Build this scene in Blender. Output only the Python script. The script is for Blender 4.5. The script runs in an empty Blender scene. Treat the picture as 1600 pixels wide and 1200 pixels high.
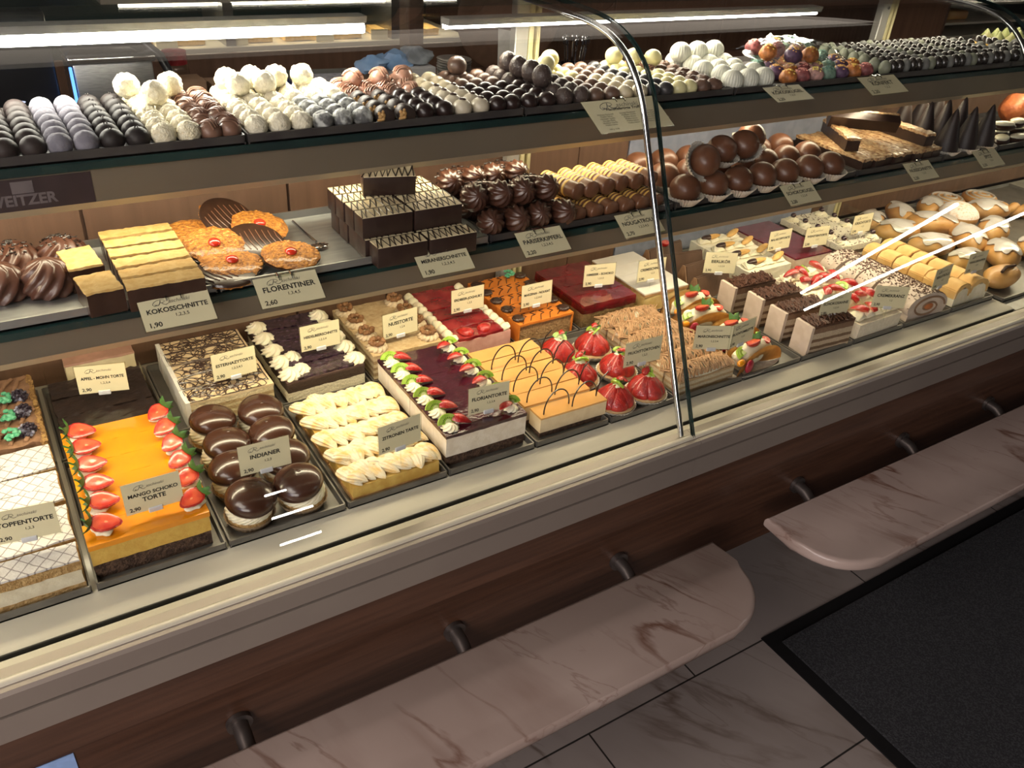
import bpy, bmesh, math, random
from mathutils import Vector, Matrix, noise, Euler
random.seed(7)
scene = bpy.context.scene
PI = math.pi
R = math.radians

# ------------------------------------------------------------------ camera
cam_d = bpy.data.cameras.new('camera')
cam = bpy.data.objects.new('camera', cam_d)
scene.collection.objects.link(cam)
scene.camera = cam
cam_d.sensor_fit = 'HORIZONTAL'
cam_d.sensor_width = 36.0
cam_d.lens = 36.0 * 1316.93 / 1600.0
cam_d.clip_start = 0.02
cam_d.clip_end = 100


def cam_axes(a, b, c):
    f = Vector((math.sin(a) * math.cos(b), math.cos(a) * math.cos(b), -math.sin(b)))
    r = f.cross(Vector((0, 0, 1))).normalized()
    u = r.cross(f)
    return r * math.cos(c) + u * math.sin(c), -r * math.sin(c) + u * math.cos(c), f


cr, cu, cf = cam_axes(0.599586, 0.565197, 0.0795054)
cam.matrix_world = Matrix(((cr.x, cu.x, -cf.x, 0), (cr.y, cu.y, -cf.y, 0), (cr.z, cu.z, -cf.z, 1.6), (0, 0, 0, 1)))

# ------------------------------------------------------------------ exposure, world, big lights
vs = scene.view_settings
vs.view_transform = 'Standard'
vs.look = 'None'
vs.exposure = 0.0
vs.gamma = 1.0
vs.use_curve_mapping = False
world = bpy.data.worlds.new('world')
scene.world = world
world.use_nodes = True
world.node_tree.nodes['Background'].inputs[0].default_value = (0.55, 0.6, 0.75, 1)
world.node_tree.nodes['Background'].inputs[1].default_value = 0.02


def area(name, loc, rot, sx, sy, power, col=(1, 1, 1), spread=None):
    d = bpy.data.lights.new(name, 'AREA')
    d.shape = 'RECTANGLE'
    d.size = sx
    d.size_y = sy
    d.energy = power
    d.color = col
    if spread:
        d.spread = spread
    o = bpy.data.objects.new(name, d)
    o.location = loc
    o.rotation_euler = rot
    scene.collection.objects.link(o)
    return o


WARM = (1.0, 0.84, 0.56)
area('deck_lamp_light', (0.9, 1.135, 1.045), (R(-10), 0, 0), 5.4, 0.03, 17, WARM)
area('middle_shelf_lamp_light', (0.9, 1.172, 1.185), (R(-30), 0, 0), 5.4, 0.02, 6.5, WARM)
area('top_shelf_lamp_light', (-0.35, 1.335, 1.333), (R(-8), 0, 0), 1.84, 0.03, 9.5, (1, 0.92, 0.76))
area('top_shelf_lamp_light_right', (1.19, 1.345, 1.334), (R(-8), 0, 0), 0.92, 0.02, 3.4, (1, 0.88, 0.68))
area('far_shelf_fill', (2.6, 1.345, 1.348), (R(-8), 0, 0), 1.7, 0.02, 3.2, (1, 0.88, 0.68))  # added fill for the right end of the shelf, no tube here
area('hall_fill', (-1.3, 0.0, 2.5), (0, R(-32), 0), 1.6, 1.8, 78, (1.0, 0.86, 0.78))  # unseen overhead fill added to brighten ledges, floor and trim
area('front_fill', (-2.3, -2.2, 1.7), (R(74), 0, R(-42)), 2.2, 1.4, 82, (1.0, 0.86, 0.80))  # unseen fill added to brighten card fronts and trim, no window modelled
area('window_daylight', (-3.4, -1.6, 1.9), (R(80), 0, R(-70)), 2.0, 1.6, 14, (0.5, 0.62, 1.0))
area('back_room_light', (1.4, 2.2, 2.5), (0, 0, 0), 4.0, 0.8, 9, (1.0, 0.85, 0.7))

# ------------------------------------------------------------------ materials
MATS = {}


def rgba(c):
    return (c[0], c[1], c[2], 1.0)


def mat(name, c, r=0.5, c2=None, sc=40.0, lo=0.4, hi=0.6, bump=0.0, bsc=80.0, metal=0.0, coat=0.0,
        sss=0.0, emit=0.0, spec=0.5, trans=0.0, alpha=1.0, stretch=None, detail=4.0):
    if name in MATS:
        return MATS[name]
    m = bpy.data.materials.new(name)
    m.use_nodes = True
    nt = m.node_tree
    b = nt.nodes['Principled BSDF']
    b.inputs['Base Color'].default_value = rgba(c)
    b.inputs['Roughness'].default_value = r
    b.inputs['Metallic'].default_value = metal
    b.inputs['Coat Weight'].default_value = coat
    b.inputs['Coat Roughness'].default_value = 0.08
    b.inputs['Specular IOR Level'].default_value = spec
    b.inputs['Transmission Weight'].default_value = trans
    b.inputs['Alpha'].default_value = alpha
    if sss:
        b.inputs['Subsurface Weight'].default_value = sss
        b.inputs['Subsurface Radius'].default_value = (0.012, 0.008, 0.005)
        b.inputs['Subsurface Scale'].default_value = 0.6
    if emit:
        b.inputs['Emission Color'].default_value = rgba(c)
        b.inputs['Emission Strength'].default_value = emit
    tc = nt.nodes.new('ShaderNodeTexCoord')
    vec = tc.outputs['Object']
    if stretch:
        mp = nt.nodes.new('ShaderNodeMapping')
        mp.inputs['Scale'].default_value = stretch
        nt.links.new(vec, mp.inputs[0])
        vec = mp.outputs[0]
    if c2 is None:
        c2 = tuple(x * 0.82 for x in c)
    n = nt.nodes.new('ShaderNodeTexNoise')
    n.inputs['Scale'].default_value = sc
    n.inputs['Detail'].default_value = detail
    nt.links.new(vec, n.inputs['Vector'])
    cr_ = nt.nodes.new('ShaderNodeValToRGB')
    cr_.color_ramp.elements[0].position = lo
    cr_.color_ramp.elements[0].color = rgba(c)
    cr_.color_ramp.elements[1].position = hi
    cr_.color_ramp.elements[1].color = rgba(c2)
    nt.links.new(n.outputs[0], cr_.inputs[0])
    nt.links.new(cr_.outputs[0], b.inputs['Base Color'])
    if bump:
        n2 = nt.nodes.new('ShaderNodeTexNoise')
        n2.inputs['Scale'].default_value = bsc
        n2.inputs['Detail'].default_value = 5
        nt.links.new(vec, n2.inputs['Vector'])
        bp = nt.nodes.new('ShaderNodeBump')
        bp.inputs['Strength'].default_value = min(1.0, bump)
        bp.inputs['Distance'].default_value = 0.004
        nt.links.new(n2.outputs[0], bp.inputs['Height'])
        nt.links.new(bp.outputs[0], b.inputs['Normal'])
    MATS[name] = m
    return m


def layer_mat(name, stops, r=0.75, wob=0.0025, nsc=60.0, bump=0.5):
    """horizontal layers of a cake: colour by height in the object, with a wavy border"""
    m = mat(name, stops[0][1], r, bump=bump, bsc=240)
    nt = m.node_tree
    b = nt.nodes['Principled BSDF']
    tc = nt.nodes.new('ShaderNodeTexCoord')
    sp = nt.nodes.new('ShaderNodeSeparateXYZ')
    nt.links.new(tc.outputs['Object'], sp.inputs[0])
    n = nt.nodes.new('ShaderNodeTexNoise')
    n.inputs['Scale'].default_value = nsc
    nt.links.new(tc.outputs['Object'], n.inputs['Vector'])
    ma = nt.nodes.new('ShaderNodeMath')
    ma.operation = 'MULTIPLY_ADD'
    nt.links.new(n.outputs[0], ma.inputs[0])
    ma.inputs[1].default_value = wob * 2
    nt.links.new(sp.outputs[2], ma.inputs[2])
    ad = nt.nodes.new('ShaderNodeMath')
    ad.operation = 'MULTIPLY_ADD'
    nt.links.new(ma.outputs[0], ad.inputs[0])
    ad.inputs[1].default_value = 10.0
    ad.inputs[2].default_value = -wob * 10
    cr_ = nt.nodes.new('ShaderNodeValToRGB')
    cr_.color_ramp.interpolation = 'CONSTANT'
    el = cr_.color_ramp.elements
    el[0].position = 0
    el[0].color = rgba(stops[0][1])
    el[1].position = min(1, stops[1][0] * 10)
    el[1].color = rgba(stops[1][1])
    for z, c in stops[2:]:
        e = el.new(min(1, z * 10))
        e.color = rgba(c)
    nt.links.new(ad.outputs[0], cr_.inputs[0])
    n3 = nt.nodes.new('ShaderNodeTexNoise')
    n3.inputs['Scale'].default_value = 420
    nt.links.new(tc.outputs['Object'], n3.inputs['Vector'])
    mr = nt.nodes.new('ShaderNodeMapRange')
    mr.inputs['From Min'].default_value = 0.3
    mr.inputs['From Max'].default_value = 0.7
    mr.inputs['To Min'].default_value = 0.8
    mr.inputs['To Max'].default_value = 1.12
    nt.links.new(n3.outputs[0], mr.inputs[0])
    mx = nt.nodes.new('ShaderNodeVectorMath')
    mx.operation = 'SCALE'
    nt.links.new(cr_.outputs[0], mx.inputs[0])
    nt.links.new(mr.outputs[0], mx.inputs['Scale'])
    nt.links.new(mx.outputs[0], b.inputs['Base Color'])
    return m


CREAM = mat('whipped_cream', (0.86, 0.80, 0.62), 0.55, (0.80, 0.73, 0.53), 90, sss=0.15, bump=0.25, bsc=150)
WHITE = mat('white_mousse', (0.82, 0.74, 0.60), 0.6, (0.74, 0.66, 0.52), 120, sss=0.1, bump=0.4, bsc=260)
DARKSPONGE = mat('chocolate_sponge', (0.045, 0.022, 0.012), 0.85, (0.11, 0.06, 0.035), 170, bump=0.9, bsc=300)
SPONGE = mat('light_sponge', (0.50, 0.33, 0.14), 0.85, (0.34, 0.20, 0.07), 180, bump=0.9, bsc=300)
CHOC = mat('dark_chocolate', (0.035, 0.014, 0.008), 0.3, (0.05, 0.022, 0.013), 40, coat=0.35, bump=0.08, bsc=90)
CHOCM = mat('milk_chocolate', (0.15, 0.062, 0.03), 0.34, (0.19, 0.085, 0.045), 60, coat=0.2, bump=0.1, bsc=90)
CHOCG = mat('glossy_chocolate', (0.045, 0.016, 0.008), 0.24, (0.06, 0.022, 0.012), 20, coat=0.35, bump=0.05, bsc=40)
BLACKCHOC = mat('bitter_chocolate', (0.014, 0.008, 0.006), 0.33, (0.022, 0.012, 0.009), 60, coat=0.3)
STRAW = mat('strawberry_skin', (0.48, 0.018, 0.012), 0.2, (0.32, 0.010, 0.009), 140, coat=0.6, bump=0.5, bsc=420)
STRAWCUT = mat('strawberry_flesh', (0.72, 0.10, 0.04), 0.3, (0.60, 0.035, 0.02), 70, 0.45, 0.62, coat=0.5, bump=0.2)
LEAF = mat('berry_leaf', (0.06, 0.19, 0.03), 0.5, (0.03, 0.09, 0.02), 80)
KIWI = mat('kiwi_flesh', (0.22, 0.42, 0.02), 0.25, (0.40, 0.58, 0.10), 110, coat=0.5, bump=0.2)
KIWISEED = mat('kiwi_seed', (0.02, 0.015, 0.01), 0.4)
TRAYM = mat('dark_tray_metal', (0.17, 0.16, 0.145), 0.42, (0.21, 0.20, 0.18), 25, metal=0.6)
TRAYB = mat('black_tray_enamel', (0.035, 0.03, 0.03), 0.42, (0.05, 0.045, 0.042), 25)
TRAYS = mat('steel_tray', (0.45, 0.46, 0.45), 0.33, (0.36, 0.37, 0.37), 14, metal=0.8, bump=0.08, bsc=20, stretch=(1, 6, 1))
PAPER = mat('white_paper_case', (0.70, 0.66, 0.58), 0.8, (0.55, 0.5, 0.43), 120)
CHROME = mat('chrome', (0.72, 0.72, 0.74), 0.12, (0.68, 0.68, 0.7), 8, metal=1.0)
STEEL = mat('brushed_steel', (0.42, 0.42, 0.43), 0.35, (0.34, 0.34, 0.35), 60, metal=1.0, stretch=(1, 1, 12))


def glass_mat(name, tint=(0.97, 0.985, 0.98), rough=0.0, ior=1.5, boost=1.0):
    m = bpy.data.materials.new(name)
    m.use_nodes = True
    nt = m.node_tree
    nt.nodes.remove(nt.nodes['Principled BSDF'])
    out = nt.nodes['Material Output']
    tr = nt.nodes.new('ShaderNodeBsdfTransparent')
    tr.inputs[0].default_value = rgba(tint)
    gl = nt.nodes.new('ShaderNodeBsdfGlossy')
    gl.inputs['Roughness'].default_value = rough
    n = nt.nodes.new('ShaderNodeTexNoise')
    n.inputs['Scale'].default_value = 3.0
    tc = nt.nodes.new('ShaderNodeTexCoord')
    nt.links.new(tc.outputs['Object'], n.inputs['Vector'])
    bp = nt.nodes.new('ShaderNodeBump')
    bp.inputs['Strength'].default_value = 0.02
    bp.inputs['Distance'].default_value = 0.002
    nt.links.new(n.outputs[0], bp.inputs['Height'])
    nt.links.new(bp.outputs[0], gl.inputs['Normal'])
    fr = nt.nodes.new('ShaderNodeFresnel')
    ge = nt.nodes.new('ShaderNodeNewGeometry')
    mi_ = nt.nodes.new('ShaderNodeMapRange')      # same reflectance on both faces of a thin sheet
    mi_.inputs['To Min'].default_value = ior
    mi_.inputs['To Max'].default_value = 1.0 / ior
    nt.links.new(ge.outputs['Backfacing'], mi_.inputs[0])
    nt.links.new(mi_.outputs[0], fr.inputs[0])
    mx = nt.nodes.new('ShaderNodeMixShader')
    nt.links.new(fr.outputs[0], mx.inputs[0])
    nt.links.new(tr.outputs[0], mx.inputs[1])
    nt.links.new(gl.outputs[0], mx.inputs[2])
    nt.links.new(mx.outputs[0], out.inputs[0])
    MATS[name] = m
    return m


GLASS = glass_mat('case_glass')
FILM = glass_mat('clear_cellophane', (0.97, 0.97, 0.97), 0.08, 1.7)
PLEXI = glass_mat('clear_acrylic', (0.95, 0.96, 0.94), 0.02, 1.49)
GLASSEDGE = mat('green_glass_edge', (0.012, 0.035, 0.032), 0.12, (0.008, 0.022, 0.022), 8, coat=0.6)

# ------------------------------------------------------------------ mesh helpers


def newbm():
    return bmesh.new()


def finish(bm, name, smooth=True, angle=40):
    me = bpy.data.meshes.new(name)
    bmesh.ops.recalc_face_normals(bm, faces=bm.faces)
    if smooth:
        a = R(angle)
        for f in bm.faces:
            f.smooth = True
        for e in bm.edges:
            if len(e.link_faces) == 2 and e.calc_face_angle(0) > a:
                e.smooth = False
    bm.to_mesh(me)
    bm.free()
    return me


def link(o, parent=None):
    scene.collection.objects.link(o)
    if parent:
        o.parent = parent
    return o


def put(name, me, m, parent=None, loc=(0, 0, 0), rot=(0, 0, 0), sc=(1, 1, 1)):
    """a new object that may share mesh data"""
    if m is not None and len(me.materials) == 0:
        for x in (m if isinstance(m, (list, tuple)) else [m]):
            me.materials.append(x)
    o = bpy.data.objects.new(name, me)
    o.location = loc
    o.rotation_euler = rot
    o.scale = sc if isinstance(sc, (tuple, list)) else (sc, sc, sc)
    return link(o, parent)


def obj(name, bm, m, parent=None, smooth=True, angle=40, loc=(0, 0, 0), rot=(0, 0, 0)):
    return put(name, finish(bm, name, smooth, angle), m, parent, loc, rot)


def thing(name, label, cat, loc=(0, 0, 0), rotz=0.0, group=None, rot=None):
    o = bpy.data.objects.new(name, None)
    o.empty_display_size = 0.02
    o.location = loc
    o.rotation_euler = rot if rot else (0, 0, rotz)
    scene.collection.objects.link(o)
    o['label'] = label
    o['category'] = cat
    if group:
        o['group'] = group
    return o


def tag(o, label, cat, group=None):
    o['label'] = label
    o['category'] = cat
    if group:
        o['group'] = group
    return o


def struct(name, bm, m, smooth=False):
    o = obj(name, bm, m, None, smooth)
    o['kind'] = 'structure'
    return o


def copy_tree(o, parent=None):
    c = o.copy()
    scene.collection.objects.link(c)
    if parent:
        c.parent = parent
    for ch in list(o.children):
        copy_tree(ch, c)
    return c


def box(bm, lo, hi, bev=0.0, seg=1, mi=0):
    g = bmesh.ops.create_cube(bm, size=1.0)
    vs_ = g['verts']
    s = [hi[i] - lo[i] for i in range(3)]
    c = [(hi[i] + lo[i]) / 2 for i in range(3)]
    for v in vs_:
        v.co = Vector((v.co.x * s[0] + c[0], v.co.y * s[1] + c[1], v.co.z * s[2] + c[2]))
    fs = {f for v in vs_ for f in v.link_faces}
    for f in fs:
        f.material_index = mi
    if bev > 0:
        es = {e for v in vs_ for e in v.link_edges}
        bmesh.ops.bevel(bm, geom=list(es), offset=min(bev, min(s) * 0.45), segments=seg, affect='EDGES', profile=0.5)


def rough_box(bm, lo, hi, amp=0.001, freq=60, step=0.008, seed=0, mi=0, top=1.0):
    """a gridded box with uneven faces (cake layers)"""
    s = [hi[i] - lo[i] for i in range(3)]
    n = [max(1, min(26, int(round(s[i] / step)))) for i in range(3)]
    V = {}

    def vert(i, j, k):
        key = (i, j, k)
        if key not in V:
            p = Vector((lo[0] + s[0] * i / n[0], lo[1] + s[1] * j / n[1], lo[2] + s[2] * k / n[2]))
            d = noise.noise_vector(p * freq + Vector((seed * 3.1, seed * 1.7, seed))) * amp
            d2 = noise.noise_vector(p * freq * 2.7 + Vector((seed, 5, seed))) * amp * 0.5
            V[key] = bm.verts.new(p + Vector((d.x + d2.x, d.y + d2.y, (d.z + d2.z) * top)))
        return V[key]

    def quad(a, b, c, d):
        f = bm.faces.new((a, b, c, d))
        f.material_index = mi
    for i in range(n[0]):
        for j in range(n[1]):
            quad(vert(i, j, 0), vert(i, j + 1, 0), vert(i + 1, j + 1, 0), vert(i + 1, j, 0))
            quad(vert(i, j, n[2]), vert(i + 1, j, n[2]), vert(i + 1, j + 1, n[2]), vert(i, j + 1, n[2]))
    for i in range(n[0]):
        for k in range(n[2]):
            quad(vert(i, 0, k), vert(i + 1, 0, k), vert(i + 1, 0, k + 1), vert(i, 0, k + 1))
            quad(vert(i, n[1], k), vert(i, n[1], k + 1), vert(i + 1, n[1], k + 1), vert(i + 1, n[1], k))
    for j in range(n[1]):
        for k in range(n[2]):
            quad(vert(0, j, k), vert(0, j, k + 1), vert(0, j + 1, k + 1), vert(0, j + 1, k))
            quad(vert(n[0], j, k), vert(n[0], j + 1, k), vert(n[0], j + 1, k + 1), vert(n[0], j, k + 1))


def lathe(bm, prof, seg=24, c=(0, 0, 0), flutes=0, famp=0.0, sx=1.0, sy=1.0, mi=0, twist=0.0, cap=True):
    rings = []
    for pi_, (r, z) in enumerate(prof):
        ring = []
        for i in range(seg):
            a = 2 * PI * i / seg + twist * z
            rr = r * (1 + famp * math.cos(flutes * (2 * PI * i / seg))) if flutes else r
            ring.append(bm.verts.new((c[0] + rr * sx * math.cos(a), c[1] + rr * sy * math.sin(a), c[2] + z)))
        rings.append(ring)
    for a, b in zip(rings, rings[1:]):
        for i in range(seg):
            f = bm.faces.new((a[i], a[(i + 1) % seg], b[(i + 1) % seg], b[i]))
            f.material_index = mi
    if cap:
        for ring in (rings[0], rings[-1]):
            try:
                f = bm.faces.new(ring)
                f.material_index = mi
            except ValueError:
                pass


def ball(bm, c, r, n=(16, 10), amp=0.0, freq=80, seed=0, mi=0, flat=None):
    if not isinstance(r, (tuple, list)):
        r = (r, r, r)
    g = bmesh.ops.create_uvsphere(bm, u_segments=n[0], v_segments=n[1], radius=1.0)
    for v in g['verts']:
        p = v.co.copy()
        k = 1.0
        if amp:
            q = Vector((p.x * r[0], p.y * r[1], p.z * r[2]))
            k += amp * noise.noise(q * freq + Vector((seed, seed * 2, 1))) * 2
        z = p.z * k
        if flat is not None and z < flat:
            z = flat
        v.co = Vector((c[0] + p.x * r[0] * k, c[1] + p.y * r[1] * k, c[2] + z * r[2]))
    for f in {f for v in g['verts'] for f in v.link_faces}:
        f.material_index = mi


def tube(bm, pts, r=0.001, seg=6, closed=False, mi=0, taper=None):
    pts = [Vector(p) for p in pts]
    n = len(pts)
    if n < 2:
        return
    rings = []
    up = Vector((0, 0, 1))
    for i, p in enumerate(pts):
        if closed:
            t = pts[(i + 1) % n] - pts[i - 1]
        else:
            t = pts[min(i + 1, n - 1)] - pts[max(i - 1, 0)]
        if t.length < 1e-9:
            t = Vector((1, 0, 0))
        t.normalize()
        a = t.cross(up)
        if a.length < 0.05:
            a = t.cross(Vector((0, 1, 0)))
        a.normalize()
        b = a.cross(t)
        rr = r if taper is None else r * taper(i / (n - 1))
        rings.append([bm.verts.new(p + a * rr * math.cos(2 * PI * k / seg) + b * rr * math.sin(2 * PI * k / seg)) for k in range(seg)])
    m = n if closed else n - 1
    for i in range(m):
        a, b = rings[i], rings[(i + 1) % n]
        for k in range(seg):
            f = bm.faces.new((a[k], a[(k + 1) % seg], b[(k + 1) % seg], b[k]))
            f.material_index = mi
    if not closed:
        for ring in (rings[0], rings[-1]):
            f = bm.faces.new(ring)
            f.material_index = mi


def prism(bm, pts, z0, z1, mi=0):
    a = [bm.verts.new((p[0], p[1], z0)) for p in pts]
    b = [bm.verts.new((p[0], p[1], z1)) for p in pts]
    n = len(pts)
    for f in (bm.faces.new(a[::-1]), bm.faces.new(b)):
        f.material_index = mi
    for i in range(n):
        f = bm.faces.new((a[i], a[(i + 1) % n], b[(i + 1) % n], b[i]))
        f.material_index = mi


def extrude_x(bm, prof, x0, x1, mi=0, nx=1):
    """closed (y,z) outline swept along x"""
    rows = []
    for i in range(nx + 1):
        x = x0 + (x1 - x0) * i / nx
        rows.append([bm.verts.new((x, p[0], p[1])) for p in prof])
    n = len(prof)
    for a, b in zip(rows, rows[1:]):
        for i in range(n):
            f = bm.faces.new((a[i], a[(i + 1) % n], b[(i + 1) % n], b[i]))
            f.material_index = mi
    for row in (rows[0], rows[-1]):
        f = bm.faces.new(row)
        f.material_index = mi


TXT = {}


def text_mesh(s, size, bold=0.0, shear=0.0, width=1.0):
    key = (s, size, bold, shear, width)
    if key in TXT:
        return TXT[key]
    cu_ = bpy.data.curves.new('lettering', 'FONT')
    cu_.body = s
    cu_.size = size
    cu_.offset = bold
    cu_.shear = shear
    cu_.align_x = 'CENTER'
    cu_.resolution_u = 3
    cu_.space_character = width
    o = bpy.data.objects.new('lettering', cu_)
    scene.collection.objects.link(o)
    dg = bpy.context.evaluated_depsgraph_get()
    dg.update()
    me = bpy.data.meshes.new_from_object(o.evaluated_get(dg))
    bpy.data.objects.remove(o)
    bpy.data.curves.remove(cu_)
    pts = [tuple(v.co) for v in me.vertices]
    fs = [tuple(p.vertices) for p in me.polygons]
    bpy.data.meshes.remove(me)
    TXT[key] = (pts, fs)
    return TXT[key]


def add_text(bm, s, size, x, z, y=0.0, bold=0.0, shear=0.0, fit=None, align='C', mi=0, th=0.00015):
    """upright lettering in the xz plane facing -y"""
    pts, fs = text_mesh(s, size, bold, shear)
    if not pts:
        return
    x0 = min(p[0] for p in pts)
    x1 = max(p[0] for p in pts)
    k = 1.0
    if fit and x1 - x0 > fit:
        k = fit / (x1 - x0)
    off = -(x0 + x1) / 2 * k if align == 'C' else -x0 * k
    vs_ = [bm.verts.new((x + off + p[0] * k, y, z + p[1] * max(k, 0.8))) for p in pts]
    for f in fs:
        try:
            nf = bm.faces.new([vs_[i] for i in f])
            nf.material_index = mi
        except ValueError:
            pass


ORD = ['front', 'second', 'third', 'fourth', 'fifth', 'sixth', 'seventh', 'eighth', 'ninth', 'tenth', 'eleventh', 'twelfth', 'thirteenth', 'fourteenth']

# ------------------------------------------------------------------ room


def wood_mat(name, c1, c2, rough=0.45, scale=(1.5, 30, 30), sc=3.0, coat=0.1):
    return mat(name, c1, rough, c2, sc, 0.35, 0.68, bump=0.05, bsc=30, stretch=scale, coat=coat, detail=8)


def marble_mat(name, base, base2, vein, scale=1.0, rough=0.3, tiles=None, width=0.03, rotz=0.0):
    m = mat(name, base, rough, base2, 3.0 * scale, 0.35, 0.7, coat=0.15)
    nt = m.node_tree
    b = nt.nodes['Principled BSDF']
    src = b.inputs['Base Color'].links[0].from_socket
    tc = nt.nodes.new('ShaderNodeTexCoord')
    mp = nt.nodes.new('ShaderNodeMapping')
    mp.inputs['Rotation'].default_value = (0, 0, rotz)
    nt.links.new(tc.outputs['Object'], mp.inputs[0])
    col = src
    for k, (sc_, w, amt, st) in enumerate(((1.5 * scale, width, 1.0, 0.20), (3.4 * scale, width * 0.8, 0.5, 0.22), (0.8 * scale, width * 3.0, 0.35, 0.3))):
        mpk = nt.nodes.new('ShaderNodeMapping')
        mpk.inputs['Scale'].default_value = (3.0, 3.0 * st, 3.0)
        mpk.inputs['Location'].default_value = (1.7 * k, 0.9 * k, 0)
        nt.links.new(mp.outputs[0], mpk.inputs[0])
        nn = nt.nodes.new('ShaderNodeTexNoise')
        nn.inputs['Scale'].default_value = sc_
        nn.inputs['Detail'].default_value = 7
        nn.inputs['Roughness'].default_value = 0.52
        nn.inputs['Distortion'].default_value = 0.35
        nt.links.new(mpk.outputs[0], nn.inputs['Vector'])
        su = nt.nodes.new('ShaderNodeMath')
        su.operation = 'SUBTRACT'
        nt.links.new(nn.outputs[0], su.inputs[0])
        su.inputs[1].default_value = 0.5
        ab = nt.nodes.new('ShaderNodeMath')
        ab.operation = 'ABSOLUTE'
        nt.links.new(su.outputs[0], ab.inputs[0])
        mr = nt.nodes.new('ShaderNodeMapRange')
        mr.inputs['From Min'].default_value = 0.0
        mr.inputs['From Max'].default_value = w
        mr.inputs['To Min'].default_value = amt
        mr.inputs['To Max'].default_value = 0.0
        nt.links.new(ab.outputs[0], mr.inputs[0])
        n2 = nt.nodes.new('ShaderNodeTexNoise')
        n2.inputs['Scale'].default_value = 4.0
        nt.links.new(mp.outputs[0], n2.inputs['Vector'])
        m2 = nt.nodes.new('ShaderNodeMapRange')
        m2.inputs['From Min'].default_value = 0.40
        m2.inputs['From Max'].default_value = 0.62
        nt.links.new(n2.outputs[0], m2.inputs[0])
        mu = nt.nodes.new('ShaderNodeMath')
        mu.operation = 'MULTIPLY'
        nt.links.new(mr.outputs[0], mu.inputs[0])
        nt.links.new(m2.outputs[0], mu.inputs[1])
        mx = nt.nodes.new('ShaderNodeMix')
        mx.data_type = 'RGBA'
        nt.links.new(mu.outputs[0], mx.inputs[0])
        nt.links.new(col, mx.inputs[6])
        mx.inputs[7].default_value = rgba(vein)
        col = mx.outputs[2]
    if tiles:
        br = nt.nodes.new('ShaderNodeTexBrick')
        br.inputs['Scale'].default_value = 1.0
        br.inputs['Brick Width'].default_value = tiles[0]
        br.inputs['Row Height'].default_value = tiles[1]
        br.inputs['Mortar Size'].default_value = 0.0022
        br.inputs['Mortar Smooth'].default_value = 0.1
        br.inputs['Color1'].default_value = (1, 1, 1, 1)
        br.inputs['Color2'].default_value = (0.86, 0.86, 0.86, 1)
        br.inputs['Mortar'].default_value = (0.08, 0.08, 0.08, 1)
        mp2 = nt.nodes.new('ShaderNodeMapping')
        mp2.inputs['Location'].default_value = tiles[2]
        mp2.inputs['Rotation'].default_value = (0, 0, tiles[3])
        nt.links.new(tc.outputs['Object'], mp2.inputs[0])
        nt.links.new(mp2.outputs[0], br.inputs['Vector'])
        mx = nt.nodes.new('ShaderNodeMix')
        mx.data_type = 'RGBA'
        mx.blend_type = 'MULTIPLY'
        mx.inputs[0].default_value = 1.0
        nt.links.new(col, mx.inputs[6])
        nt.links.new(br.outputs[0], mx.inputs[7])
        col = mx.outputs[2]
    nt.links.new(col, b.inputs['Base Color'])
    return m


FLOORM = marble_mat('grey_stone_tiles', (0.37, 0.325, 0.30), (0.30, 0.26, 0.24), (0.16, 0.12, 0.10), 0.7, 0.42,
                    tiles=(0.62, 0.31, (0.1, 0.115, 0), 0), width=0.014, rotz=-0.5)
BENCHM = marble_mat('rose_marble', (0.43, 0.345, 0.305), (0.36, 0.28, 0.245), (0.15, 0.07, 0.045), 1.0, 0.3, width=0.017, rotz=-0.45)
WALLM = mat('dark_plaster', (0.10, 0.09, 0.08), 0.9, (0.085, 0.075, 0.07), 6)
GREENM = mat('dark_green_wall', (0.012, 0.035, 0.03), 0.5, (0.008, 0.022, 0.02), 5)
WOODD = wood_mat('cherry_wood', (0.088, 0.040, 0.022), (0.050, 0.022, 0.012), 0.4)
WOODB = wood_mat('brown_wood_panel', (0.15, 0.082, 0.05), (0.11, 0.06, 0.036), 0.5, (20, 20, 1.2))
WOODR = wood_mat('rear_wood', (0.16, 0.085, 0.05), (0.11, 0.055, 0.032), 0.5, (20, 20, 1.2))

bm = newbm(); box(bm, (-6, -24, -0.1), (18, 4.2, 0)); struct('floor', bm, FLOORM)
bm = newbm(); box(bm, (-6, -24, 2.6), (18, 4.2, 2.7)); struct('ceiling', bm, WALLM)
bm = newbm(); box(bm, (-6, 4.1, 0), (18, 4.2, 2.6)); struct('wall_back', bm, GREENM)
bm = newbm(); box(bm, (-6.1, -24, 0), (-6, 4.2, 2.6)); struct('wall_left', bm, WALLM)
bm = newbm(); box(bm, (18, -24, 0), (18.1, 4.2, 2.6)); struct('wall_right', bm, WALLM)
bm = newbm(); box(bm, (-6, -24.1, 0), (18, -24, 2.6)); struct('wall_front', bm, WALLM)

# door mat on the floor
MATM = mat('black_mat_pile', (0.022, 0.024, 0.028), 0.95, (0.055, 0.056, 0.062), 260, 0.45, 0.6, bump=1.0, bsc=420)
RUB = mat('black_rubber', (0.008, 0.008, 0.009), 0.55)
t = thing('floor_mat', 'large black ribbed doormat lying on the stone floor', 'doormat', (1.36, 0.82, 0.0))
bm = newbm(); box(bm, (0.0, -2.4, 0.0), (2.9, 0.0, 0.004), 0.002); obj('rubber_border', bm, RUB, t)
bm = newbm(); box(bm, (0.035, -2.36, 0.004), (2.86, -0.035, 0.010), 0.003); obj('pile', bm, MATM, t)

# marble bag ledges in front of the counter


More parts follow.
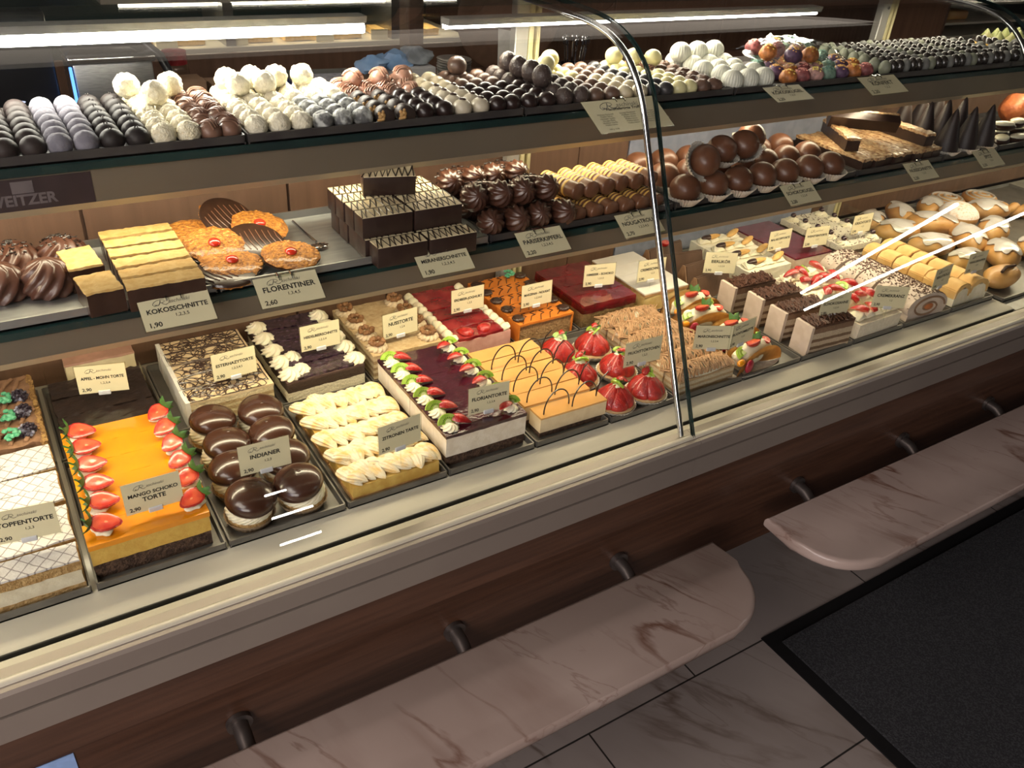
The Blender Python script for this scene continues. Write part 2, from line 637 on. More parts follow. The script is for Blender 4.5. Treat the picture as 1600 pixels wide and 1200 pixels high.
def ledge(name_label, x0, x1, y0, y1, left_round, right_round, rods):
    t = thing('marble_ledge', name_label, 'ledge', ((x0 + x1) / 2, (y0 + y1) / 2, 0.4), group=None)
    w = (x1 - x0) / 2
    d = (y1 - y0) / 2
    pts = []

    def corner(cx, cy, r, a0, a1, n=8):
        for i in range(n + 1):
            a = a0 + (a1 - a0) * i / n
            pts.append((cx + r * math.cos(a), cy + r * math.sin(a)))
    pts.append((-w, d))
    if left_round:
        corner(-w + 0.13, -d + 0.13, 0.13, PI, 1.5 * PI)
    else:
        pts.append((-w, -d))
    if right_round:
        corner(w - 0.13, -d + 0.13, 0.13, 1.5 * PI, 2 * PI)
    else:
        pts.append((w, -d))
    pts.append((w, d))
    bm = newbm()
    prism(bm, pts[::-1], -0.03, 0.0)
    es = [e for e in bm.edges if abs(e.verts[0].co.z - e.verts[1].co.z) < 1e-6]
    bmesh.ops.bevel(bm, geom=es, offset=0.011, segments=4, affect='EDGES', profile=0.5)
    obj('slab', bm, BENCHM, t)
    for x in rods:
        bm = newbm()
        lx = x - (x0 + x1) / 2
        yy = 0.91 - (y0 + y1) / 2
        tube(bm, [(lx, yy - 0.001, -0.006), (lx, yy - 0.03, -0.010), (lx, yy - 0.072, -0.036), (lx, yy - 0.11, -0.037)], 0.0135, 16)
        rd = obj('support_rod', bm, ROD, t)
        bm = newbm()
        tube(bm, [(lx, yy - 0.0005, -0.006), (lx, yy - 0.009, -0.006)], 0.021, 20)
        obj('flange', bm, ROD, rd)
    return t


ROD = mat('dark_bronze_metal', (0.16, 0.14, 0.13), 0.38, (0.13, 0.11, 0.1), 20, metal=0.8)
ledge('rose marble bag ledge with its rounded end beside the mat corner', -1.35, 1.13, 0.655, 0.858, False, True, [0.145, 0.536, 0.915, -0.25])
ledge('rose marble bag ledge reaching above the black mat', 1.285, 3.6, 0.645, 0.855, True, False, [1.445, 1.835, 2.215, 2.6])

# ------------------------------------------------------------------ display case
case = thing('display_case', 'long curved glass pastry case with two shelves above a wood front', 'display case', (0.9, 0.9, 0.0))
CX, CY = 0.9, 0.9
X0, X1 = -1.75 - CX, 4.4 - CX
CHAMP = mat('champagne_aluminium', (0.27, 0.235, 0.20), 0.42, (0.25, 0.215, 0.185), 5, metal=0.35)
CREAMM = mat('cream_enamel', (0.56, 0.525, 0.43), 0.28, (0.53, 0.495, 0.40), 4, coat=0.25)
FASC = mat('olive_fascia_metal', (0.20, 0.165, 0.12), 0.4, (0.18, 0.148, 0.108), 5, metal=0.3)
FASL = mat('fascia_lip_metal', (0.42, 0.34, 0.23), 0.4, (0.38, 0.31, 0.21), 5, metal=0.3)
DARK = mat('dark_slit', (0.02, 0.018, 0.012), 0.8)


def yp(pts):
    return [(y - CY, z) for y, z in pts]


# recessed plinth and lower panel
bm = newbm(); extrude_x(bm, yp([(0.91, 0.262), (0.91, 0.56), (1.5, 0.56), (1.5, 0.262)]), X0, X1); obj('lower_panel', bm, WOODD, case, False)
bm = newbm(); extrude_x(bm, yp([(1.13, 0.0), (1.13, 0.262), (1.48, 0.262), (1.48, 0.0)]), X0, X1); obj('plinth', bm, DARK, case, False)
bm = newbm(); extrude_x(bm, yp([(0.832, 0.577), (0.832, 0.66), (1.5, 0.66), (1.5, 0.60), (0.91, 0.56), (0.91, 0.577)]), X0, X1); obj('upper_panel', bm, WOODD, case, False)
# aluminium front trim with groove, in two lengths
for a, b in ((X0, 0.955 - CX), (0.9558 - CX, X1)):
    bm = newbm()
    extrude_x(bm, yp([(0.820, 0.655), (0.806, 0.666), (0.804, 0.709), (0.812, 0.7105), (0.812, 0.7135), (0.803, 0.715),
                      (0.800, 0.747), (0.803, 0.752), (0.84, 0.752), (0.84, 0.655)]), a, b)
    obj('front_trim', bm, CHAMP, case, False)
bm = newbm(); extrude_x(bm, yp([(0.841, 0.661), (0.841, 0.700), (1.50, 0.700), (1.50, 0.661)]), X0, X1); obj('body', bm, DARK, case, False)
# cream front ledge, air slit, deck
bm = newbm(); extrude_x(bm, yp([(0.812, 0.701), (0.812, 0.7533), (0.814, 0.7560), (0.819, 0.7565), (0.823, 0.7540), (0.826, 0.7490), (0.8565, 0.7465), (0.8565, 0.701)]), X0, X1)
obj('front_ledge', bm, CREAMM, case, True, 60)
bm = newbm(); extrude_x(bm, yp([(0.8652, 0.701), (0.8652, 0.7480), (0.8685, 0.7495), (1.49, 0.7495), (1.49, 0.701)]), X0, 2.03 - CX)
obj('deck', bm, CREAMM, case, True, 60)
bm = newbm(); extrude_x(bm, yp([(0.861, 0.701), (0.861, 0.745), (1.455, 0.745), (1.455, 0.701)]), 2.035 - CX, X1)
obj('deck', bm, mat('grey_deck', (0.32, 0.31, 0.26), 0.4), case, True, 60)


bm = newbm(); box(bm, (X0, 0.8630 - CY, 0.701), (2.03 - CX, 0.8648 - CY, 0.7475)); obj('slit_shade', bm, DARK, case, False)  # dark strip over the deck's front face, painted shade of the slit
bm = newbm(); box(bm, (X0, 0.8568 - CY, 0.7005), (2.03 - CX, 0.8629 - CY, 0.7300)); obj('slit_shade', bm, DARK, case, False)  # dark filler, shade in the bottom of the slit as colour


def shelf(nm, yf, zt, yb, fz0, fz1, xa, xb):
    """glass plate with green edge, fascia and lamp housing below; zt top of glass"""
    bm = newbm()
    box(bm, (xa, yf - CY, zt - 0.012), (xb, yb - CY, zt), 0.0015)
    s = obj('shelf', bm, GLASSEDGE, case, False)
    bm = newbm()
    extrude_x(bm, yp([(yf + 0.004, fz1), (yf + 0.004, fz0 + 0.009), (yf + 0.014, fz0 + 0.009), (yf + 0.014, fz1)]), xa, xb)
    obj('fascia', bm, FASC, s, False)
    bm = newbm()
    extrude_x(bm, yp([(yf + 0.003, fz0 + 0.009), (yf + 0.006, fz0), (yf + 0.015, fz0 + 0.001), (yf + 0.015, fz0 + 0.009)]), xa, xb)
    obj('fascia_lip', bm, FASL, s, False)
    bm = newbm()
    box(bm, (xa, yf + 0.014 - CY, zt - 0.02), (xb, yb - CY - 0.01, zt - 0.0125))
    obj('shelf_underside', bm, CREAMM, s, False)
    return s


sh_top = shelf('top', 1.14, 1.2375, 1.37, 1.175, 1.225, X0, X1)
sh_mid = shelf('mid', 1.045, 1.073, 1.27, 1.022, 1.060, X0, X1)
TUBE = mat('lamp_tube', (1.0, 0.9, 0.72), 0.4, (1.0, 0.9, 0.72), emit=9.0)
TUBEW = mat('bright_lamp_tube', (1.0, 0.97, 0.9), 0.4, (1.0, 0.97, 0.9), emit=26.0)
for s, y, z in ((sh_top, 1.172, 1.196), (sh_mid, 1.125, 1.0555)):
    bm = newbm()
    tube(bm, [(X0 + 0.1, y - CY, z), (X1 - 0.1, y - CY, z)], 0.007, 10)
    obj('lamp_tube', bm, TUBE, s)
# curved front glass
gp = [(0.812, 0.7535), (0.850, 0.838), (0.899, 0.950), (0.941, 1.045), (0.984, 1.142), (1.024, 1.235), (1.040, 1.270), (1.056, 1.297), (1.080, 1.325), (1.110, 1.348), (1.150, 1.366), (1.20, 1.377), (1.28, 1.381), (1.47, 1.382)]


def smooth_profile(p, n=2):
    for _ in range(n):
        q = [p[0]]
        for a, b in zip(p, p[1:]):
            q.append((a[0] * .75 + b[0] * .25, a[1] * .75 + b[1] * .25))
            q.append((a[0] * .25 + b[0] * .75, a[1] * .25 + b[1] * .75))
        q.append(p[-1])
        p = q
    return p


gps = smooth_profile(gp)


def offset_profile(p, d):
    out = []
    for i in range(len(p)):
        a = p[max(0, i - 1)]
        b = p[min(len(p) - 1, i + 1)]
        tx, tz = b[0] - a[0], b[1] - a[1]
        L = math.hypot(tx, tz)
        out.append((p[i][0] + tz / L * d, p[i][1] - tx / L * d))
    return out


inner = offset_profile(gps, 0.006)
for a, b in ((X0, 0.9465 - CX), (0.9510 - CX, 2.062 - CX), (2.0665 - CX, X1)):
    bm = newbm()
    extrude_x(bm, yp(gps + inner[::-1]), a, b)
    g = obj('glass_pane', bm, [GLASS], case, True, 60)
    for xe, xs in ((a, -0.0006), (b, 0.0006)):
        if xe in (X0, X1):
            continue
        bm = newbm()
        extrude_x(bm, yp(gps + inner[::-1]), xe, xe + xs)
        obj('glass_edge', bm, GLASSEDGE, g, True, 60)
postp = offset_profile(gps, 0.015)
for x in (0.932, 2.048):
    bm = newbm()
    tube(bm, [(x - CX, y - CY, z) for y, z in postp[1:]], 0.0055, 14)
    obj('chrome_post', bm, CHROME, case)
# top rear profile with lamps
bm = newbm(); extrude_x(bm, yp([(1.39, 1.3885), (1.39, 1.405), (1.47, 1.405), (1.47, 1.3885)]), X0, X1); obj('top_profile', bm, mat('dark_profile', (0.05, 0.055, 0.045), 0.3, metal=0.5), case, False)
for a, b, r, y, z, mt in ((X0, 0.572 - CX, 0.0080, 1.335, 1.343, TUBEW), (0.722 - CX, 1.648 - CX, 0.0032, 1.34, 1.338, TUBEW)):
    bm = newbm()
    tube(bm, [(a, y - CY, z), (b, y - CY, z)], r, 12)
    l = obj('lamp_tube', bm, mt, case)
    bm = newbm()
    extrude_x(bm, yp([(y - 0.012, z + r + 0.001), (y - 0.016, z + r + 0.012), (y + 0.016, z + r + 0.012), (y + 0.014, z - 0.004), (y + 0.011, z - 0.004), (y + 0.011, z + r + 0.001)]), a, b)
    obj('lamp_housing', bm, mat('white_housing', (0.55, 0.54, 0.5), 0.4), l, False)
# inner rear uprights (aluminium) and shelf brackets
ALU = mat('satin_aluminium', (0.50, 0.49, 0.45), 0.4, (0.45, 0.44, 0.4), 12, metal=0.5)
YEL = mat('cream_plastic_strip', (0.62, 0.55, 0.30), 0.45)
for x in (-0.4, 0.955, 2.045):
    bm = newbm(); box(bm, (x - 0.028 - CX, 1.4375 - CY, 0.75), (x + 0.002 - CX, 1.458 - CY, 1.384), 0.002); u = obj('rear_upright', bm, ALU, case)
    bm = newbm(); box(bm, (x + 0.004 - CX, 1.4375 - CY, 0.75), (x + 0.015 - CX, 1.454 - CY, 1.384), 0.002); obj('channel_strip', bm, YEL, u)
    bm = newbm(); box(bm, (x + 0.022 - CX, 1.4375 - CY, 0.75), (x + 0.030 - CX, 1.452 - CY, 1.384), 0.002); obj('channel_strip', bm, YEL, u)
    bm = newbm(); tube(bm, [(x - 0.012 - CX, 1.438 - CY, 1.325), (x - 0.012 - CX, 1.4345 - CY, 1.325)], 0.004, 10); obj('screw', bm, CHROME, u)
# rear doors of the case below the top shelf, each a panel of brown wood
for i, (a, b) in enumerate(((-1.7, -0.30), (-0.297, 0.125), (0.128, 0.470), (0.473, 0.664), (0.667, 1.13), (1.13, 1.27))):
    bm = newbm(); box(bm, (a - CX, 1.462 - CY, 0.7505), (b - CX - 0.002, 1.477 - CY, 1.215), 0.001); obj('rear_door', bm, WOODB, case, False)
bm = newbm(); box(bm, (1.272 - CX, 1.462 - CY, 0.7505), (1.98 - CX, 1.477 - CY, 1.215), 0.001)
o = obj('rear_door', bm, mat('white_rear_panel', (0.26, 0.28, 0.35), 0.5), case, False); o['label'] = 'bluish white panel'
bm = newbm(); box(bm, (1.982 - CX, 1.462 - CY, 0.7505), (4.2 - CX, 1.477 - CY, 1.215), 0.001); obj('rear_door', bm, WOODB, case, False)
# reflection of a lettered sign, painted as a dark plate on the top fascia, left
bm = newbm()
box(bm, (-0.12 - CX, 1.1432 - CY, 1.184), (0.118 - CX, 1.1438 - CY, 1.2235))
o = obj('sign_reflection', bm, mat('reflection_dark', (0.035, 0.02, 0.022), 0.45), sh_top, False)
bm = newbm()
add_text(bm, 'SCHWEITZER', 0.0185, 0.02 - CX, 1.191, 1.1430 - CY, bold=0.0006, fit=0.18)
box(bm, (0.028 - CX, 1.1428 - CY, 1.2055), (0.052 - CX, 1.1431 - CY, 1.2205))
obj('reflected_lettering', bm, mat('reflection_pale', (0.13, 0.105, 0.11), 0.6), o, False)

# ------------------------------------------------------------------ trays


def tray(label, x0, x1, y0, y1, z, m, lip=0.012, group=None, rear=True):
    cx, cy = (x0 + x1) / 2, (y0 + y1) / 2
    bm = newbm()
    w, d = (x1 - x0) / 2, (y1 - y0) / 2
    box(bm, (-w, -d, 0), (w, d, 0.0025))
    # sloping lips
    for prof, ax in (((-d, 1), 'y'), ((d, -1), 'y')):
        y, s = prof
        pts = [(y, 0.0), (y, lip), (y + s * 0.003, lip), (y + s * 0.006, 0.0025)]
        n0 = len(bm.verts)
        extrude_x(bm, pts, -w + 0.002, w - 0.002)
    for x, s in ((-w, 1), (w, -1)):
        a = bm.verts
        p = [(x, 0.0), (x, lip), (x + s * 0.0025, lip), (x + s * 0.005, 0.0025)]
        r0 = [bm.verts.new((q[0], -d + 0.002, q[1])) for q in p]
        r1 = [bm.verts.new((q[0], d - 0.002, q[1])) for q in p]
        for i in range(4):
            bm.faces.new((r0[i], r0[(i + 1) % 4], r1[(i + 1) % 4], r1[i]))
        bm.faces.new(r0); bm.faces.new(r1)
    o = obj('tray', bm, m, None, False)
    o.location = (cx, cy, z)
    return tag(o, label, 'tray', group)


ZD = 0.7500
cols = [(-0.165, -0.003, 'latticed curd cake'), (0.003, 0.170, 'mango cake'), (0.174, 0.346, 'chocolate capped cream cakes'), (0.350, 0.517, 'lemon meringue slices'),
        (0.521, 0.683, 'dark berry glaze slices'), (0.687, 0.840, 'caramel slices with chocolate arcs'), (0.846, 0.998, 'strawberry tartlets'), (1.002, 1.170, 'chestnut vermicelli slices'),
        (1.174, 1.336, 'fruit filled omelettes'), (1.340, 1.500, 'tall chocolate shaving slices'), (1.504, 1.672, 'cream slices with glazed berries'), (1.676, 1.850, 'cream roulades'), (1.854, 2.022, 'cream filled sponge pockets')]
for a, b, n in cols:
    tray('dark metal tray under the ' + n, a, b, 0.917, 1.205, ZD, TRAYM)
rows2 = [(-0.165, -0.003, 'blackberry chocolate cake'), (0.003, 0.170, 'poppy seed cake'), (0.174, 0.346, 'drizzled layer cake'), (0.350, 0.517, 'blueberry slices'),
         (0.521, 0.668, 'walnut cake'), (0.672, 0.830, 'strawberry yoghurt slices'), (0.834, 0.985, 'orange marzipan slices'), (0.989, 1.150, 'raspberry jelly cake'),
         (1.154, 1.30, 'sugar dusted cream slices'), (1.304, 1.462, 'dark chocolate wedges'), (1.466, 1.622, 'sponge finger slices'), (1.626, 1.79, 'dark red glazed slices'), (1.794, 1.985, 'cherry topped cream slices')]
for a, b, n in rows2:
    tray('dark metal tray under the ' + n, a, b, 1.209, 1.436, ZD, TRAYM)
tray('long dark tray under the iced buns at the right end', 2.04, 2.95, 0.90, 1.435, ZD - 0.004, TRAYM, 0.010)
ZC = ZD + 0.0028   # where cakes stand
ZM = 1.0735        # middle shelf
mt = [(-0.62, -0.235, TRAYS, 'steel tray left of the fluted chocolate domes'), (-0.23, 0.232, TRAYS, 'steel tray under the fluted domes and coconut bars'), (0.236, 0.652, TRAYS, 'steel tray under the florentine biscuits'),
      (0.656, 1.035, TRAYB, 'black tray under the chocolate croissants and nougat rolls'), (1.04, 1.535, TRAYB, 'black tray under the big chocolate balls in paper cases'), (1.54, 1.83, TRAYB, 'black tray under the chopped nut bars'), (1.835, 2.045, TRAYB, 'black tray under the chocolate cones'), (2.05, 2.6, TRAYB, 'black tray under the iced dark ovals')]
for a, b, m, n in mt:
    tray(n, a, b, 1.05, 1.262, ZM, m, 0.013)
ZMT = ZM + 0.003
ZT = 1.238
for a, b, n in ((-0.16, 0.315, 'grey and white truffles, left end of the top shelf'), (0.319, 0.762, 'truffles with chocolate buttons on the top shelf'), (0.766, 1.228, 'truffles beside the white ridged balls on the top shelf'),
                (1.232, 1.63, 'wrapped sweets on the top shelf'), (1.634, 2.14, 'two-tone praline rows on the top shelf'), (2.144, 2.7, 'green marzipan figs on the top shelf')):
    tray('dark tray under the ' + n, a, b, 1.142, 1.365, ZT, TRAYB, 0.013)
ZTT = ZT + 0.003
#PART2

# ================================================================== toppings (shared meshes)


def me_strawberry_half(size=1.0):
    """half strawberry lying on its round side, cut face up; tip along +x"""
    bm = newbm()
    prof = [(0.0, -0.014), (0.007, -0.0135), (0.0105, -0.009), (0.0115, -0.003), (0.010, 0.004), (0.0065, 0.011), (0.003, 0.0155), (0.0, 0.017)]
    seg = 16
    rings = []
    for r, z in prof:
        ring = []
        for i in range(seg + 1):
            a = PI + PI * i / seg
            ring.append(bm.verts.new((z, r * math.cos(a), r * math.sin(a) * 0.85)))
        rings.append(ring)
    for a, b in zip(rings, rings[1:]):
        for i in range(seg):
            try:
                bm.faces.new((a[i], a[i + 1], b[i + 1], b[i]))
            except ValueError:
                pass
    bmesh.ops.remove_doubles(bm, verts=bm.verts, dist=1e-5)
    # cut face: red rim then pale centre
    rim = [(z, r) for r, z in prof]
    outl = [(x, y) for x, y in rim] + [(x, -y) for x, y in rim[-2:0:-1]]
    levels = [(1.0, 0.0), (0.84, 0.0006), (0.45, 0.001), (0.12, 0.0004)]
    ringsf = []
    for k, zz in levels:
        ringsf.append([bm.verts.new((0.001 + (x - 0.001) * k, y * k, zz + 0.0001)) for x, y in outl])
    for li, (a, b) in enumerate(zip(ringsf, ringsf[1:])):
        n = len(a)
        for i in range(n):
            f = bm.faces.new((a[i], a[(i + 1) % n], b[(i + 1) % n], b[i]))
            f.material_index = 0 if li == 0 else 1
    f = bm.faces.new(ringsf[-1])
    f.material_index = 2
    return finish(bm, 'strawberry', True, 60)


PALE = mat('strawberry_core', (0.85, 0.33, 0.16), 0.35, (0.75, 0.18, 0.08), 200, coat=0.4)
STR_ME = me_strawberry_half()
for x in (STRAW, STRAWCUT, PALE):
    STR_ME.materials.append(x)


def me_leaves(n=7, L=0.0105):
    bm = newbm()
    for k in range(n):
        a = 2 * PI * k / n + 0.3 * math.sin(k * 5)
        ll = L * (0.8 + 0.35 * math.sin(k * 7.3))
        prev = None
        for i in range(5):
            t = i / 4
            w = 0.0036 * math.sin(PI * min(0.98, 0.25 + t * 0.73))
            y = ll * t
            x = -0.004 * t * t * (1 + 0.5 * math.sin(k * 3)) - 0.0005
            c = Vector((x, y * math.cos(a), y * math.sin(a)))
            s = Vector((0.0, -math.sin(a), math.cos(a))) * w
            cur = [bm.verts.new(c + s), bm.verts.new(c + Vector((-0.0009, 0, 0))), bm.verts.new(c - s), bm.verts.new(c + Vector((0.0006, 0, 0)))]
            if prev:
                for j in range(4):
                    bm.faces.new((prev[j], prev[(j + 1) % 4], cur[(j + 1) % 4], cur[j]))
            prev = cur
    tube(bm, [(0, 0, 0), (-0.004, 0.001, 0.001), (-0.008, 0.003, 0.002)], 0.0008, 5)
    return finish(bm, 'leaves', True, 50)


LEAF_ME = me_leaves()
LEAF_ME.materials.append(LEAF)


def me_rosette(r=0.012, h=0.012, fl=8, twist=180.0, famp=0.14):
    bm = newbm()
    lathe(bm, [(r * 0.85, 0), (r, h * 0.12), (r * 0.97, h * 0.3), (r * 0.82, h * 0.42), (r * 0.80, h * 0.5), (r * 0.72, h * 0.62), (r * 0.5, h * 0.75), (r * 0.42, h * 0.84), (r * 0.22, h * 0.93), (r * 0.02, h)],
          fl * 5, flutes=fl, famp=famp, twist=twist * PI / 180 / h * 0.5)
    return finish(bm, 'cream_rosette', True, 70)


ROS_ME = me_rosette()
ROS_ME.materials.append(CREAM)


def me_dollop(r=0.012, h=0.007):
    bm = newbm()
    ball(bm, (0, 0, h * 0.45), (r, r * 0.8, h * 0.6), (22, 12), 0.18, 130, 3)
    return finish(bm, 'cream_dollop')


DOL_ME = me_dollop()
DOL_ME.materials.append(CREAM)


def me_kiwi(r=0.0125, th=0.003):
    """half-round kiwi slice, flat side down"""
    bm = newbm()
    pts = [(r * math.cos(PI * i / 14), r * 0.9 * math.sin(PI * i / 14)) for i in range(15)]
    prism(bm, pts, -th / 2, th / 2)
    core = [(x * 0.32, y * 0.42 + 0.0003) for x, y in pts]
    prism(bm, core, -th / 2 - 0.0002, th / 2 + 0.0002, 1)
    for k in range(9):
        a = PI * (k + 0.6) / 9.4
        for s in (1, -1):
            ball(bm, (r * 0.52 * math.cos(a), r * 0.5 * math.sin(a) + 0.0005, s * th / 2), (0.0006, 0.0009, 0.0004), (6, 4), mi=2)
    return finish(bm, 'kiwi_slice', True, 35)


KIWI_ME = me_kiwi()
for x in (KIWI, mat('kiwi_core', (0.62, 0.70, 0.35), 0.4), KIWISEED):
    KIWI_ME.materials.append(x)


def me_wedge(L=0.03, r=0.010):
    """long strawberry wedge (third), tip along +x"""
    bm = newbm()
    n = 10
    rings = []
    for i in range(n + 1):
        t = i / n
        rr = r * math.sin(PI * (0.12 + 0.86 * t) ** 0.8) ** 0.8 + 0.0002
        ring = [bm.verts.new((L * (t - 0.4), 0, -rr * 0.1))]
        for k in range(7):
            a = R(35) + R(110) * k / 6
            ring.append(bm.verts.new((L * (t - 0.4), rr * math.cos(a), rr * math.sin(a))))
        rings.append(ring)
    for a, b in zip(rings, rings[1:]):
        for k in range(8):
            f = bm.faces.new((a[k], a[(k + 1) % 8], b[(k + 1) % 8], b[k]))
            f.material_index = 1 if k in (0, 7) else 0
    bm.faces.new(rings[0]); bm.faces.new(rings[-1])
    return finish(bm, 'strawberry_wedge', True, 50)


WEDGE_ME = me_wedge()
for x in (STRAW, STRAWCUT):
    WEDGE_ME.materials.append(x)


def strawberry(parent, loc, rz, s=1.0, tilt=0.0, leaves=True, roll=0.0):
    o = put('strawberry_half', STR_ME, None, parent, loc, (roll, tilt, rz), s)
    if leaves:
        put('strawberry_leaves', LEAF_ME, None, o, (-0.0125, 0, -0.002), (0.4, 0, 0), 1.35)
    return o


def jit(a):
    return random.uniform(-a, a)


def slice_(label, w, d, cx, cy, layers, rz=0.0, group=None, name='cake_slice', cat='cake slice', z=None, seed=None):
    """layers: (part name, height, material, inset, amp)"""
    t = thing(name, label, cat, (cx, cy, ZC if z is None else z), rz, group)
    h = 0.0
    for i, L in enumerate(layers):
        nm, hh, m, ins, amp = L
        bm = newbm()
        rough_box(bm, (-w / 2 + ins, -d / 2 + ins, h), (w / 2 - ins, d / 2 - ins, h + hh), amp, 70, 0.007, (seed or random.random() * 50) + i)
        obj(nm, bm, m, t, True, 50)
        h += hh
    return t, h


# ================================================================== deck, front row
# --- curd cake with lattice sugar top
LATT = mat('sugar_dusted_sponge', (0.68, 0.66, 0.64), 0.9, (0.62, 0.60, 0.58), 60, bump=0.4, bsc=200)


def lattice_lines(m, ang, sc, col, w=0.06):
    nt = m.node_tree
    b = nt.nodes['Principled BSDF']
    src = b.inputs['Base Color'].links[0].from_socket
    tc = nt.nodes.new('ShaderNodeTexCoord')
    for a in ang:
        mp = nt.nodes.new('ShaderNodeMapping')
        mp.inputs['Rotation'].default_value = (0, 0, a)
        nt.links.new(tc.outputs['Object'], mp.inputs[0])
        nz = nt.nodes.new('ShaderNodeTexWave')
        nz.inputs['Scale'].default_value = sc
        nz.inputs['Distortion'].default_value = 0.6
        nz.inputs['Detail Scale'].default_value = 3
        nt.links.new(mp.outputs[0], nz.inputs['Vector'])
        r_ = nt.nodes.new('ShaderNodeValToRGB')
        r_.color_ramp.elements[0].position = 0.0
        r_.color_ramp.elements[0].color = (1, 1, 1, 1)
        r_.color_ramp.elements[1].position = w
        r_.color_ramp.elements[1].color = (0, 0, 0, 1)
        nt.links.new(nz.outputs[0], r_.inputs[0])
        mx = nt.nodes.new('ShaderNodeMix')
        mx.data_type = 'RGBA'
        nt.links.new(r_.outputs[0], mx.inputs[0])
        nt.links.new(src, mx.inputs[6])
        mx.inputs[7].default_value = rgba(col)
        src = mx.outputs[2]
    nt.links.new(src, b.inputs['Base Color'])


lattice_lines(LATT, (R(38), R(-42)), 21.0, (0.26, 0.23, 0.23), 0.05)
CURD = mat('curd_cream', (0.70, 0.64, 0.48), 0.6, (0.62, 0.55, 0.4), 60, bump=0.3, bsc=140)
ys = [0.945, 0.987, 1.030, 1.073, 1.113, 1.150, 1.182]
for i, y in enumerate(ys):
    d = 0.040 if i < 5 else 0.034
    slice_('curd cake slice with sugared lattice top, %s in its tray' % (ORD[i] + ('most' if i == 0 else ' from the front')), 0.152, d, -0.082, y,
           [('sponge_base', 0.012, SPONGE, 0.001, 0.001), ('curd_filling', 0.024, CURD, 0.002, 0.0008), ('sponge_lid', 0.013, SPONGE, 0.0005, 0.001), ('sugar_top', 0.003, LATT, 0.0016, 0.0012)],
           R((-1, 2.5, -3, 2.8, -2.5, 3, 1)[i]), 'curd cake slices')

# --- mango cake
MANGO = mat('mango_glaze', (0.80, 0.30, 0.008), 0.16, (0.68, 0.23, 0.006), 10, 0.3, 0.7, coat=0.7, bump=0.12, bsc=30)
MANGOC = mat('yellow_mango_cream', (0.66, 0.42, 0.09), 0.6, (0.6, 0.36, 0.07), 90, bump=0.3, bsc=160)
sY = [0.957, 1.011, 1.064, 1.120, 1.172]
n = 6
for i in range(n):
    y = 0.957 + i * 0.0455
    dx = -0.006 if i == 0 else 0.0
    t, h = slice_('mango cake slice with orange glaze, %s in its tray' % (ORD[i] + ('most' if i == 0 else ' from the front')), 0.152, 0.0445, 0.087 + dx, y,
                  [('chocolate_base', 0.024, DARKSPONGE, 0.001, 0.0012), ('mango_cream', 0.026, MANGOC, 0.0005, 0.0007), ('mango_glaze', 0.008, MANGO, -0.0004, 0.0006)],
                  R(jit(0.8)), 'mango cake slices')
    for s in (-1, 1):
        yy = jit(0.003)
        lx = s * 0.064 + (0.012 if s < 0 else 0.0)
        put('cream_dollop', DOL_ME, None, t, (lx - 0.002, yy, h - 0.001), (0, 0, jit(1)), (1.2, 1.1, 1.15))
        if s < 0:
            strawberry(t, (lx + 0.003, yy, h + 0.0145), R(jit(12) - 6), 1.25, R(8), roll=R(18))
        else:
            strawberry(t, (lx - 0.004, yy, h + 0.0145), PI + R(30 + jit(14)), 1.18, R(6), roll=R(-22))

# --- chocolate capped cream cakes in paper cases
CUPP = mat('brown_paper_case', (0.42, 0.30, 0.18), 0.8, (0.34, 0.23, 0.13), 150)
cupm = newbm()
lathe(cupm, [(0.028, 0.0), (0.0285, 0.001), (0.036, 0.016), (0.0365, 0.016), (0.029, 0.0015), (0.0, 0.0012)], 96, flutes=32, famp=0.022)
CUP_ME = finish(cupm, 'paper_case', True, 70)
CUP_ME.materials.append(CUPP)
bm = newbm(); lathe(bm, [(0.027, 0.0015), (0.031, 0.006), (0.0325, 0.013), (0.029, 0.017), (0.0, 0.017)], 32); BASE_ME = finish(bm, 'cake_base'); BASE_ME.materials.append(SPONGE)
bm = newbm(); lathe(bm, [(0.028, 0.014), (0.0325, 0.019), (0.0335, 0.026), (0.031, 0.033), (0.024, 0.036), (0.0, 0.036)], 120, flutes=20, famp=0.022, twist=60); CRM_ME = finish(bm, 'cream_ring', True, 70); CRM_ME.materials.append(CREAM)
bm = newbm(); ball(bm, (0, 0, 0.043), (0.0365, 0.0365, 0.022), (36, 20), 0.012, 26, 2); ball(bm, (0.004, 0.002, 0.0642), (0.0035, 0.003, 0.0016), (12, 8)); CAP_ME = finish(bm, 'chocolate_cap'); CAP_ME.materials.append(CHOCG)
row = 0
for j, y in enumerate((0.958, 1.028, 1.095, 1.163)):
    for k, x in enumerate((0.219, 0.297)):
        lab = 'domed cream cake with glossy chocolate cap in paper case, %s row, %s one' % (ORD[j], 'left' if k == 0 else 'right')
        if j == 2 and k == 1:
            y2 = y - 0.002
        else:
            y2 = y
        t = thing('chocolate_cream_cake', lab, 'cream cake', (x + (j - 1.5) * 0.001 + jit(0.002), y2, ZC), jit(3), 'chocolate capped cream cakes')
        put('paper_case', CUP_ME, None, t)
        put('cake_base', BASE_ME, None, t)
        put('cream_ring', CRM_ME, None, t)
        put('chocolate_cap', CAP_ME, None, t, (jit(0.002), jit(0.002), 0), (R(jit(7)), R(jit(7)), 0))

# --- lemon meringue slices
LEM = mat('lemon_custard', (0.68, 0.46, 0.12), 0.5, (0.55, 0.33, 0.07), 40, bump=0.2, bsc=120)
CRUST = mat('golden_crust', (0.50, 0.30, 0.12), 0.8, (0.38, 0.2, 0.07), 70, bump=0.4, bsc=200)
MER = mat('toasted_meringue', (0.78, 0.70, 0.52), 0.6, (0.74, 0.48, 0.15), 60, 0.46, 0.68, bump=0.2, bsc=160, sss=0.1)


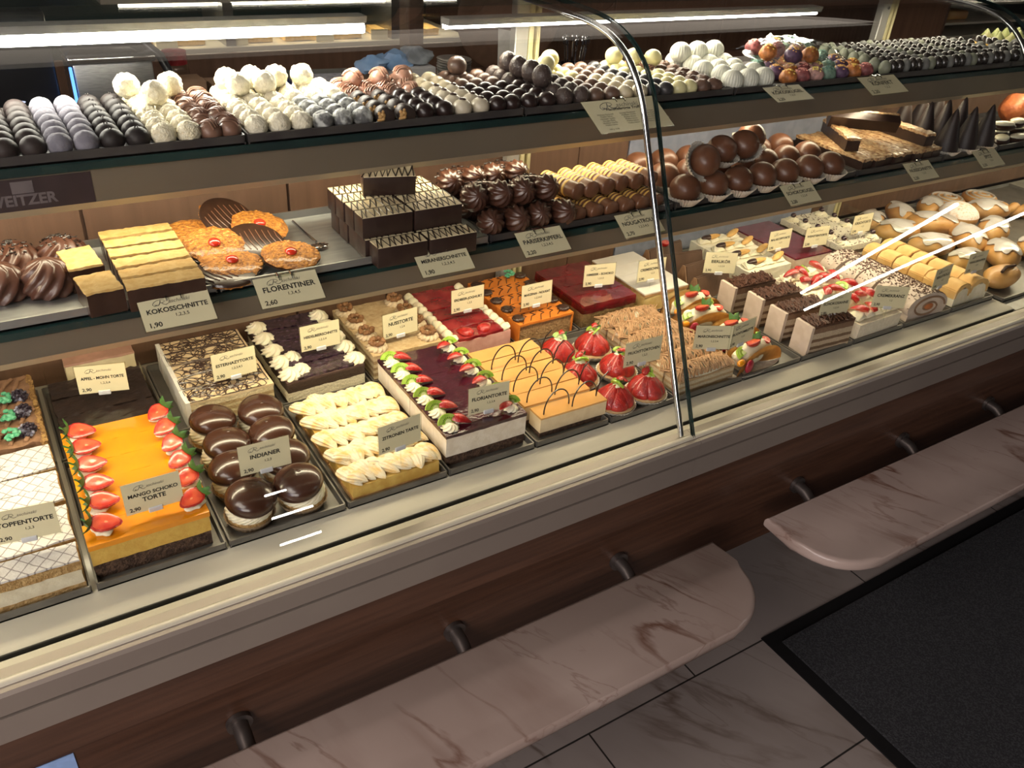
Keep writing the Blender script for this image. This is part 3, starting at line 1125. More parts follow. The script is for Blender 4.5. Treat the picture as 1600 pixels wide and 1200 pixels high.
def shell_blob(bm, c, L, w, h, ang, ribs=9):
    """piped shell: fat fluted teardrop"""
    n = 12
    seg = ribs * 4
    rings = []
    ca, sa = math.cos(ang), math.sin(ang)
    for i in range(n + 1):
        t = i / n
        rr = math.sin(PI * min(1.0, 0.06 + 0.94 * t ** 0.7)) ** 0.7 + 0.02
        ring = []
        for k in range(seg):
            a = 2 * PI * k / seg
            f = 1 + 0.26 * abs(math.cos(ribs * a / 2)) - 0.14
            u = L * (0.5 - t)
            v = w * 0.5 * rr * f * math.cos(a)
            z = h * 0.5 * rr * f * math.sin(a) + h * 0.35 + 0.25 * h * math.sin(PI * t)
            ring.append(bm.verts.new((c[0] + u * ca - v * sa, c[1] + u * sa + v * ca, c[2] + z)))
        rings.append(ring)
    for a, b in zip(rings, rings[1:]):
        for k in range(seg):
            bm.faces.new((a[k], a[(k + 1) % seg], b[(k + 1) % seg], b[k]))
    bm.faces.new(rings[0]); bm.faces.new(rings[-1])


for i in range(5):
    y = 0.949 + i * 0.050
    t, h = slice_('lemon tart slice with piped meringue, %s in its tray' % (ORD[i] + ('most' if i == 0 else ' from the front')), 0.148, 0.048, 0.434, y,
                  [('pastry_base', 0.007, CRUST, 0.0, 0.001), ('lemon_custard', 0.020, LEM, 0.0015, 0.0006)], R(jit(1)), 'lemon meringue slices')
    bm = newbm()
    for k in range(8):
        shell_blob(bm, (-0.066 + k * 0.0188 + jit(0.0015), 0.001 + jit(0.002), h - 0.003), 0.054, 0.027, 0.014, R(116 + jit(12)), 9)
    for k in range(7):
        shell_blob(bm, (-0.060 + k * 0.020 + jit(0.003), jit(0.016), h + 0.001), 0.036, 0.022, 0.012, R(115 + jit(35)), 9)
    obj('meringue', bm, MER, t, True, 28)

# --- dark berry glaze slices with kiwi and strawberry
BERRY = mat('dark_berry_glaze', (0.030, 0.004, 0.012), 0.07, (0.05, 0.006, 0.018), 60, coat=0.9, bump=0.55, bsc=90)
PINKM = mat('white_mousse_pink_edge', (0.80, 0.72, 0.60), 0.55, (0.72, 0.63, 0.5), 70, bump=0.2, bsc=200)
for i in range(6):
    y = 0.959 + i * 0.0435
    t, h = slice_('white mousse slice with dark berry glaze and kiwi, %s in its tray' % (ORD[i] + ('most' if i == 0 else ' from the front')), 0.150, 0.0425, 0.600, y,
                  [('chocolate_base', 0.019, DARKSPONGE, 0.001, 0.001), ('white_mousse', 0.036, PINKM, 0.0, 0.0004), ('berry_glaze', 0.006, BERRY, -0.0006, 0.0007)], R(jit(0.6)), 'dark berry glaze slices')
    # left: kiwi on cream with a strawberry wedge behind
    put('cream_dollop', ROS_ME, None, t, (-0.060, -0.004, h), (0, 0, jit(1)), (1.15, 1.15, 0.85))
    put('kiwi_slice', KIWI_ME, None, t, (-0.060, 0.002, h + 0.006), (R(62), R(jit(10)), R(-12 + jit(10))), 1.42)
    put('strawberry_wedge', WEDGE_ME, None, t, (-0.040, 0.003, h + 0.005), (R(15), R(10), R(-16 + jit(14))), 1.15)
    put('strawberry_leaves', LEAF_ME, None, t, (-0.050, 0.006, h + 0.006), (0.4, 0.2, 0.5), 0.9)
    # right
    put('cream_dollop', ROS_ME, None, t, (0.056, 0.0, h), (0, 0, jit(1)), (1.0, 1.0, 0.85))
    put('kiwi_slice', KIWI_ME, None, t, (0.060, 0.004, h + 0.007), (R(60), R(jit(10)), R(jit(12))), 1.35)
    put('strawberry_wedge', WEDGE_ME, None, t, (0.045, -0.003, h + 0.008), (R(10), R(-18), R(205 + jit(10))), 1.2)
    put('strawberry_leaves', LEAF_ME, None, t, (0.052, 0.002, h + 0.012), (0.4, 0.2, 0.9), 0.8)

# --- caramel slices with chocolate arcs
CARG = mat('caramel_glaze', (0.74, 0.40, 0.13), 0.12, (0.68, 0.34, 0.10), 14, coat=0.8, bump=0.1, bsc=40)
CARM = mat('ivory_mousse', (0.82, 0.66, 0.42), 0.5, (0.76, 0.59, 0.36), 60, bump=0.2, bsc=160)
for i in range(6):
    y = 0.956 + i * 0.0405
    t, h = slice_('ivory slice with caramel glaze and chocolate arcs, %s in its tray' % (ORD[i] + ('most' if i == 0 else ' from the front')), 0.138, 0.0375 if i else 0.035, 0.768 + (0.006 if i == 0 else 0), y + (-0.004 if i == 0 else 0),
                  [('dark_base', 0.010, DARKSPONGE, 0.001, 0.0008), ('ivory_mousse', 0.027, CARM, 0.0, 0.0003), ('caramel_glaze', 0.0035, CARG, -0.0003, 0.0003)], R(jit(1.2)), 'caramel slices')
    if i < 5:
        bm = newbm()
        for k in range(2):
            x0 = -0.060 + k * 0.058 + jit(0.003)
            pts = []
            for q in range(17):
                a = PI * q / 16
                pts.append((x0 + 0.029 - 0.029 * math.cos(a), -0.004 + 0.010 * (q / 16 - 0.5), h + 0.040 * math.sin(a)))
            tube(bm, pts, 0.0013, 6)
        tube(bm, [(x0 + 0.058, 0.001, h), (x0 + 0.060, 0.001, h + 0.018), (x0 + 0.067, 0.002, h + 0.034), (x0 + 0.080, 0.003, h + 0.044)], 0.0012, 6)
        obj('chocolate_arc', bm, BLACKCHOC, t)

# --- strawberry tartlets
TART = mat('pastry_shell', (0.55, 0.38, 0.20), 0.75, (0.45, 0.29, 0.14), 80, bump=0.3, bsc=200)
bm = newbm(); lathe(bm, [(0.030, 0.0), (0.031, 0.001), (0.040, 0.013), (0.0405, 0.013), (0.033, 0.002), (0, 0.002)], 96, flutes=32, famp=0.02); TC_ME = finish(bm, 'paper_case', True, 70); TC_ME.materials.append(PAPER)
bm = newbm(); lathe(bm, [(0.030, 0.002), (0.038, 0.013), (0.036, 0.015), (0, 0.014)], 48, flutes=24, famp=0.012); TS_ME = finish(bm, 'tart_shell', True, 70); TS_ME.materials.append(TART)
bm = newbm(); ball(bm, (0, 0, 0.014), (0.0285, 0.0285, 0.029), (24, 14), 0.03, 50, 1, flat=0.0); TM_ME = finish(bm, 'cream_dome'); TM_ME.materials.append(CREAM)


def me_berry_cap():
    """half strawberry leaning on the dome, tip up"""
    bm = newbm()
    prof = [(0.0004, -0.003), (0.009, -0.002), (0.0142, 0.002), (0.0162, 0.008), (0.0160, 0.014), (0.0138, 0.022), (0.0105, 0.030), (0.0065, 0.037), (0.0025, 0.042), (0.0003, 0.044)]
    lathe(bm, prof, 24, sx=0.72, sy=1.12)
    m = Matrix.Translation((0.0270, 0, 0.012)) @ Matrix.Rotation(R(-33), 4, 'Y')
    bmesh.ops.transform(bm, matrix=m, verts=bm.verts)
    return finish(bm, 'strawberry_half', True, 60)


QB_ME = me_berry_cap()
QB_ME.materials.append(STRAW)
for i, (x, y, w_) in enumerate(((0.878, 0.953, 'front left in its tray'), (0.954, 0.955, 'front right in its tray beside the post'), (0.866, 1.048, 'middle left in its tray'), (0.952, 1.040, 'middle right in its tray, behind its price card'),
                                (0.878, 1.136, 'rear left in its tray'), (0.957, 1.128, 'rear right in its tray'))):
    t = thing('strawberry_tartlet', 'strawberry tartlet with kiwi, ' + w_, 'tartlet', (x, y, ZC), random.uniform(0, 6), 'strawberry tartlets')
    put('paper_case', TC_ME, None, t)
    put('tart_shell', TS_ME, None, t)
    put('cream_dome', TM_ME, None, t)
    for k in range(6):
        put('strawberry_half', QB_ME, None, t, (0, 0, 0), (0, 0, 2 * PI * k / 6 + jit(0.05)), (1.05, 1.0, 1.05 + jit(0.04)))
    put('cream_dollop', DOL_ME, None, t, (0, 0, 0.047), (0, 0, 0), 0.75)
    o = put('kiwi_slice', KIWI_ME, None, t, (0.003, 0.0, 0.052), (R(60), 0, random.uniform(0, 6)), 1.1)
    put('kiwi_slice', KIWI_ME, None, t, (-0.006, 0.003, 0.052), (R(70), 0, random.uniform(0, 6)), 0.8)
    put('strawberry_wedge', WEDGE_ME, None, t, (0.0, 0.008, 0.058), (0, R(-20), random.uniform(0, 6)), 0.85)
    put('strawberry_leaves', LEAF_ME, None, t, (0.006, 0.008, 0.060), (0.5, 0.5, random.uniform(0, 6)), 0.75)

# --- chestnut vermicelli slices
VERM = mat('chestnut_vermicelli', (0.50, 0.31, 0.17), 0.7, (0.38, 0.22, 0.11), 120, bump=0.3)
CHEST = layer_mat('chestnut_layers', [(0, (0.42, 0.29, 0.15)), (0.008, (0.60, 0.50, 0.33)), (0.014, (0.45, 0.32, 0.17)), (0.019, (0.62, 0.52, 0.35)), (0.026, (0.48, 0.33, 0.18))], wob=0.0012)
for i in range(6):
    y = 0.950 + i * 0.0445
    t = thing('cake_slice', 'chestnut slice covered in vermicelli strands, %s in its tray' % (ORD[i] + ('most' if i == 0 else ' from the front')), 'cake slice', (1.083, y, ZC), R(jit(2)), 'chestnut vermicelli slices')
    bm = newbm(); rough_box(bm, (-0.072, -0.0205, 0), (0.072, 0.0205, 0.031), 0.0008, 70, 0.008, i); obj('layered_sponge', bm, CHEST, t, True, 50)
    bm = newbm()
    ball(bm, (0, 0, 0.031), (0.071, 0.0205, 0.014), (20, 10), 0.02, 60, i, flat=0)
    obj('cream_filling', bm, CREAM, t)
    bm = newbm()
    for k in range(96):
        x = -0.070 + 0.140 * (k + 0.5) / 96 + jit(0.003)
        pts = []
        sk = 0.006 + jit(0.022)
        env = math.sqrt(max(0.05, 1 - (x / 0.075) ** 2))
        for q in range(8):
            u = -1 + 2 * q / 7
            pts.append((x + sk * u + jit(0.0012), u * 0.0225, 0.0335 + 0.0150 * env * math.sqrt(max(0, 1 - (u * 0.97) ** 2)) + jit(0.0014) + 0.0018 * (k % 2)))
        tube(bm, pts, 0.0013, 4)
    obj('vermicelli', bm, VERM, t, True, 80)

# --- fruit filled omelettes (boats)
OML = mat('baked_omelette', (0.66, 0.40, 0.13), 0.6, (0.52, 0.27, 0.07), 35, bump=0.3, bsc=120)
RASP = mat('raspberry', (0.30, 0.01, 0.03), 0.35, (0.42, 0.02, 0.05), 200, coat=0.4)
for i, (x, y, rz, w_) in enumerate(((1.226, 0.955, 8, 'front one, behind its price card'), (1.245, 1.035, 4, 'second from the front'), (1.238, 1.112, -4, 'third from the front, beside the post'), (1.26, 1.172, 4, 'rearmost'))):
    t = thing('fruit_omelette', 'folded sponge omelette filled with cream and fruit, ' + w_, 'pastry', (x, y, ZC), R(rz), 'fruit omelettes')
    t.scale = (1.1, 1.1, 1.12)
    if i == 0:
        bm = newbm(); lathe(bm, [(0.045, 0.0), (0.052, 0.0015), (0.056, 0.004), (0.056, 0.005), (0.05, 0.003), (0, 0.002)], 40, sx=1.5, sy=0.62); obj('paper_doily', bm, PAPER, t)
    for s in (-1, 1):
        bm = newbm()
        n_, m_ = 16, 8
        rows = []
        for a_ in range(n_ + 1):
            th = PI * a_ / n_
            row_ = []
            for b_ in range(m_ + 1):
                rr = b_ / m_
                px = 0.068 * math.cos(th) * (0.3 + 0.7 * rr)
                hz = 0.042 * math.sin(th) * rr
                row_.append(bm.verts.new((px, s * (0.006 + 0.016 * rr ** 0.6 * (1 if s < 0 else 0.9)), 0.004 + hz)))
            rows.append(row_)
        for a, b in zip(rows, rows[1:]):
            for k in range(m_):
                bm.faces.new((a[k], a[k + 1], b[k + 1], b[k]))
        bmesh.ops.solidify(bm, geom=list(bm.faces), thickness=0.006)
        obj('omelette_half', bm, OML, t, True, 60)
    bm = newbm(); ball(bm, (0, 0, 0.026), (0.056, 0.017, 0.022), (30, 14), 0.06, 90, i); obj('cream_filling', bm, CREAM, t)
    put('kiwi_slice', KIWI_ME, None, t, (-0.038, -0.010, 0.037), (R(28), 0, 0.2), 1.5)
    put('kiwi_slice', KIWI_ME, None, t, (0.020, 0.004, 0.045), (R(60), 0, 0.6), 1.2)
    strawberry(t, (-0.012, -0.004, 0.053), R(200), 1.15, R(-6), True, R(20))
    strawberry(t, (0.036, -0.002, 0.043), R(20), 0.85, R(10), False, R(15))
    bm = newbm(); ball(bm, (-0.040, -0.026, 0.022), (0.011, 0.005, 0.013), (16, 10)); obj('dark_berry', bm, RASP, t)
    bm = newbm(); ball(bm, (-0.056, -0.018, 0.030), (0.010, 0.006, 0.007), (14, 8)); obj('apricot_piece', bm, MANGO, t)

# --- tall chocolate shaving slices
SHAV = mat('chocolate_shavings', (0.060, 0.022, 0.012), 0.5, (0.095, 0.036, 0.02), 200)
TALL = layer_mat('mocha_layers', [(0, (0.12, 0.07, 0.035)), (0.006, (0.5, 0.38, 0.26)), (0.013, (0.17, 0.10, 0.055)), (0.020, (0.52, 0.40, 0.28)), (0.030, (0.2, 0.12, 0.07)), (0.037, (0.52, 0.41, 0.29)), (0.050, (0.22, 0.13, 0.08))], wob=0.0016)
MOCHA = mat('pale_mocha_cream', (0.60, 0.49, 0.41), 0.6, (0.54, 0.43, 0.35), 60, bump=0.15, bsc=90)
for i, (x, y, rz) in enumerate(((1.421, 0.943, -4), (1.417, 1.012, -4), (1.420, 1.082, -2), (1.405, 1.150, -2))):
    t = thing('cake_slice', 'tall layered slice topped with chocolate shavings, %s in its tray' % (ORD[i] + ('most' if i == 0 else ' from the front')), 'cake slice', (x, y, ZC), R(rz), 'tall chocolate shaving slices')
    bm = newbm(); rough_box(bm, (-0.055, -0.022, 0), (0.062, 0.022, 0.064), 0.0009, 70, 0.008, i); obj('layered_sponge', bm, TALL, t, True, 50)
    bm = newbm(); rough_box(bm, (-0.062, -0.0235, 0), (-0.0545, 0.0235, 0.068), 0.0005, 50, 0.006, i); obj('cream_side', bm, MOCHA, t, True, 50)
    bm = newbm()
    rough_box(bm, (-0.055, -0.0225, 0.063), (0.062, 0.0225, 0.068), 0.001, 90, 0.008, i)
    for k in range(150):
        cx_, cy_ = random.uniform(-0.053, 0.059), random.uniform(-0.019, 0.019)
        a = R(65 + jit(28))
        L = random.uniform(0.006, 0.013)
        dx, dy = math.cos(a) * L, math.sin(a) * L
        zz = 0.0685 + random.uniform(0, 0.004)
        tube(bm, [(cx_ - dx, max(-0.024, cy_ - dy), zz), (cx_, cy_, zz + 0.0015), (cx_ + dx, min(0.024, cy_ + dy), zz)], 0.0013, 4)
    obj('chocolate_shavings', bm, SHAV, t, True, 80)

# --- cream slices with glazed berries
for i in range(5):
    y = 0.945 + i * 0.051
    t = thing('cake_slice', 'pale cream slice with red glazed berries, %s in its tray' % (ORD[i] + ('most' if i == 0 else ' from the front')), 'cake slice', (1.588, y, ZC), R(jit(2)), 'cream slices with glazed berries')
    bm = newbm(); rough_box(bm, (-0.075, -0.0235, 0), (0.070, 0.0235, 0.040), 0.0006, 60, 0.008, i); obj('cream_block', bm, WHITE, t, True, 50)
    bm = newbm()
    for k in range(5):
        shell_blob(bm, (-0.056 + k * 0.028, 0, 0.037), 0.036, 0.032, 0.018, R(20 + jit(20)), 6)
    obj('piped_cream', bm, CREAM, t, True, 80)
    for k in range(4):
        x = -0.045 + k * 0.03
        if k % 3 == 2 and i % 2 == 0:
            put('kiwi_slice', KIWI_ME, None, t, (x, 0.004, 0.056), (R(30), 0, jit(2)), 1.3)
        else:
            put('strawberry_wedge', WEDGE_ME, None, t, (x, jit(0.006), 0.056), (R(jit(20)), R(jit(20)), jit(3)), 1.35)

# --- roulades
ROUL = mat('pale_roulade', (0.62, 0.52, 0.44), 0.65, (0.54, 0.44, 0.36), 40, bump=0.25, bsc=120)
for i in range(5):
    y = 0.950 + i * 0.053
    t = thing('roulade_slice', 'cream covered roulade slice with chocolate flakes, %s in its tray' % (ORD[i] + ('most' if i == 0 else ' from the front')), 'cake slice', (1.763, y, ZC), R(-6 + jit(2)), 'cream roulade slices')
    t.scale = (1.0, 1.0, 1.14)
    prof = [(0.062 * math.cos(a), 0.026 + 0.031 * math.sin(a)) for a in [R(-25) + R(230) * k / 22 for k in range(23)]] + [(-0.058, 0.0), (0.058, 0.0)]
    bm = newbm()
    a = [bm.verts.new((p[0], -0.0245, p[1])) for p in prof]
    b = [bm.verts.new((p[0], 0.0245, p[1])) for p in prof]
    bm.faces.new(a); bm.faces.new(b)
    for k in range(len(prof)):
        bm.faces.new((a[k], a[(k + 1) % len(prof)], b[(k + 1) % len(prof)], b[k]))
    obj('roulade_body', bm, ROUL, t, True, 40)
    bm = newbm()
    sp = []
    for k in range(60):
        a_ = k * 0.2
        rr = 0.0535 * (1 - k / 66)
        sp.append((rr * math.cos(a_), -0.0250, 0.026 + rr * 0.46 * math.sin(a_)))
    tube(bm, sp, 0.0024, 5)
    obj('spiral_filling', bm, mat('cocoa_spiral', (0.30, 0.18, 0.11), 0.7), t)
    bm = newbm(); ball(bm, (0.002, -0.0245, 0.026), (0.016, 0.0028, 0.008), (16, 8)); obj('fruit_filling', bm, mat('peach_filling', (0.55, 0.17, 0.05), 0.4), t)
    bm = newbm()
    for k in range(230):
        a_ = R(random.gauss(90, 30))
        px, pz = 0.0625 * math.cos(a_), 0.026 + 0.0315 * math.sin(a_)
        py = random.uniform(-0.024, 0.024)
        ang = random.uniform(0, PI)
        dx, dy = 0.002 * math.cos(ang), 0.002 * math.sin(ang)
        tube(bm, [(px - dx, py - dy, pz), (px + dx, py + dy, pz + 0.0004)], 0.0007, 4)
    obj('chocolate_flakes', bm, SHAV, t)

# --- sponge pockets
POCK = mat('golden_sponge_skin', (0.72, 0.46, 0.17), 0.65, (0.62, 0.36, 0.11), 30, bump=0.15, bsc=120)
for i in range(6):
    for k in range(2):
        x = 1.895 + k * 0.070
        y = 0.948 + i * 0.045
        t = thing('sponge_pocket', 'folded golden sponge pocket with cream, %s row from the front, %s one' % (ORD[i], 'left' if k == 0 else 'right'), 'pastry', (x, y, ZC), R(jit(8)), 'golden sponge pockets')
        t.scale = (1.04, 1.04, 1.15)
        bm = newbm()
        prof = [(0.033 * math.cos(a), 0.030 + 0.022 * math.sin(a)) for a in [R(-15) + R(180 + 20) * q / 10 for q in range(11)]]
        prof = [(0.031, 0.018), (0.033, 0.034), (0.022, 0.047), (0.002, 0.052), (-0.020, 0.050), (-0.031, 0.040), (-0.030, 0.020), (-0.024, 0.022), (-0.024, 0.036), (0.0, 0.046), (0.022, 0.036), (0.024, 0.018)]
        a = [bm.verts.new((p[0], -0.020, p[1])) for p in prof]
        b = [bm.verts.new((p[0], 0.020, p[1])) for p in prof]
        bm.faces.new(a); bm.faces.new(b)
        for q in range(len(prof)):
            bm.faces.new((a[q], a[(q + 1) % len(prof)], b[(q + 1) % len(prof)], b[q]))
        bmesh.ops.bevel(bm, geom=list(bm.edges), offset=0.0015, segments=2, affect='EDGES')
        obj('sponge_wrap', bm, POCK, t, True, 40)
        bm = newbm(); rough_box(bm, (-0.029, -0.019, 0), (0.030, 0.019, 0.040), 0.002, 60, 0.008, i + k); obj('cream_filling', bm, CREAM, t, True, 60)

# ================================================================== deck, rear row
Y2 = 1.225
# blackberry chocolate cake
CHC = mat('chocolate_butter_cream', (0.21, 0.11, 0.06), 0.6, (0.30, 0.17, 0.10), 60, bump=0.5, bsc=110)
BBERRY = mat('sugared_blackberry', (0.018, 0.010, 0.022), 0.45, (0.32, 0.33, 0.45), 90, 0.52, 0.62, bump=0.6, bsc=220)
SUGL = mat('sugared_mint', (0.05, 0.34, 0.17), 0.7, (0.15, 0.45, 0.27), 200, bump=0.6, bsc=300)
NUTS = mat('chopped_nut_edge', (0.45, 0.27, 0.09), 0.85, (0.25, 0.13, 0.05), 220, bump=1.0, bsc=260)


def me_berry():
    bm = newbm()
    for k in range(40):
        z = 1 - 2 * (k + 0.5) / 40
        a = k * 2.39996
        r = math.sqrt(1 - z * z)
        ball(bm, (0.0075 * r * math.cos(a), 0.0075 * r * math.sin(a), 0.0095 * z), 0.0023, (7, 5))
    ball(bm, (0, 0, 0), (0.007, 0.007, 0.009), (12, 8))
    return finish(bm, 'berry')


BB_ME = me_berry()
BB_ME.materials.append(BBERRY)
bm = newbm()
for k in range(12):
    a = k * 2.4
    ball(bm, (0.007 * math.cos(a) * (0.4 + k / 18), 0.008 * math.sin(a) * (0.4 + k / 18), 0.002 + 0.003 * (k % 3)), (0.0034, 0.0034, 0.0026), (8, 6), 0.2, 300, k)
MINT_ME = finish(bm, 'mint')
MINT_ME.materials.append(SUGL)
for i in range(4):
    y = 1.238 + i * 0.052
    t, h = slice_('chocolate cream slice with nut edge and sugared blackberry, %s in its tray' % (ORD[i] + ('most' if i == 0 else ' from the front')), 0.146, 0.0505, -0.086, y,
                  [('chocolate_sponge', 0.040, DARKSPONGE, 0.002, 0.002), ('chocolate_cream', 0.010, CHC, 0.0, 0.003)], R(jit(2)), 'blackberry chocolate slices')
    bm = newbm(); rough_box(bm, (0.0705, -0.0245, 0.002), (0.0785, 0.0245, 0.050), 0.003, 150, 0.005, i); obj('nut_edge', bm, NUTS, t, True, 60)
    bm = newbm()
    for k in range(7):
        tube(bm, [(-0.07 + k * 0.02, -0.02 + jit(0.004), h + 0.001), (-0.062 + k * 0.02, jit(0.01), h + 0.005), (-0.05 + k * 0.02, 0.018, h + 0.001)], 0.0035, 6)
    obj('cream_ruffles', bm, CHC, t, True, 70)
    if i < 3:
        put('blackberry', BB_ME, None, t, (0.056, 0.0 + jit(0.004), h + 0.010), (jit(1), R(70), jit(1)), 1.25)
        put('sugared_mint_leaf', MINT_ME, None, t, (0.036, -0.006, h + 0.006), (0, 0, jit(2)), 1.25)

# poppy seed cake with an upturned slab behind
POPPY = mat('dark_poppy_glaze', (0.018, 0.011, 0.009), 0.3, (0.010, 0.006, 0.005), 35, coat=0.3, bump=0.9, bsc=50)
for i in range(3):
    t, h = slice_('dark poppy seed slice in a clear sleeve, %s in its tray' % (ORD[i] + ('most' if i == 0 else ' from the front')), 0.142, 0.054, 0.084, 1.242 + i * 0.055,
                  [('poppy_sponge', 0.034, DARKSPONGE, 0.002, 0.002), ('poppy_glaze', 0.013, POPPY, 0.0, 0.003)], R(jit(2)), 'poppy seed slices')
t, h = slice_('pale custard slab standing behind the poppy seed slices', 0.11, 0.028, 0.100, 1.417, [('custard', 0.058, mat('pale_custard', (0.70, 0.60, 0.38), 0.5, (0.62, 0.52, 0.32), 40, bump=0.2), 0, 0.0012), ('brown_skin', 0.004, mat('pink_skin', (0.5, 0.28, 0.2), 0.6), -0.0005, 0.001)])
bm = newbm(); box(bm, (0.012, 1.216, ZC), (0.0135, 1.42, ZC + 0.050)); box(bm, (0.012, 1.2145, ZC), (0.160, 1.216, ZC + 0.030)); box(bm, (0.158, 1.216, ZC), (0.1595, 1.39, ZC + 0.050))
tag(obj('clear_sleeve', bm, PLEXI, None, False), 'clear acrylic sleeve around the dark poppy seed slices', 'cake sleeve')

# drizzled layer cake
ESTL = layer_mat('nut_sponge_layers', [(0, (0.50, 0.36, 0.18)), (0.006, (0.68, 0.56, 0.33)), (0.011, (0.48, 0.34, 0.17)), (0.017, (0.68, 0.56, 0.33)), (0.022, (0.48, 0.34, 0.17)), (0.028, (0.68, 0.56, 0.33)), (0.033, (0.48, 0.34, 0.17)), (0.039, (0.7, 0.58, 0.36))], wob=0.0012)
ICE = mat('ivory_icing', (0.74, 0.58, 0.36), 0.5, (0.68, 0.52, 0.31), 40, bump=0.15)
CREAMS = mat('smooth_white_icing', (0.82, 0.80, 0.74), 0.5, (0.78, 0.75, 0.68), 30, bump=0.2, bsc=90)


def loops(bm, w, d, h, n, r=0.0011, rad=0.012):
    for k in range(n):
        x = random.uniform(-w / 2 - 0.004, w / 2)
        y0 = random.uniform(-d / 2, d / 2)
        ph = random.uniform(0, 6)
        rr = rad * random.uniform(0.6, 1.4)
        pts = []
        for q in range(15):
            a = ph + q * 0.5
            px = max(-w / 2, min(w / 2, x + rr * 1.5 * math.cos(a) + 0.0025 * q * math.cos(ph)))
            py = max(-d / 2, min(d / 2, y0 + rr * math.sin(a) * 1.3))
            pts.append((px, py, h + 0.0004 * (k % 3)))
        tube(bm, pts, r, 4)


for i in range(5):
    y = 1.236 + i * 0.0425
    t = thing('cake_slice', 'ivory layer cake slice with chocolate scribbles, %s in its tray' % (ORD[i] + ('most' if i == 0 else ' from the front')), 'cake slice', (0.268, y, ZC), R(jit(1)), 'drizzled layer cake slices')
    bm = newbm(); rough_box(bm, (-0.066, -0.0205, 0), (0.072, 0.0205, 0.048), 0.0008, 70, 0.008, i); obj('sponge_layers', bm, ESTL, t, True, 50)
    bm = newbm(); rough_box(bm, (-0.0665, -0.0208, 0.048), (0.0725, 0.0208, 0.052), 0.0005, 70, 0.008, i); obj('icing', bm, ICE, t, True, 50)
    bm = newbm(); rough_box(bm, (-0.0735, -0.0208, 0), (-0.0665, 0.0208, 0.0535), 0.0006, 60, 0.008, i); obj('white_side', bm, CREAMS, t, True, 50)
    bm = newbm(); loops(bm, 0.136, 0.040, 0.0524, 26, 0.00085); obj('chocolate_scribbles', bm, CHOC, t)

# blueberry slices
BLUE = mat('dark_blueberry_jelly', (0.022, 0.010, 0.018), 0.15, (0.06, 0.03, 0.05), 110, coat=0.7, bump=0.9, bsc=150)
HLAY = layer_mat('cream_and_dark_sponge', [(0, (0.045, 0.025, 0.014)), (0.008, (0.72, 0.66, 0.48)), (0.027, (0.05, 0.028, 0.016)), (0.044, (0.09, 0.05, 0.04))], wob=0.003, nsc=45)
for i in range(5):
    y = 1.234 + i * 0.045
    t = thing('cake_slice', 'dark sponge slice with blueberry jelly and cream rosettes, %s in its tray' % (ORD[i] + ('most' if i == 0 else ' from the front')), 'cake slice', (0.434, y, ZC), R(jit(2)), 'blueberry slices')
    bm = newbm(); rough_box(bm, (-0.072, -0.0215, 0), (0.072, 0.0215, 0.048), 0.0012, 70, 0.008, i); obj('layered_sponge', bm, HLAY, t, True, 50)
    bm = newbm(); rough_box(bm, (-0.052, -0.020, 0.048), (0.052, 0.020, 0.053), 0.0025, 90, 0.005, i); obj('blueberry_jelly', bm, BLUE, t, True, 60)
    for x in (-0.060, 0.060):
        put('cream_rosette', ROS_ME, None, t, (x, jit(0.002), 0.047), (0, 0, jit(3)), (1.55, 1.65, 1.5))
        if x < 0 and i < 2:
            put('cream_rosette', ROS_ME, None, t, (-0.038, 0.004, 0.048), (0, 0, jit(3)), (1.35, 1.35, 1.5))

# walnut cake
WALN = mat('walnut_kernel', (0.27, 0.13, 0.05), 0.6, (0.18, 0.08, 0.03), 150, bump=0.6, bsc=200)
NCR = mat('coffee_cream', (0.56, 0.42, 0.24), 0.6, (0.47, 0.33, 0.17), 120, bump=0.5, bsc=130)
NLAY = layer_mat('coffee_layers', [(0, (0.10, 0.05, 0.025)), (0.006, (0.56, 0.44, 0.26)), (0.012, (0.33, 0.22, 0.11)), (0.018, (0.56, 0.44, 0.26)), (0.024, (0.33, 0.22, 0.11)), (0.030, (0.56, 0.44, 0.26)), (0.037, (0.33, 0.22, 0.11)), (0.043, (0.58, 0.45, 0.27))], wob=0.0016)
bm = newbm()
for s in (-1, 1):
    for k in range(7):
        a = PI * k / 6
        ball(bm, (0.006 * math.cos(a), s * (0.0025 + 0.004 * math.sin(a)), 0.0025 + 0.001 * (k % 2)), (0.003, 0.0025, 0.0025), (8, 6), 0.2, 300, k)
WAL_ME = finish(bm, 'walnut'); WAL_ME.materials.append(WALN)
bm = newbm()
lathe(bm, [(0.0125, 0), (0.0145, 0.003), (0.012, 0.007), (0.004, 0.009), (0, 0.009)], 60, flutes=12, famp=0.09, twist=60); NR_ME = finish(bm, 'coffee_rosette', True, 70); NR_ME.materials.append(mat('pale_coffee_cream', (0.66, 0.52, 0.34), 0.6, bump=0.3))
for i in range(4):
    y = 1.243 + i * 0.050
    t = thing('cake_slice', 'coffee cream layer slice with walnuts on rosettes, %s in its tray' % (ORD[i] + ('most' if i == 0 else ' from the front')), 'cake slice', (0.596, y, ZC), R(jit(1)), 'walnut slices')
    bm = newbm(); rough_box(bm, (-0.069, -0.024, 0), (0.069, 0.024, 0.050), 0.0008, 70, 0.008, i); obj('layered_sponge', bm, NLAY, t, True, 50)
    bm = newbm(); rough_box(bm, (-0.0695, -0.0245, 0.050), (0.0695, 0.0245, 0.055), 0.0008, 70, 0.008, i); obj('coffee_icing', bm, NCR, t, True, 50)
    for x in (-0.052, 0.052):
        r_ = put('coffee_rosette', NR_ME, None, t, (x, 0, 0.054), (0, 0, jit(3)), 1.35)
        put('walnut', WAL_ME, None, t, (x, 0, 0.065), (0, 0, jit(3)), 1.7)

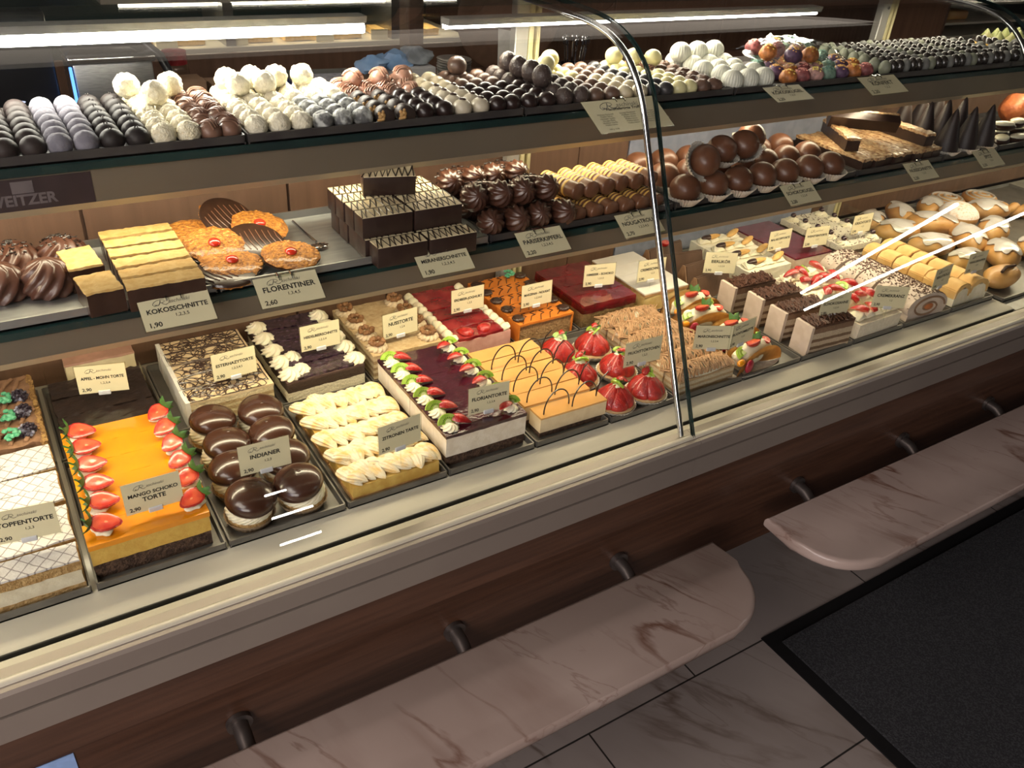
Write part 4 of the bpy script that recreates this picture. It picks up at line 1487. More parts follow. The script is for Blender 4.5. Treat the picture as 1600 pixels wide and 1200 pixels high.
# strawberry yoghurt slices
REDJ = mat('red_fruit_jelly', (0.22, 0.008, 0.014), 0.1, (0.34, 0.03, 0.03), 26, 0.4, 0.6, coat=0.9, bump=0.6, bsc=30)
PINK = mat('pink_yoghurt_mousse', (0.74, 0.42, 0.36), 0.5, (0.68, 0.36, 0.3), 60, bump=0.2)
for i in range(5):
    y = 1.236 + i * 0.0425
    t, h = slice_('pink yoghurt slice with red jelly and cream border, %s in its tray' % (ORD[i] + ('most' if i == 0 else ' from the front')), 0.134, 0.041, 0.751, y,
                  [('sponge_base', 0.012, SPONGE, 0.001, 0.001), ('yoghurt_mousse', 0.032, PINK, 0, 0.0005)], R(jit(1)), 'strawberry yoghurt slices')
    bm = newbm(); rough_box(bm, (-0.050, -0.0205, h), (0.050, 0.0205, h + 0.006), 0.0022, 50, 0.006, i); j = obj('red_jelly', bm, REDJ, t, True, 60)
    if i == 0:
        for x in (-0.025, 0.018):
            strawberry(t, (x, 0.0, h + 0.006), jit(3), 1.15, 0, False, PI)
    bm = newbm()
    for x in (-0.059, 0.059):
        for k in range(2):
            ball(bm, (x, -0.010 + k * 0.020, h + 0.004), (0.0105, 0.0115, 0.009), (16, 10), 0.12, 120, i + k)
    obj('cream_border', bm, CREAM, t)

# orange marzipan slices
ORNG = mat('orange_marzipan', (0.70, 0.22, 0.028), 0.5, (0.62, 0.18, 0.02), 40, bump=0.2, bsc=150)
NUTC = mat('nougat_crumb', (0.30, 0.17, 0.07), 0.85, (0.42, 0.26, 0.12), 200, bump=1.0, bsc=260)
bm = newbm(); lathe(bm, [(0.010, 0), (0.0125, 0.002), (0.0125, 0.005), (0.009, 0.008), (0.003, 0.0075), (0, 0.007)], 48, flutes=12, famp=0.06); DISC_ME = finish(bm, 'chocolate_rosette', True, 70); DISC_ME.materials.append(CHOC)
for i in range(5):
    y = 1.239 + i * 0.042
    t, h = slice_('nougat slice under orange marzipan with chocolate lines, %s in its tray' % (ORD[i] + ('most' if i == 0 else ' from the front')), 0.135, 0.040, 0.906, y,
                  [('nougat_crumb', 0.043, NUTC, 0.003, 0.0012), ('marzipan_cover', 0.005, ORNG, 0, 0.0007)], R(jit(1)), 'orange marzipan slices')
    bm = newbm()
    for s in (-1, 1):
        rough_box(bm, (-0.0675 if s < 0 else 0.0645, -0.020, 0.002), (-0.0645 if s < 0 else 0.0675, 0.020, 0.046), 0.0005, 60, 0.01, i)
    obj('marzipan_side', bm, ORNG, t, True, 50)
    bm = newbm()
    for k in range(5):
        x = -0.045 + k * 0.022
        tube(bm, [(x - 0.012, -0.016 + jit(0.003), h + 0.001), (x, jit(0.004), h + 0.0012), (x + 0.010, 0.004, h + 0.001), (x + 0.004, 0.015, h + 0.001), (x + 0.016, 0.018, h + 0.001)], 0.0009, 5)
    obj('chocolate_lines', bm, CHOC, t)
    for x in (-0.057, 0.055):
        put('chocolate_rosette', DISC_ME, None, t, (x, 0, h), (0, 0, jit(2)), 1.0)
    if i == 4:
        put('sugared_mint_leaf', MINT_ME, None, t, (0.03, 0.006, h + 0.004), (0, 0, 1), 1.2)

# raspberry jelly cake
RJ = mat('raspberry_jelly', (0.17, 0.006, 0.012), 0.12, (0.08, 0.004, 0.008), 22, 0.35, 0.65, coat=0.9, bump=1.0, bsc=45)
for i in range(4):
    y = 1.241 + i * 0.047
    t, h = slice_('light sponge slice topped with wrinkled raspberry jelly, %s in its tray' % (ORD[i] + ('most' if i == 0 else ' from the front')), 0.140, 0.0455, 1.068, y,
                  [('sponge', 0.036, NUTC, 0.001, 0.001), ('raspberry_jelly', 0.020, RJ, 0, 0.0018)], R(jit(1)), 'raspberry jelly slices')
bm = newbm(); box(bm, (0.996, 1.2135, ZC), (1.140, 1.2147, ZC + 0.046)); box(bm, (0.9955, 1.2147, ZC), (0.9967, 1.39, ZC + 0.05))
tag(obj('clear_sleeve', bm, PLEXI, None, False), 'clear acrylic sleeve around the raspberry jelly slices', 'cake sleeve')

# sugar dusted cream slices
SUGAR = mat('sugar_glaze', (0.80, 0.76, 0.68), 0.3, (0.76, 0.71, 0.62), 20, coat=0.4)
YCREAM = mat('vanilla_cream', (0.72, 0.54, 0.24), 0.5, (0.62, 0.43, 0.15), 50, bump=0.4, bsc=100)
for i in range(4):
    y = 1.240 + i * 0.049
    slice_('vanilla cream slice with white sugar top, %s in its tray' % (ORD[i] + ('most' if i == 0 else ' from the front')), 0.125, 0.047, 1.224, y,
           [('puff_pastry_base', 0.006, CRUST, 0, 0.001), ('vanilla_cream', 0.036, YCREAM, 0.001, 0.001), ('puff_pastry_lid', 0.006, CRUST, 0, 0.001), ('sugar_glaze', 0.003, SUGAR, -0.0003, 0.0004)], R(jit(2)), 'vanilla cream slices')

# dark chocolate wedges in folded paper
for i, (x, y, rz) in enumerate(((1.372, 1.232, 10), (1.395, 1.288, 4), (1.380, 1.345, -6), (1.372, 1.398, 8))):
    t = thing('cake_slice', 'roof shaped dark chocolate slice with brown side, %s in its tray' % (ORD[i] + ('most' if i == 0 else ' from the front')), 'cake slice', (x, y, ZC), R(rz), 'roof shaped chocolate slices')
    a = [(-0.026, 0), (0.026, 0), (0.004, 0.060), (-0.004, 0.060)]
    bm = newbm()
    va = [bm.verts.new((-0.062, p[0], p[1])) for p in a]
    vb = [bm.verts.new((0.060, p[0], p[1])) for p in a]
    bm.faces.new(va); bm.faces.new(vb)
    for k in range(4):
        bm.faces.new((va[k], va[(k + 1) % 4], vb[(k + 1) % 4], vb[k]))
    bmesh.ops.bevel(bm, geom=list(bm.edges), offset=0.003, segments=2, affect='EDGES')
    obj('chocolate_cover', bm, mat('matt_chocolate', (0.085, 0.045, 0.027), 0.5, (0.11, 0.06, 0.037), 25, bump=0.3, bsc=60), t)
    bm = newbm()
    va = [bm.verts.new((-0.0645, p[0] * 0.96, p[1] * 0.97 + 0.001)) for p in a]
    vb = [bm.verts.new((-0.0615, p[0] * 0.96, p[1] * 0.97 + 0.001)) for p in a]
    bm.faces.new(va); bm.faces.new(vb)
    for k in range(4):
        bm.faces.new((va[k], va[(k + 1) % 4], vb[(k + 1) % 4], vb[k]))
    obj('nougat_face', bm, mat('nougat_face', (0.27, 0.15, 0.08), 0.7, (0.2, 0.11, 0.06), 90), t)
    if i == 3:
        strawberry(t, (0.0, 0, 0.066), 0.5, 1.0, 0, False)

# sponge finger slices
FING = mat('sponge_finger', (0.72, 0.45, 0.16), 0.7, (0.62, 0.35, 0.10), 60, bump=0.3, bsc=150)
for i in range(5):
    y = 1.180 + i * 0.053
    if i > 0:
        y = 1.232 + (i - 1) * 0.052
    else:
        continue
    t, h = slice_('white cream slice with half dipped sponge finger, %s in its tray' % (ORD[i - 1] + ('most' if i == 1 else ' from the front')), 0.140, 0.050, 1.544, y,
                  [('white_cream', 0.046, mat('bright_cream', (0.84, 0.80, 0.66), 0.5, (0.80, 0.75, 0.6), 50, bump=0.3, bsc=90), 0, 0.0012)], R(jit(1.5)), 'sponge finger slices')
    bm = newbm()
    for k in range(4):
        shell_blob(bm, (-0.05 + k * 0.033, 0.002, h - 0.003), 0.036, 0.030, 0.013, R(30 + jit(20)), 6)
    obj('piped_cream', bm, CREAM, t, True, 80)
    for x, rz in ((-0.028, -12), (0.045, 18)):
        bm = newbm()
        ball(bm, (0, 0, 0), (0.026, 0.0085, 0.006), (20, 12)); f_ = obj('sponge_finger', bm, FING, t, loc=(x, 0.0, h + 0.014), rot=(0, R(-8), R(rz)))
        if x < 0:
            bm = newbm(); ball(bm, (-0.0105, 0, 0.0), (0.0165, 0.0092, 0.0068), (20, 12)); obj('chocolate_dip', bm, CHOC, f_)

# dark red glazed slices
DRED = mat('dark_red_glaze', (0.14, 0.006, 0.022), 0.14, (0.10, 0.004, 0.015), 12, coat=0.8, bump=0.1)
PALEP = mat('pale_pink_mousse', (0.70, 0.56, 0.44), 0.6, (0.62, 0.48, 0.36), 70, bump=0.3)
for i in range(5):
    y = 1.236 + i * 0.0425
    slice_('pale mousse slice with dark red mirror glaze, %s in its tray' % (ORD[i] + ('most' if i == 0 else ' from the front')), 0.130, 0.042, 1.702, y,
           [('mousse', 0.046, PALEP, 0.0003, 0.0005), ('red_glaze', 0.004, DRED, -0.0003, 0.0003)], R(jit(1)), 'dark red glazed slices')

# cherry topped cream slices
CHERRY = mat('dark_cherry', (0.018, 0.003, 0.005), 0.1, (0.03, 0.004, 0.008), 20, coat=0.9)
CHL = layer_mat('cherry_cake_layers', [(0, (0.05, 0.028, 0.018)), (0.010, (0.74, 0.68, 0.54)), (0.024, (0.07, 0.04, 0.025)), (0.034, (0.76, 0.70, 0.56))], wob=0.003)
for i in range(5):
    y = 1.236 + i * 0.0425
    t = thing('cake_slice', 'cream slice with dark cherries and chocolate flakes, %s in its tray' % (ORD[i] + ('most' if i == 0 else ' from the front')), 'cake slice', (1.890, y, ZC), R(jit(1.5)), 'cherry topped cream slices')
    bm = newbm(); rough_box(bm, (-0.076, -0.0205, 0), (0.076, 0.0205, 0.049), 0.0012, 70, 0.008, i); obj('layered_cake', bm, CHL, t, True, 50)
    for x in (-0.055, 0.058):
        put('cream_rosette', ROS_ME, None, t, (x, 0, 0.048), (0, 0, jit(3)), (1.45, 1.35, 1.0))
        bm = newbm(); ball(bm, (x, 0, 0.063), (0.0075, 0.0075, 0.0068), (16, 10)); obj('cherry', bm, CHERRY, t)
    bm = newbm()
    for k in range(40):
        px, py, a = random.uniform(-0.072, 0.072), random.uniform(-0.019, 0.019), jit(3)
        tube(bm, [(px, py, 0.050), (px + 0.004 * math.cos(a), py + 0.004 * math.sin(a), 0.0515)], 0.0008, 4)
    obj('chocolate_flakes', bm, SHAV, t)

# ================================================================== iced buns and pastries at the right end
BUN = mat('golden_bun_crust', (0.58, 0.33, 0.11), 0.45, (0.40, 0.17, 0.04), 16, 0.35, 0.7, bump=0.3, bsc=60, coat=0.1)
IC = mat('white_sugar_icing', (0.56, 0.53, 0.50), 0.25, (0.48, 0.43, 0.38), 20, coat=0.5, bump=0.2, bsc=40)
POWD = mat('powdered_sugar', (0.80, 0.74, 0.68), 0.9, (0.70, 0.45, 0.25), 160, 0.5, 0.72, bump=0.2)
bm = newbm(); ball(bm, (0, 0, 0.030), (0.068, 0.040, 0.030), (30, 18), 0.05, 28, 4, flat=-0.95); BUN_ME = finish(bm, 'bun'); BUN_ME.materials.append(BUN)


def me_icing(seed, rx=0.070, ry=0.042, rz=0.0315):
    bm = newbm()
    n, m = 36, 10
    rings = []
    for j in range(m + 1):
        ring = []
        for i in range(n):
            a = 2 * PI * i / n
            lim = 0.56 + 0.42 * noise.noise(Vector((math.cos(a) * 1.6, math.sin(a) * 1.6, seed * 3.0))) + 0.10 * math.sin(a * 5 + seed)
            ph = lim * (PI / 2) * j / m
            k = 1 + 0.05 * 2 * noise.noise(Vector((math.sin(ph) * math.cos(a) * rx, math.sin(ph) * math.sin(a) * ry, math.cos(ph) * rz)) * 28 + Vector((4, 8, 1)))
            ring.append(bm.verts.new((rx * k * math.sin(ph) * math.cos(a), ry * k * math.sin(ph) * math.sin(a), 0.0300 + rz * k * math.cos(ph))))
        rings.append(ring)
    top = rings[0]
    for a, b in zip(rings, rings[1:]):
        for i in range(n):
            bm.faces.new((a[i], a[(i + 1) % n], b[(i + 1) % n], b[i]))
    bmesh.ops.remove_doubles(bm, verts=bm.verts, dist=1e-6)
    bmesh.ops.solidify(bm, geom=list(bm.faces), thickness=0.0022)
    return finish(bm, 'icing', True, 60)


ICS = [me_icing(s) for s in range(4)]
for x in ICS:
    x.materials.append(IC)
ZB = ZD + 0.0
buns = [(2.119, 1.362, 20, 0.80, 0, 'small iced bun at the back left of the bun tray'), (2.250, 1.360, 60, 0.85, 1, 'iced bun at the back, second from the left'), (2.108, 1.268, -15, 0.95, 2, 'wide iced bun above the cherry slices'),
        (2.258, 1.262, -40, 0.98, 3, 'iced bun crossing the middle of the tray'), (2.117, 1.165, -20, 0.92, 1, 'iced bun just behind the sponge pockets'), (2.262, 1.150, 60, 0.98, 0, 'iced bun in the centre between two others'),
        (2.246, 1.040, 40, 1.0, 2, 'large iced bun at the front right of the tray'), (2.112, 1.060, 10, 0.88, 3, 'iced bun half hidden behind the leaning price card'), (2.395, 1.362, 30, 0.85, 2, 'iced bun with smooth white top near the back'),
        (2.400, 1.160, 30, 0.95, 1, 'iced bun at the right edge of the picture, middle row'), (2.115, 0.960, 5, 0.85, None, 'plain split bun at the front end of the tray'), (2.400, 1.040, 12, 0.9, 3, 'iced bun right of the large front one'),
        (2.545, 1.270, -30, 0.92, 0, 'iced bun at the far right, behind the twisted pastry')]
for x, y, rz, s, ic, lab in buns:
    t = thing('iced_bun' if ic is not None else 'plain_bun', lab, 'bun', (x, y, ZB - 0.0015), R(rz), 'iced buns' if ic is not None else None)
    s *= 1.07
    put('bun', BUN_ME, None, t, (0, 0, 0), (0, 0, 0), s)
    if ic is not None:
        put('icing', ICS[ic], None, t, (0, 0, 0), (0, 0, 0), s)
    else:
        bm = newbm(); tube(bm, [(-0.04, -0.012, 0.053), (-0.01, -0.006, 0.0575), (0.03, -0.010, 0.055)], 0.004, 8); obj('split', bm, DARKSPONGE, t)
t = thing('doughnut', 'round powdered doughnut among the iced buns', 'doughnut', (2.392, 1.268, ZB - 0.0015))
bm = newbm(); ball(bm, (0, 0, 0.036), (0.056, 0.056, 0.036), (32, 20), 0.02, 30, 1, flat=-0.95); obj('dough', bm, BUN, t)
bm = newbm(); ball(bm, (0, 0, 0.0385), (0.0562, 0.0562, 0.0355), (32, 20), 0.02, 30, 1, flat=0.1); obj('sugar_cap', bm, POWD, t)
for i, (x, y, w_) in enumerate(((2.53, 1.39, 'round coiled pastry with white icing spiral at the back'), (2.66, 1.36, 'coiled pastry with glossy icing in the far corner'))):
    t = thing('coiled_pastry', w_, 'pastry', (x, y, ZB - 0.0015), i)
    bm = newbm()
    pts = [((0.008 + 0.0058 * k / 5) * math.cos(k * 0.42), (0.008 + 0.0058 * k / 5) * math.sin(k * 0.42), 0.024 - 0.0002 * k) for k in range(40)]
    tube(bm, pts, 0.012, 10); obj('dough_coil', bm, BUN, t)
    bm = newbm(); tube(bm, [(p[0], p[1], p[2] + 0.011) for p in pts[::1]], 0.0038, 8); obj('icing_spiral', bm, IC, t)
t = thing('twisted_pastry', 'long twisted golden pastry at the back right', 'pastry', (2.66, 1.24, ZB), R(-35))
for k in range(2):
    bm = newbm(); tube(bm, [(-0.085 + 0.17 * q / 30, 0.012 * math.sin(q * 0.5 + PI * k), 0.022 + 0.009 * math.cos(q * 0.5 + PI * k)) for q in range(31)], 0.0135, 10, taper=lambda u: 0.35 + 0.65 * math.sin(PI * u) ** 0.6); obj('strand', bm, BUN, t)
# acrylic divider between pockets and buns, leaning card at the edge of the picture
bm = newbm(); box(bm, (2.030, 0.96, ZD), (2.0325, 1.40, ZD + 0.075), 0.0008); tag(obj('acrylic_divider', bm, PLEXI, None, False), 'clear acrylic divider standing between the sponge pockets and the buns', 'divider')
bm = newbm(); box(bm, (-0.03, -0.001, 0), (0.03, 0.001, 0.085), 0.0004)
o = obj('paper_card', bm, mat('lilac_card', (0.50, 0.50, 0.62), 0.6), None, False); o.location = (2.135, 0.868, 0.7455); o.rotation_euler = (R(-6), 0, R(4)); tag(o, 'pale lilac card standing in the case at the right edge of the picture', 'card')

# ================================================================== middle shelf
FLU = newbm()
lathe(FLU, [(0.031, 0.0), (0.034, 0.006), (0.0335, 0.015), (0.029, 0.027), (0.020, 0.037), (0.010, 0.042), (0.002, 0.044)], 80, flutes=10, famp=0.075, twist=30)
FLU_ME = finish(FLU, 'fluted_dome', True, 70); FLU_ME.materials.append(mat('dome_chocolate', (0.085, 0.034, 0.021), 0.32, (0.11, 0.046, 0.03), 60, coat=0.2))
bm = newbm()
for k in range(90):
    a, b = random.uniform(0, 6.28), random.uniform(0.0, 0.026)
    z = 0.0395 - (b / 0.028) ** 2 * 0.012
    c = random.uniform(0, 3.14)
    tube(bm, [(b * math.cos(a) - 0.002 * math.cos(c), b * math.sin(a) - 0.002 * math.sin(c), z + 0.004), (b * math.cos(a) + 0.002 * math.cos(c), b * math.sin(a) + 0.002 * math.sin(c), z + 0.0045)], 0.0009, 4)
SPR_ME = finish(bm, 'chocolate_sprinkles'); SPR_ME.materials.append(BLACKCHOC)


def fluted(x, y, z, lab, spr, group, s=1.0, rx=0.0):
    t = thing('fluted_chocolate_dome', lab, 'chocolate pastry', (x, y, z), 0, group, rot=(rx, 0, random.uniform(0, 6)))
    put('chocolate_dome', FLU_ME, None, t, sc=s)
    if spr:
        put('chocolate_sprinkles', SPR_ME, None, t, sc=s)
    return t


fluted(-0.012, 1.147, ZMT, 'fluted chocolate dome cut by the left edge of the picture', False, 'fluted domes at left')
fluted(0.043, 1.139, ZMT, 'fluted chocolate dome nearest the coconut bars', False, 'fluted domes at left')
fluted(0.012, 1.210, ZMT, 'sprinkled chocolate dome behind the two plain ones at left', True, 'fluted domes at left')
fluted(0.070, 1.208, ZMT, 'sprinkled chocolate dome behind, beside the short coconut bar', True, 'fluted domes at left')
fluted(-0.052, 1.205, ZMT, 'sprinkled chocolate dome at the far left behind', True, 'fluted domes at left')

COCO = mat('coconut_topping', (0.76, 0.52, 0.20), 0.7, (0.66, 0.41, 0.13), 90, bump=0.4, bsc=150)


def coco_bar(lab, x, y, w, d, rz=0.0):
    t = thing('coconut_bar', lab, 'coconut bar', (x, y, ZMT), rz, 'coconut bars')
    bm = newbm(); rough_box(bm, (-w / 2, -d / 2, 0), (w / 2, d / 2, 0.030), 0.0008, 80, 0.008, x * 50); obj('chocolate_base', bm, CHOC, t, True, 50)
    bm = newbm(); rough_box(bm, (-w / 2 - 0.0003, -d / 2 + 0.0004, 0.030), (w / 2 - 0.0006, d / 2 - 0.0004, 0.0335), 0.0013, 140, 0.004, y * 50); obj('coconut_topping', bm, COCO, t, True, 50)


for i in range(6):
    coco_bar('long coconut bar on chocolate, %s of the stack of six' % (ORD[i] + ('most' if i == 0 else ' from the front')), 0.168, 1.047 + i * 0.0335, 0.094, 0.0268, R(jit(1.5)))
coco_bar('short coconut bar standing alone at the front left', 0.094, 1.067, 0.044, 0.055, R(6))
coco_bar('short coconut bar behind the other short one', 0.086, 1.150, 0.042, 0.066, R(5))

FLOR = mat('almond_florentine', (0.66, 0.27, 0.04), 0.4, (0.34, 0.12, 0.02), 190, 0.42, 0.6, coat=0.3, bump=1.0, bsc=300)
CHY = mat('candied_cherry', (0.75, 0.05, 0.02), 0.15, (0.65, 0.03, 0.015), 20, coat=0.8)


def florentine(lab, x, y, z, rx, ry, up=True, ch=True):
    t = thing('florentine_biscuit', lab, 'biscuit', (x, y, z), 0, 'florentine biscuits', rot=(rx, ry, random.uniform(0, 0.6)))
    bm = newbm(); ball(bm, (0, 0, 0.0062), (0.0415, 0.0415, 0.0042), (40, 10), 0.05, 120, x * 40); obj('almond_disc', bm, FLOR, t)
    bm = newbm()
    for q in range(70):
        a, b = random.uniform(0, 6.28), 0.040 * math.sqrt(random.random())
        ball(bm, (b * math.cos(a), b * math.sin(a), 0.0100 - (b / 0.042) ** 2 * 0.0030), (0.0034, 0.0022, 0.0010), (7, 4))
    obj('almond_flakes', bm, mat('almond_flake', (0.72, 0.32, 0.05), 0.5, (0.6, 0.25, 0.04), 300, coat=0.3), t)
    bm = newbm(); lathe(bm, [(0.036, 0.0), (0.0405, 0.0015), (0.0415, 0.0045), (0, 0.005)], 40); b_ = obj('chocolate_base', bm, CHOC, t)
    if not up:
        bm = newbm()
        for k in range(9):
            tube(bm, [(-0.034 + 0.0085 * k, -0.024 + abs(k - 4) * 0.003, -0.0006), (-0.036 + 0.0085 * k, 0.0, -0.0010), (-0.034 + 0.0085 * k, 0.024 - abs(k - 4) * 0.003, -0.0006)], 0.0008, 4)
        obj('drizzle_lines', bm, CHOCM, b_)
    if ch:
        bm = newbm(); ball(bm, (0, 0, 0.0120), (0.0088, 0.0088, 0.0044), (16, 8)); obj('candied_cherry', bm, CHY, t)
    return t


florentine('front right florentine biscuit with red cherry', 0.350, 1.098, ZMT + 0.006, R(7), 0)
florentine('front left florentine biscuit with red cherry', 0.268, 1.104, ZMT + 0.006, R(8), R(0))
florentine('middle florentine leaning behind the front left one', 0.258, 1.150, ZMT + 0.016, R(16), R(-3))
florentine('florentine at the back left without visible cherry', 0.240, 1.200, ZMT + 0.014, R(12), 0, True, False)
florentine('rear florentine with red cherry beside the overturned one', 0.336, 1.195, ZMT + 0.016, R(14), R(3))
florentine('overturned florentine showing its drizzled chocolate back, middle', 0.318, 1.150, ZMT + 0.020, R(198), R(4), False, False)
florentine('overturned florentine showing its chocolate back at the rear', 0.300, 1.222, ZMT + 0.032, R(208), 0, False, False)
florentine('overturned florentine half under the front left one', 0.252, 1.082, ZMT + 0.0115, R(184), R(2), False, False)

t = thing('serving_tongs', 'small steel serving tongs end on the steel tray', 'tongs', (0.405, 1.130, ZMT))
bm = newbm(); tube(bm, [(-0.005, 0.10, 0.006), (-0.004, 0.05, 0.006), (0, 0.012, 0.005)], 0.0022, 8); obj('handle', bm, CHROME, t)
bm = newbm(); lathe(bm, [(0.001, 0.001), (0.010, 0.003), (0.011, 0.005), (0.009, 0.0055), (0, 0.004)], 40, flutes=8, famp=0.12, sx=1.2, sy=0.8); obj('scalloped_tip', bm, CHROME, t, True, 70)

STRW = mat('ivory_drizzle', (0.85, 0.72, 0.46), 0.45, (0.66, 0.54, 0.33), 30)
BRS = mat('bar_chocolate', (0.026, 0.012, 0.009), 0.4, (0.036, 0.018, 0.013), 40, coat=0.1, bump=0.15)


def me_bar():
    bm = newbm()
    box(bm, (-0.040, -0.0155, 0), (0.040, 0.0155, 0.031), 0.0015, 2)
    return finish(bm, 'bar')


BAR_ME = me_bar(); BAR_ME.materials.append(BRS)
bm = newbm(); rough_box(bm, (-0.0390, -0.0147, 0.0305), (0.0390, 0.0147, 0.0320), 0.0002, 90, 0.01, 2); BTOP_ME = finish(bm, 'bar_top'); BTOP_ME.materials.append(STRW)


def me_drz(seed):
    random.seed(seed)
    bm = newbm()
    pts = []
    for k in range(17):
        x = -0.039 + 0.078 * k / 16
        pts.append((x + jit(0.0016) + (0.004 if k % 2 else -0.002), (0.0150 if k % 2 else -0.0150), 0.0322))
    for a, b in zip(pts, pts[1:]):
        m = ((a[0] + b[0]) / 2 + jit(0.001), (a[1] + b[1]) / 2, 0.0323)
        tube(bm, [a, m, b], random.uniform(0.0006, 0.0011), 4)
    return finish(bm, 'drizzle')


DRZ = [me_drz(s) for s in (1, 2, 3)]
random.seed(11)
for x in DRZ:
    x.materials.append(BLACKCHOC)


def choc_bar(lab, x, y, z, rot=(0, 0, 0)):
    t = thing('layered_chocolate_bar', lab, 'chocolate bar', (x, y, z), 0, 'drizzled chocolate bars', rot=rot)
    put('bar', BAR_ME, None, t)
    put('ivory_top', BTOP_ME, None, t)
    put('drizzle', random.choice(DRZ), None, t)
    return t


for r_ in range(5):
    for c_ in range(2):
        lay = 1 if r_ == 0 else 2
        for l_ in range(lay):
            y = 1.043 + r_ * 0.0345
            x = 0.494 + c_ * 0.083 + (0.0 if l_ == 0 else -0.004) - (0.004 if r_ else 0) + jit(0.001)
            if l_ == 1 or r_ == 0:
                lab = 'drizzled chocolate bar, %s row, %s column, %s' % (ORD[r_], 'left' if c_ == 0 else 'right', 'on top' if l_ else 'at the bottom')
            else:
                lab = 'drizzled chocolate bar, %s row, %s column, underneath the upper one' % (ORD[r_], 'left' if c_ == 0 else 'right')
            choc_bar(lab, x, y, ZMT + l_ * 0.0335, (0, 0, R(jit(0.8))))
choc_bar('drizzled chocolate bar lying across the top of the stack', 0.525, 1.146, ZMT + 0.0685, (R(10), 0, R(-16)))

bm = newbm(); lathe(bm, [(0.016, -0.004), (0.0205, 0.002), (0.0215, 0.010), (0.0185, 0.019), (0.0125, 0.026), (0.005, 0.030), (0.001, 0.031)], 80, flutes=10, famp=0.085, twist=25); END_ME = finish(bm, 'fluted_end', True, 70)
END_ME.materials.append(mat('dark_milk_chocolate', (0.062, 0.024, 0.014), 0.3, (0.085, 0.034, 0.02), 60, coat=0.3))
bm = newbm()
tube(bm, [(0.0225 * math.cos(PI * q / 12), 0.004 + 0.022 * math.sin(PI * q / 12), 0.019) for q in range(13)], 0.0175, 14)
ARCH_ME = finish(bm, 'croissant_arch'); ARCH_ME.materials.append(END_ME.materials[0])
bm = newbm()
for k in range(110):
    a, b, c = random.uniform(0, PI), random.uniform(0, PI), jit(3)
    px, py, pz = (0.0225 + 0.0185 * math.cos(b)) * math.cos(a), 0.004 + (0.022 + 0.0185 * math.cos(b)) * math.sin(a), 0.019 + 0.0185 * math.sin(b)
    tube(bm, [(px - 0.002 * math.cos(c), py - 0.002 * math.sin(c), pz), (px + 0.002 * math.cos(c), py + 0.002 * math.sin(c), pz + 0.0006)], 0.0009, 4)
CSP_ME = finish(bm, 'sprinkles'); CSP_ME.materials.append(BLACKCHOC)
for (x, y, z, w_) in ((0.690, 1.072, 0.0, 'lower layer, front left'), (0.780, 1.070, 0.0, 'lower layer, front right'), (0.690, 1.140, 0.0, 'lower layer, middle left'), (0.778, 1.140, 0.0, 'lower layer, middle right'), (0.688, 1.205, 0.0, 'lower layer, rear left'), (0.776, 1.205, 0.0, 'lower layer, rear right'),
                      (0.672, 1.098, 0.035, 'upper layer, front left'), (0.760, 1.096, 0.035, 'upper layer, front right'), (0.668, 1.172, 0.035, 'upper layer, rear left'), (0.752, 1.174, 0.035, 'upper layer, rear right')):
    t = thing('chocolate_croissant', 'fluted chocolate croissant with sprinkles, ' + w_, 'chocolate croissant', (x, y, ZMT + z), R(jit(7)), 'chocolate croissants')
    for sx in (-1, 1):
        put('fluted_end', END_ME, None, t, (sx * 0.0225, 0.004, 0.019), (R(62), 0, R(sx * 8)), (1, 1, 1))
    put('curved_body', ARCH_ME, None, t)
    put('chocolate_sprinkles', CSP_ME, None, t)

YELR = mat('yellow_nougat_rings', (0.80, 0.52, 0.14), 0.45, (0.70, 0.42, 0.10), 90)


def me_roll():
    bm = newbm()
    seg = 20
    L = 0.074
    st = [0.0, 0.004, 0.032]
    rings = []
    ys_ = []
    n = 48
    for i in range(n + 1):
        t_ = i / n
        y = -L / 2 + L * t_
        r = 0.0148
        if 0.27 < t_ < 0.97:
            r += 0.0006 * math.sin((t_ - 0.27) * 56)
        if i in (0, n):
            r = 0.0125
        rings.append([bm.verts.new((r * math.cos(2 * PI * k / seg), y, 0.0148 + r * 0.94 * math.sin(2 * PI * k / seg))) for k in range(seg)])
    for i, (a, b) in enumerate(zip(rings, rings[1:])):
        t_ = i / n
        yel = 0.27 < t_ < 0.97 and (math.sin((t_ - 0.27) * 56) > -0.35)
        for k in range(seg):
            f = bm.faces.new((a[k], a[(k + 1) % seg], b[(k + 1) % seg], b[k]))
            f.material_index = 1 if yel else 0
    bm.faces.new(rings[0]); bm.faces.new(rings[-1])
    return finish(bm, 'nougat_roll', True, 60)


ROLL_ME = me_roll()
for x in (CHOCM, YELR):
    ROLL_ME.materials.append(x)
wl = ('first', 'second', 'third', 'fourth', 'fifth', 'sixth', 'seventh')
k = 0
for i, x in enumerate((0.828, 0.864, 0.898, 0.932, 0.966, 1.000)):
    t = put('nougat_roll', ROLL_ME, None, None, (x, 1.092 + jit(0.003), ZMT), (0, 0, R(6 + jit(4))), (1.05, 1, 1)); tag(t, 'nougat roll with yellow rings, lower layer, %s from the left' % wl[i], 'nougat roll', 'nougat rolls')
    t = put('nougat_roll', ROLL_ME, None, None, (x + 0.002, 1.172 + jit(0.003), ZMT), (0, 0, R(6 + jit(4))), (1.05, 1, 1)); tag(t, 'nougat roll with yellow rings, lower layer behind, %s from the left' % wl[i], 'nougat roll', 'nougat rolls')
for i, x in enumerate((0.838, 0.872, 0.906, 0.940, 0.974, 1.004)):
    t = put('nougat_roll', ROLL_ME, None, None, (x, 1.128 + jit(0.004), ZMT + 0.0285), (0, 0, R(8 + jit(5))), (1.08, 1.12, 1.05)); tag(t, 'nougat roll with yellow rings, upper layer, %s from the left' % wl[i], 'nougat roll', 'nougat rolls')

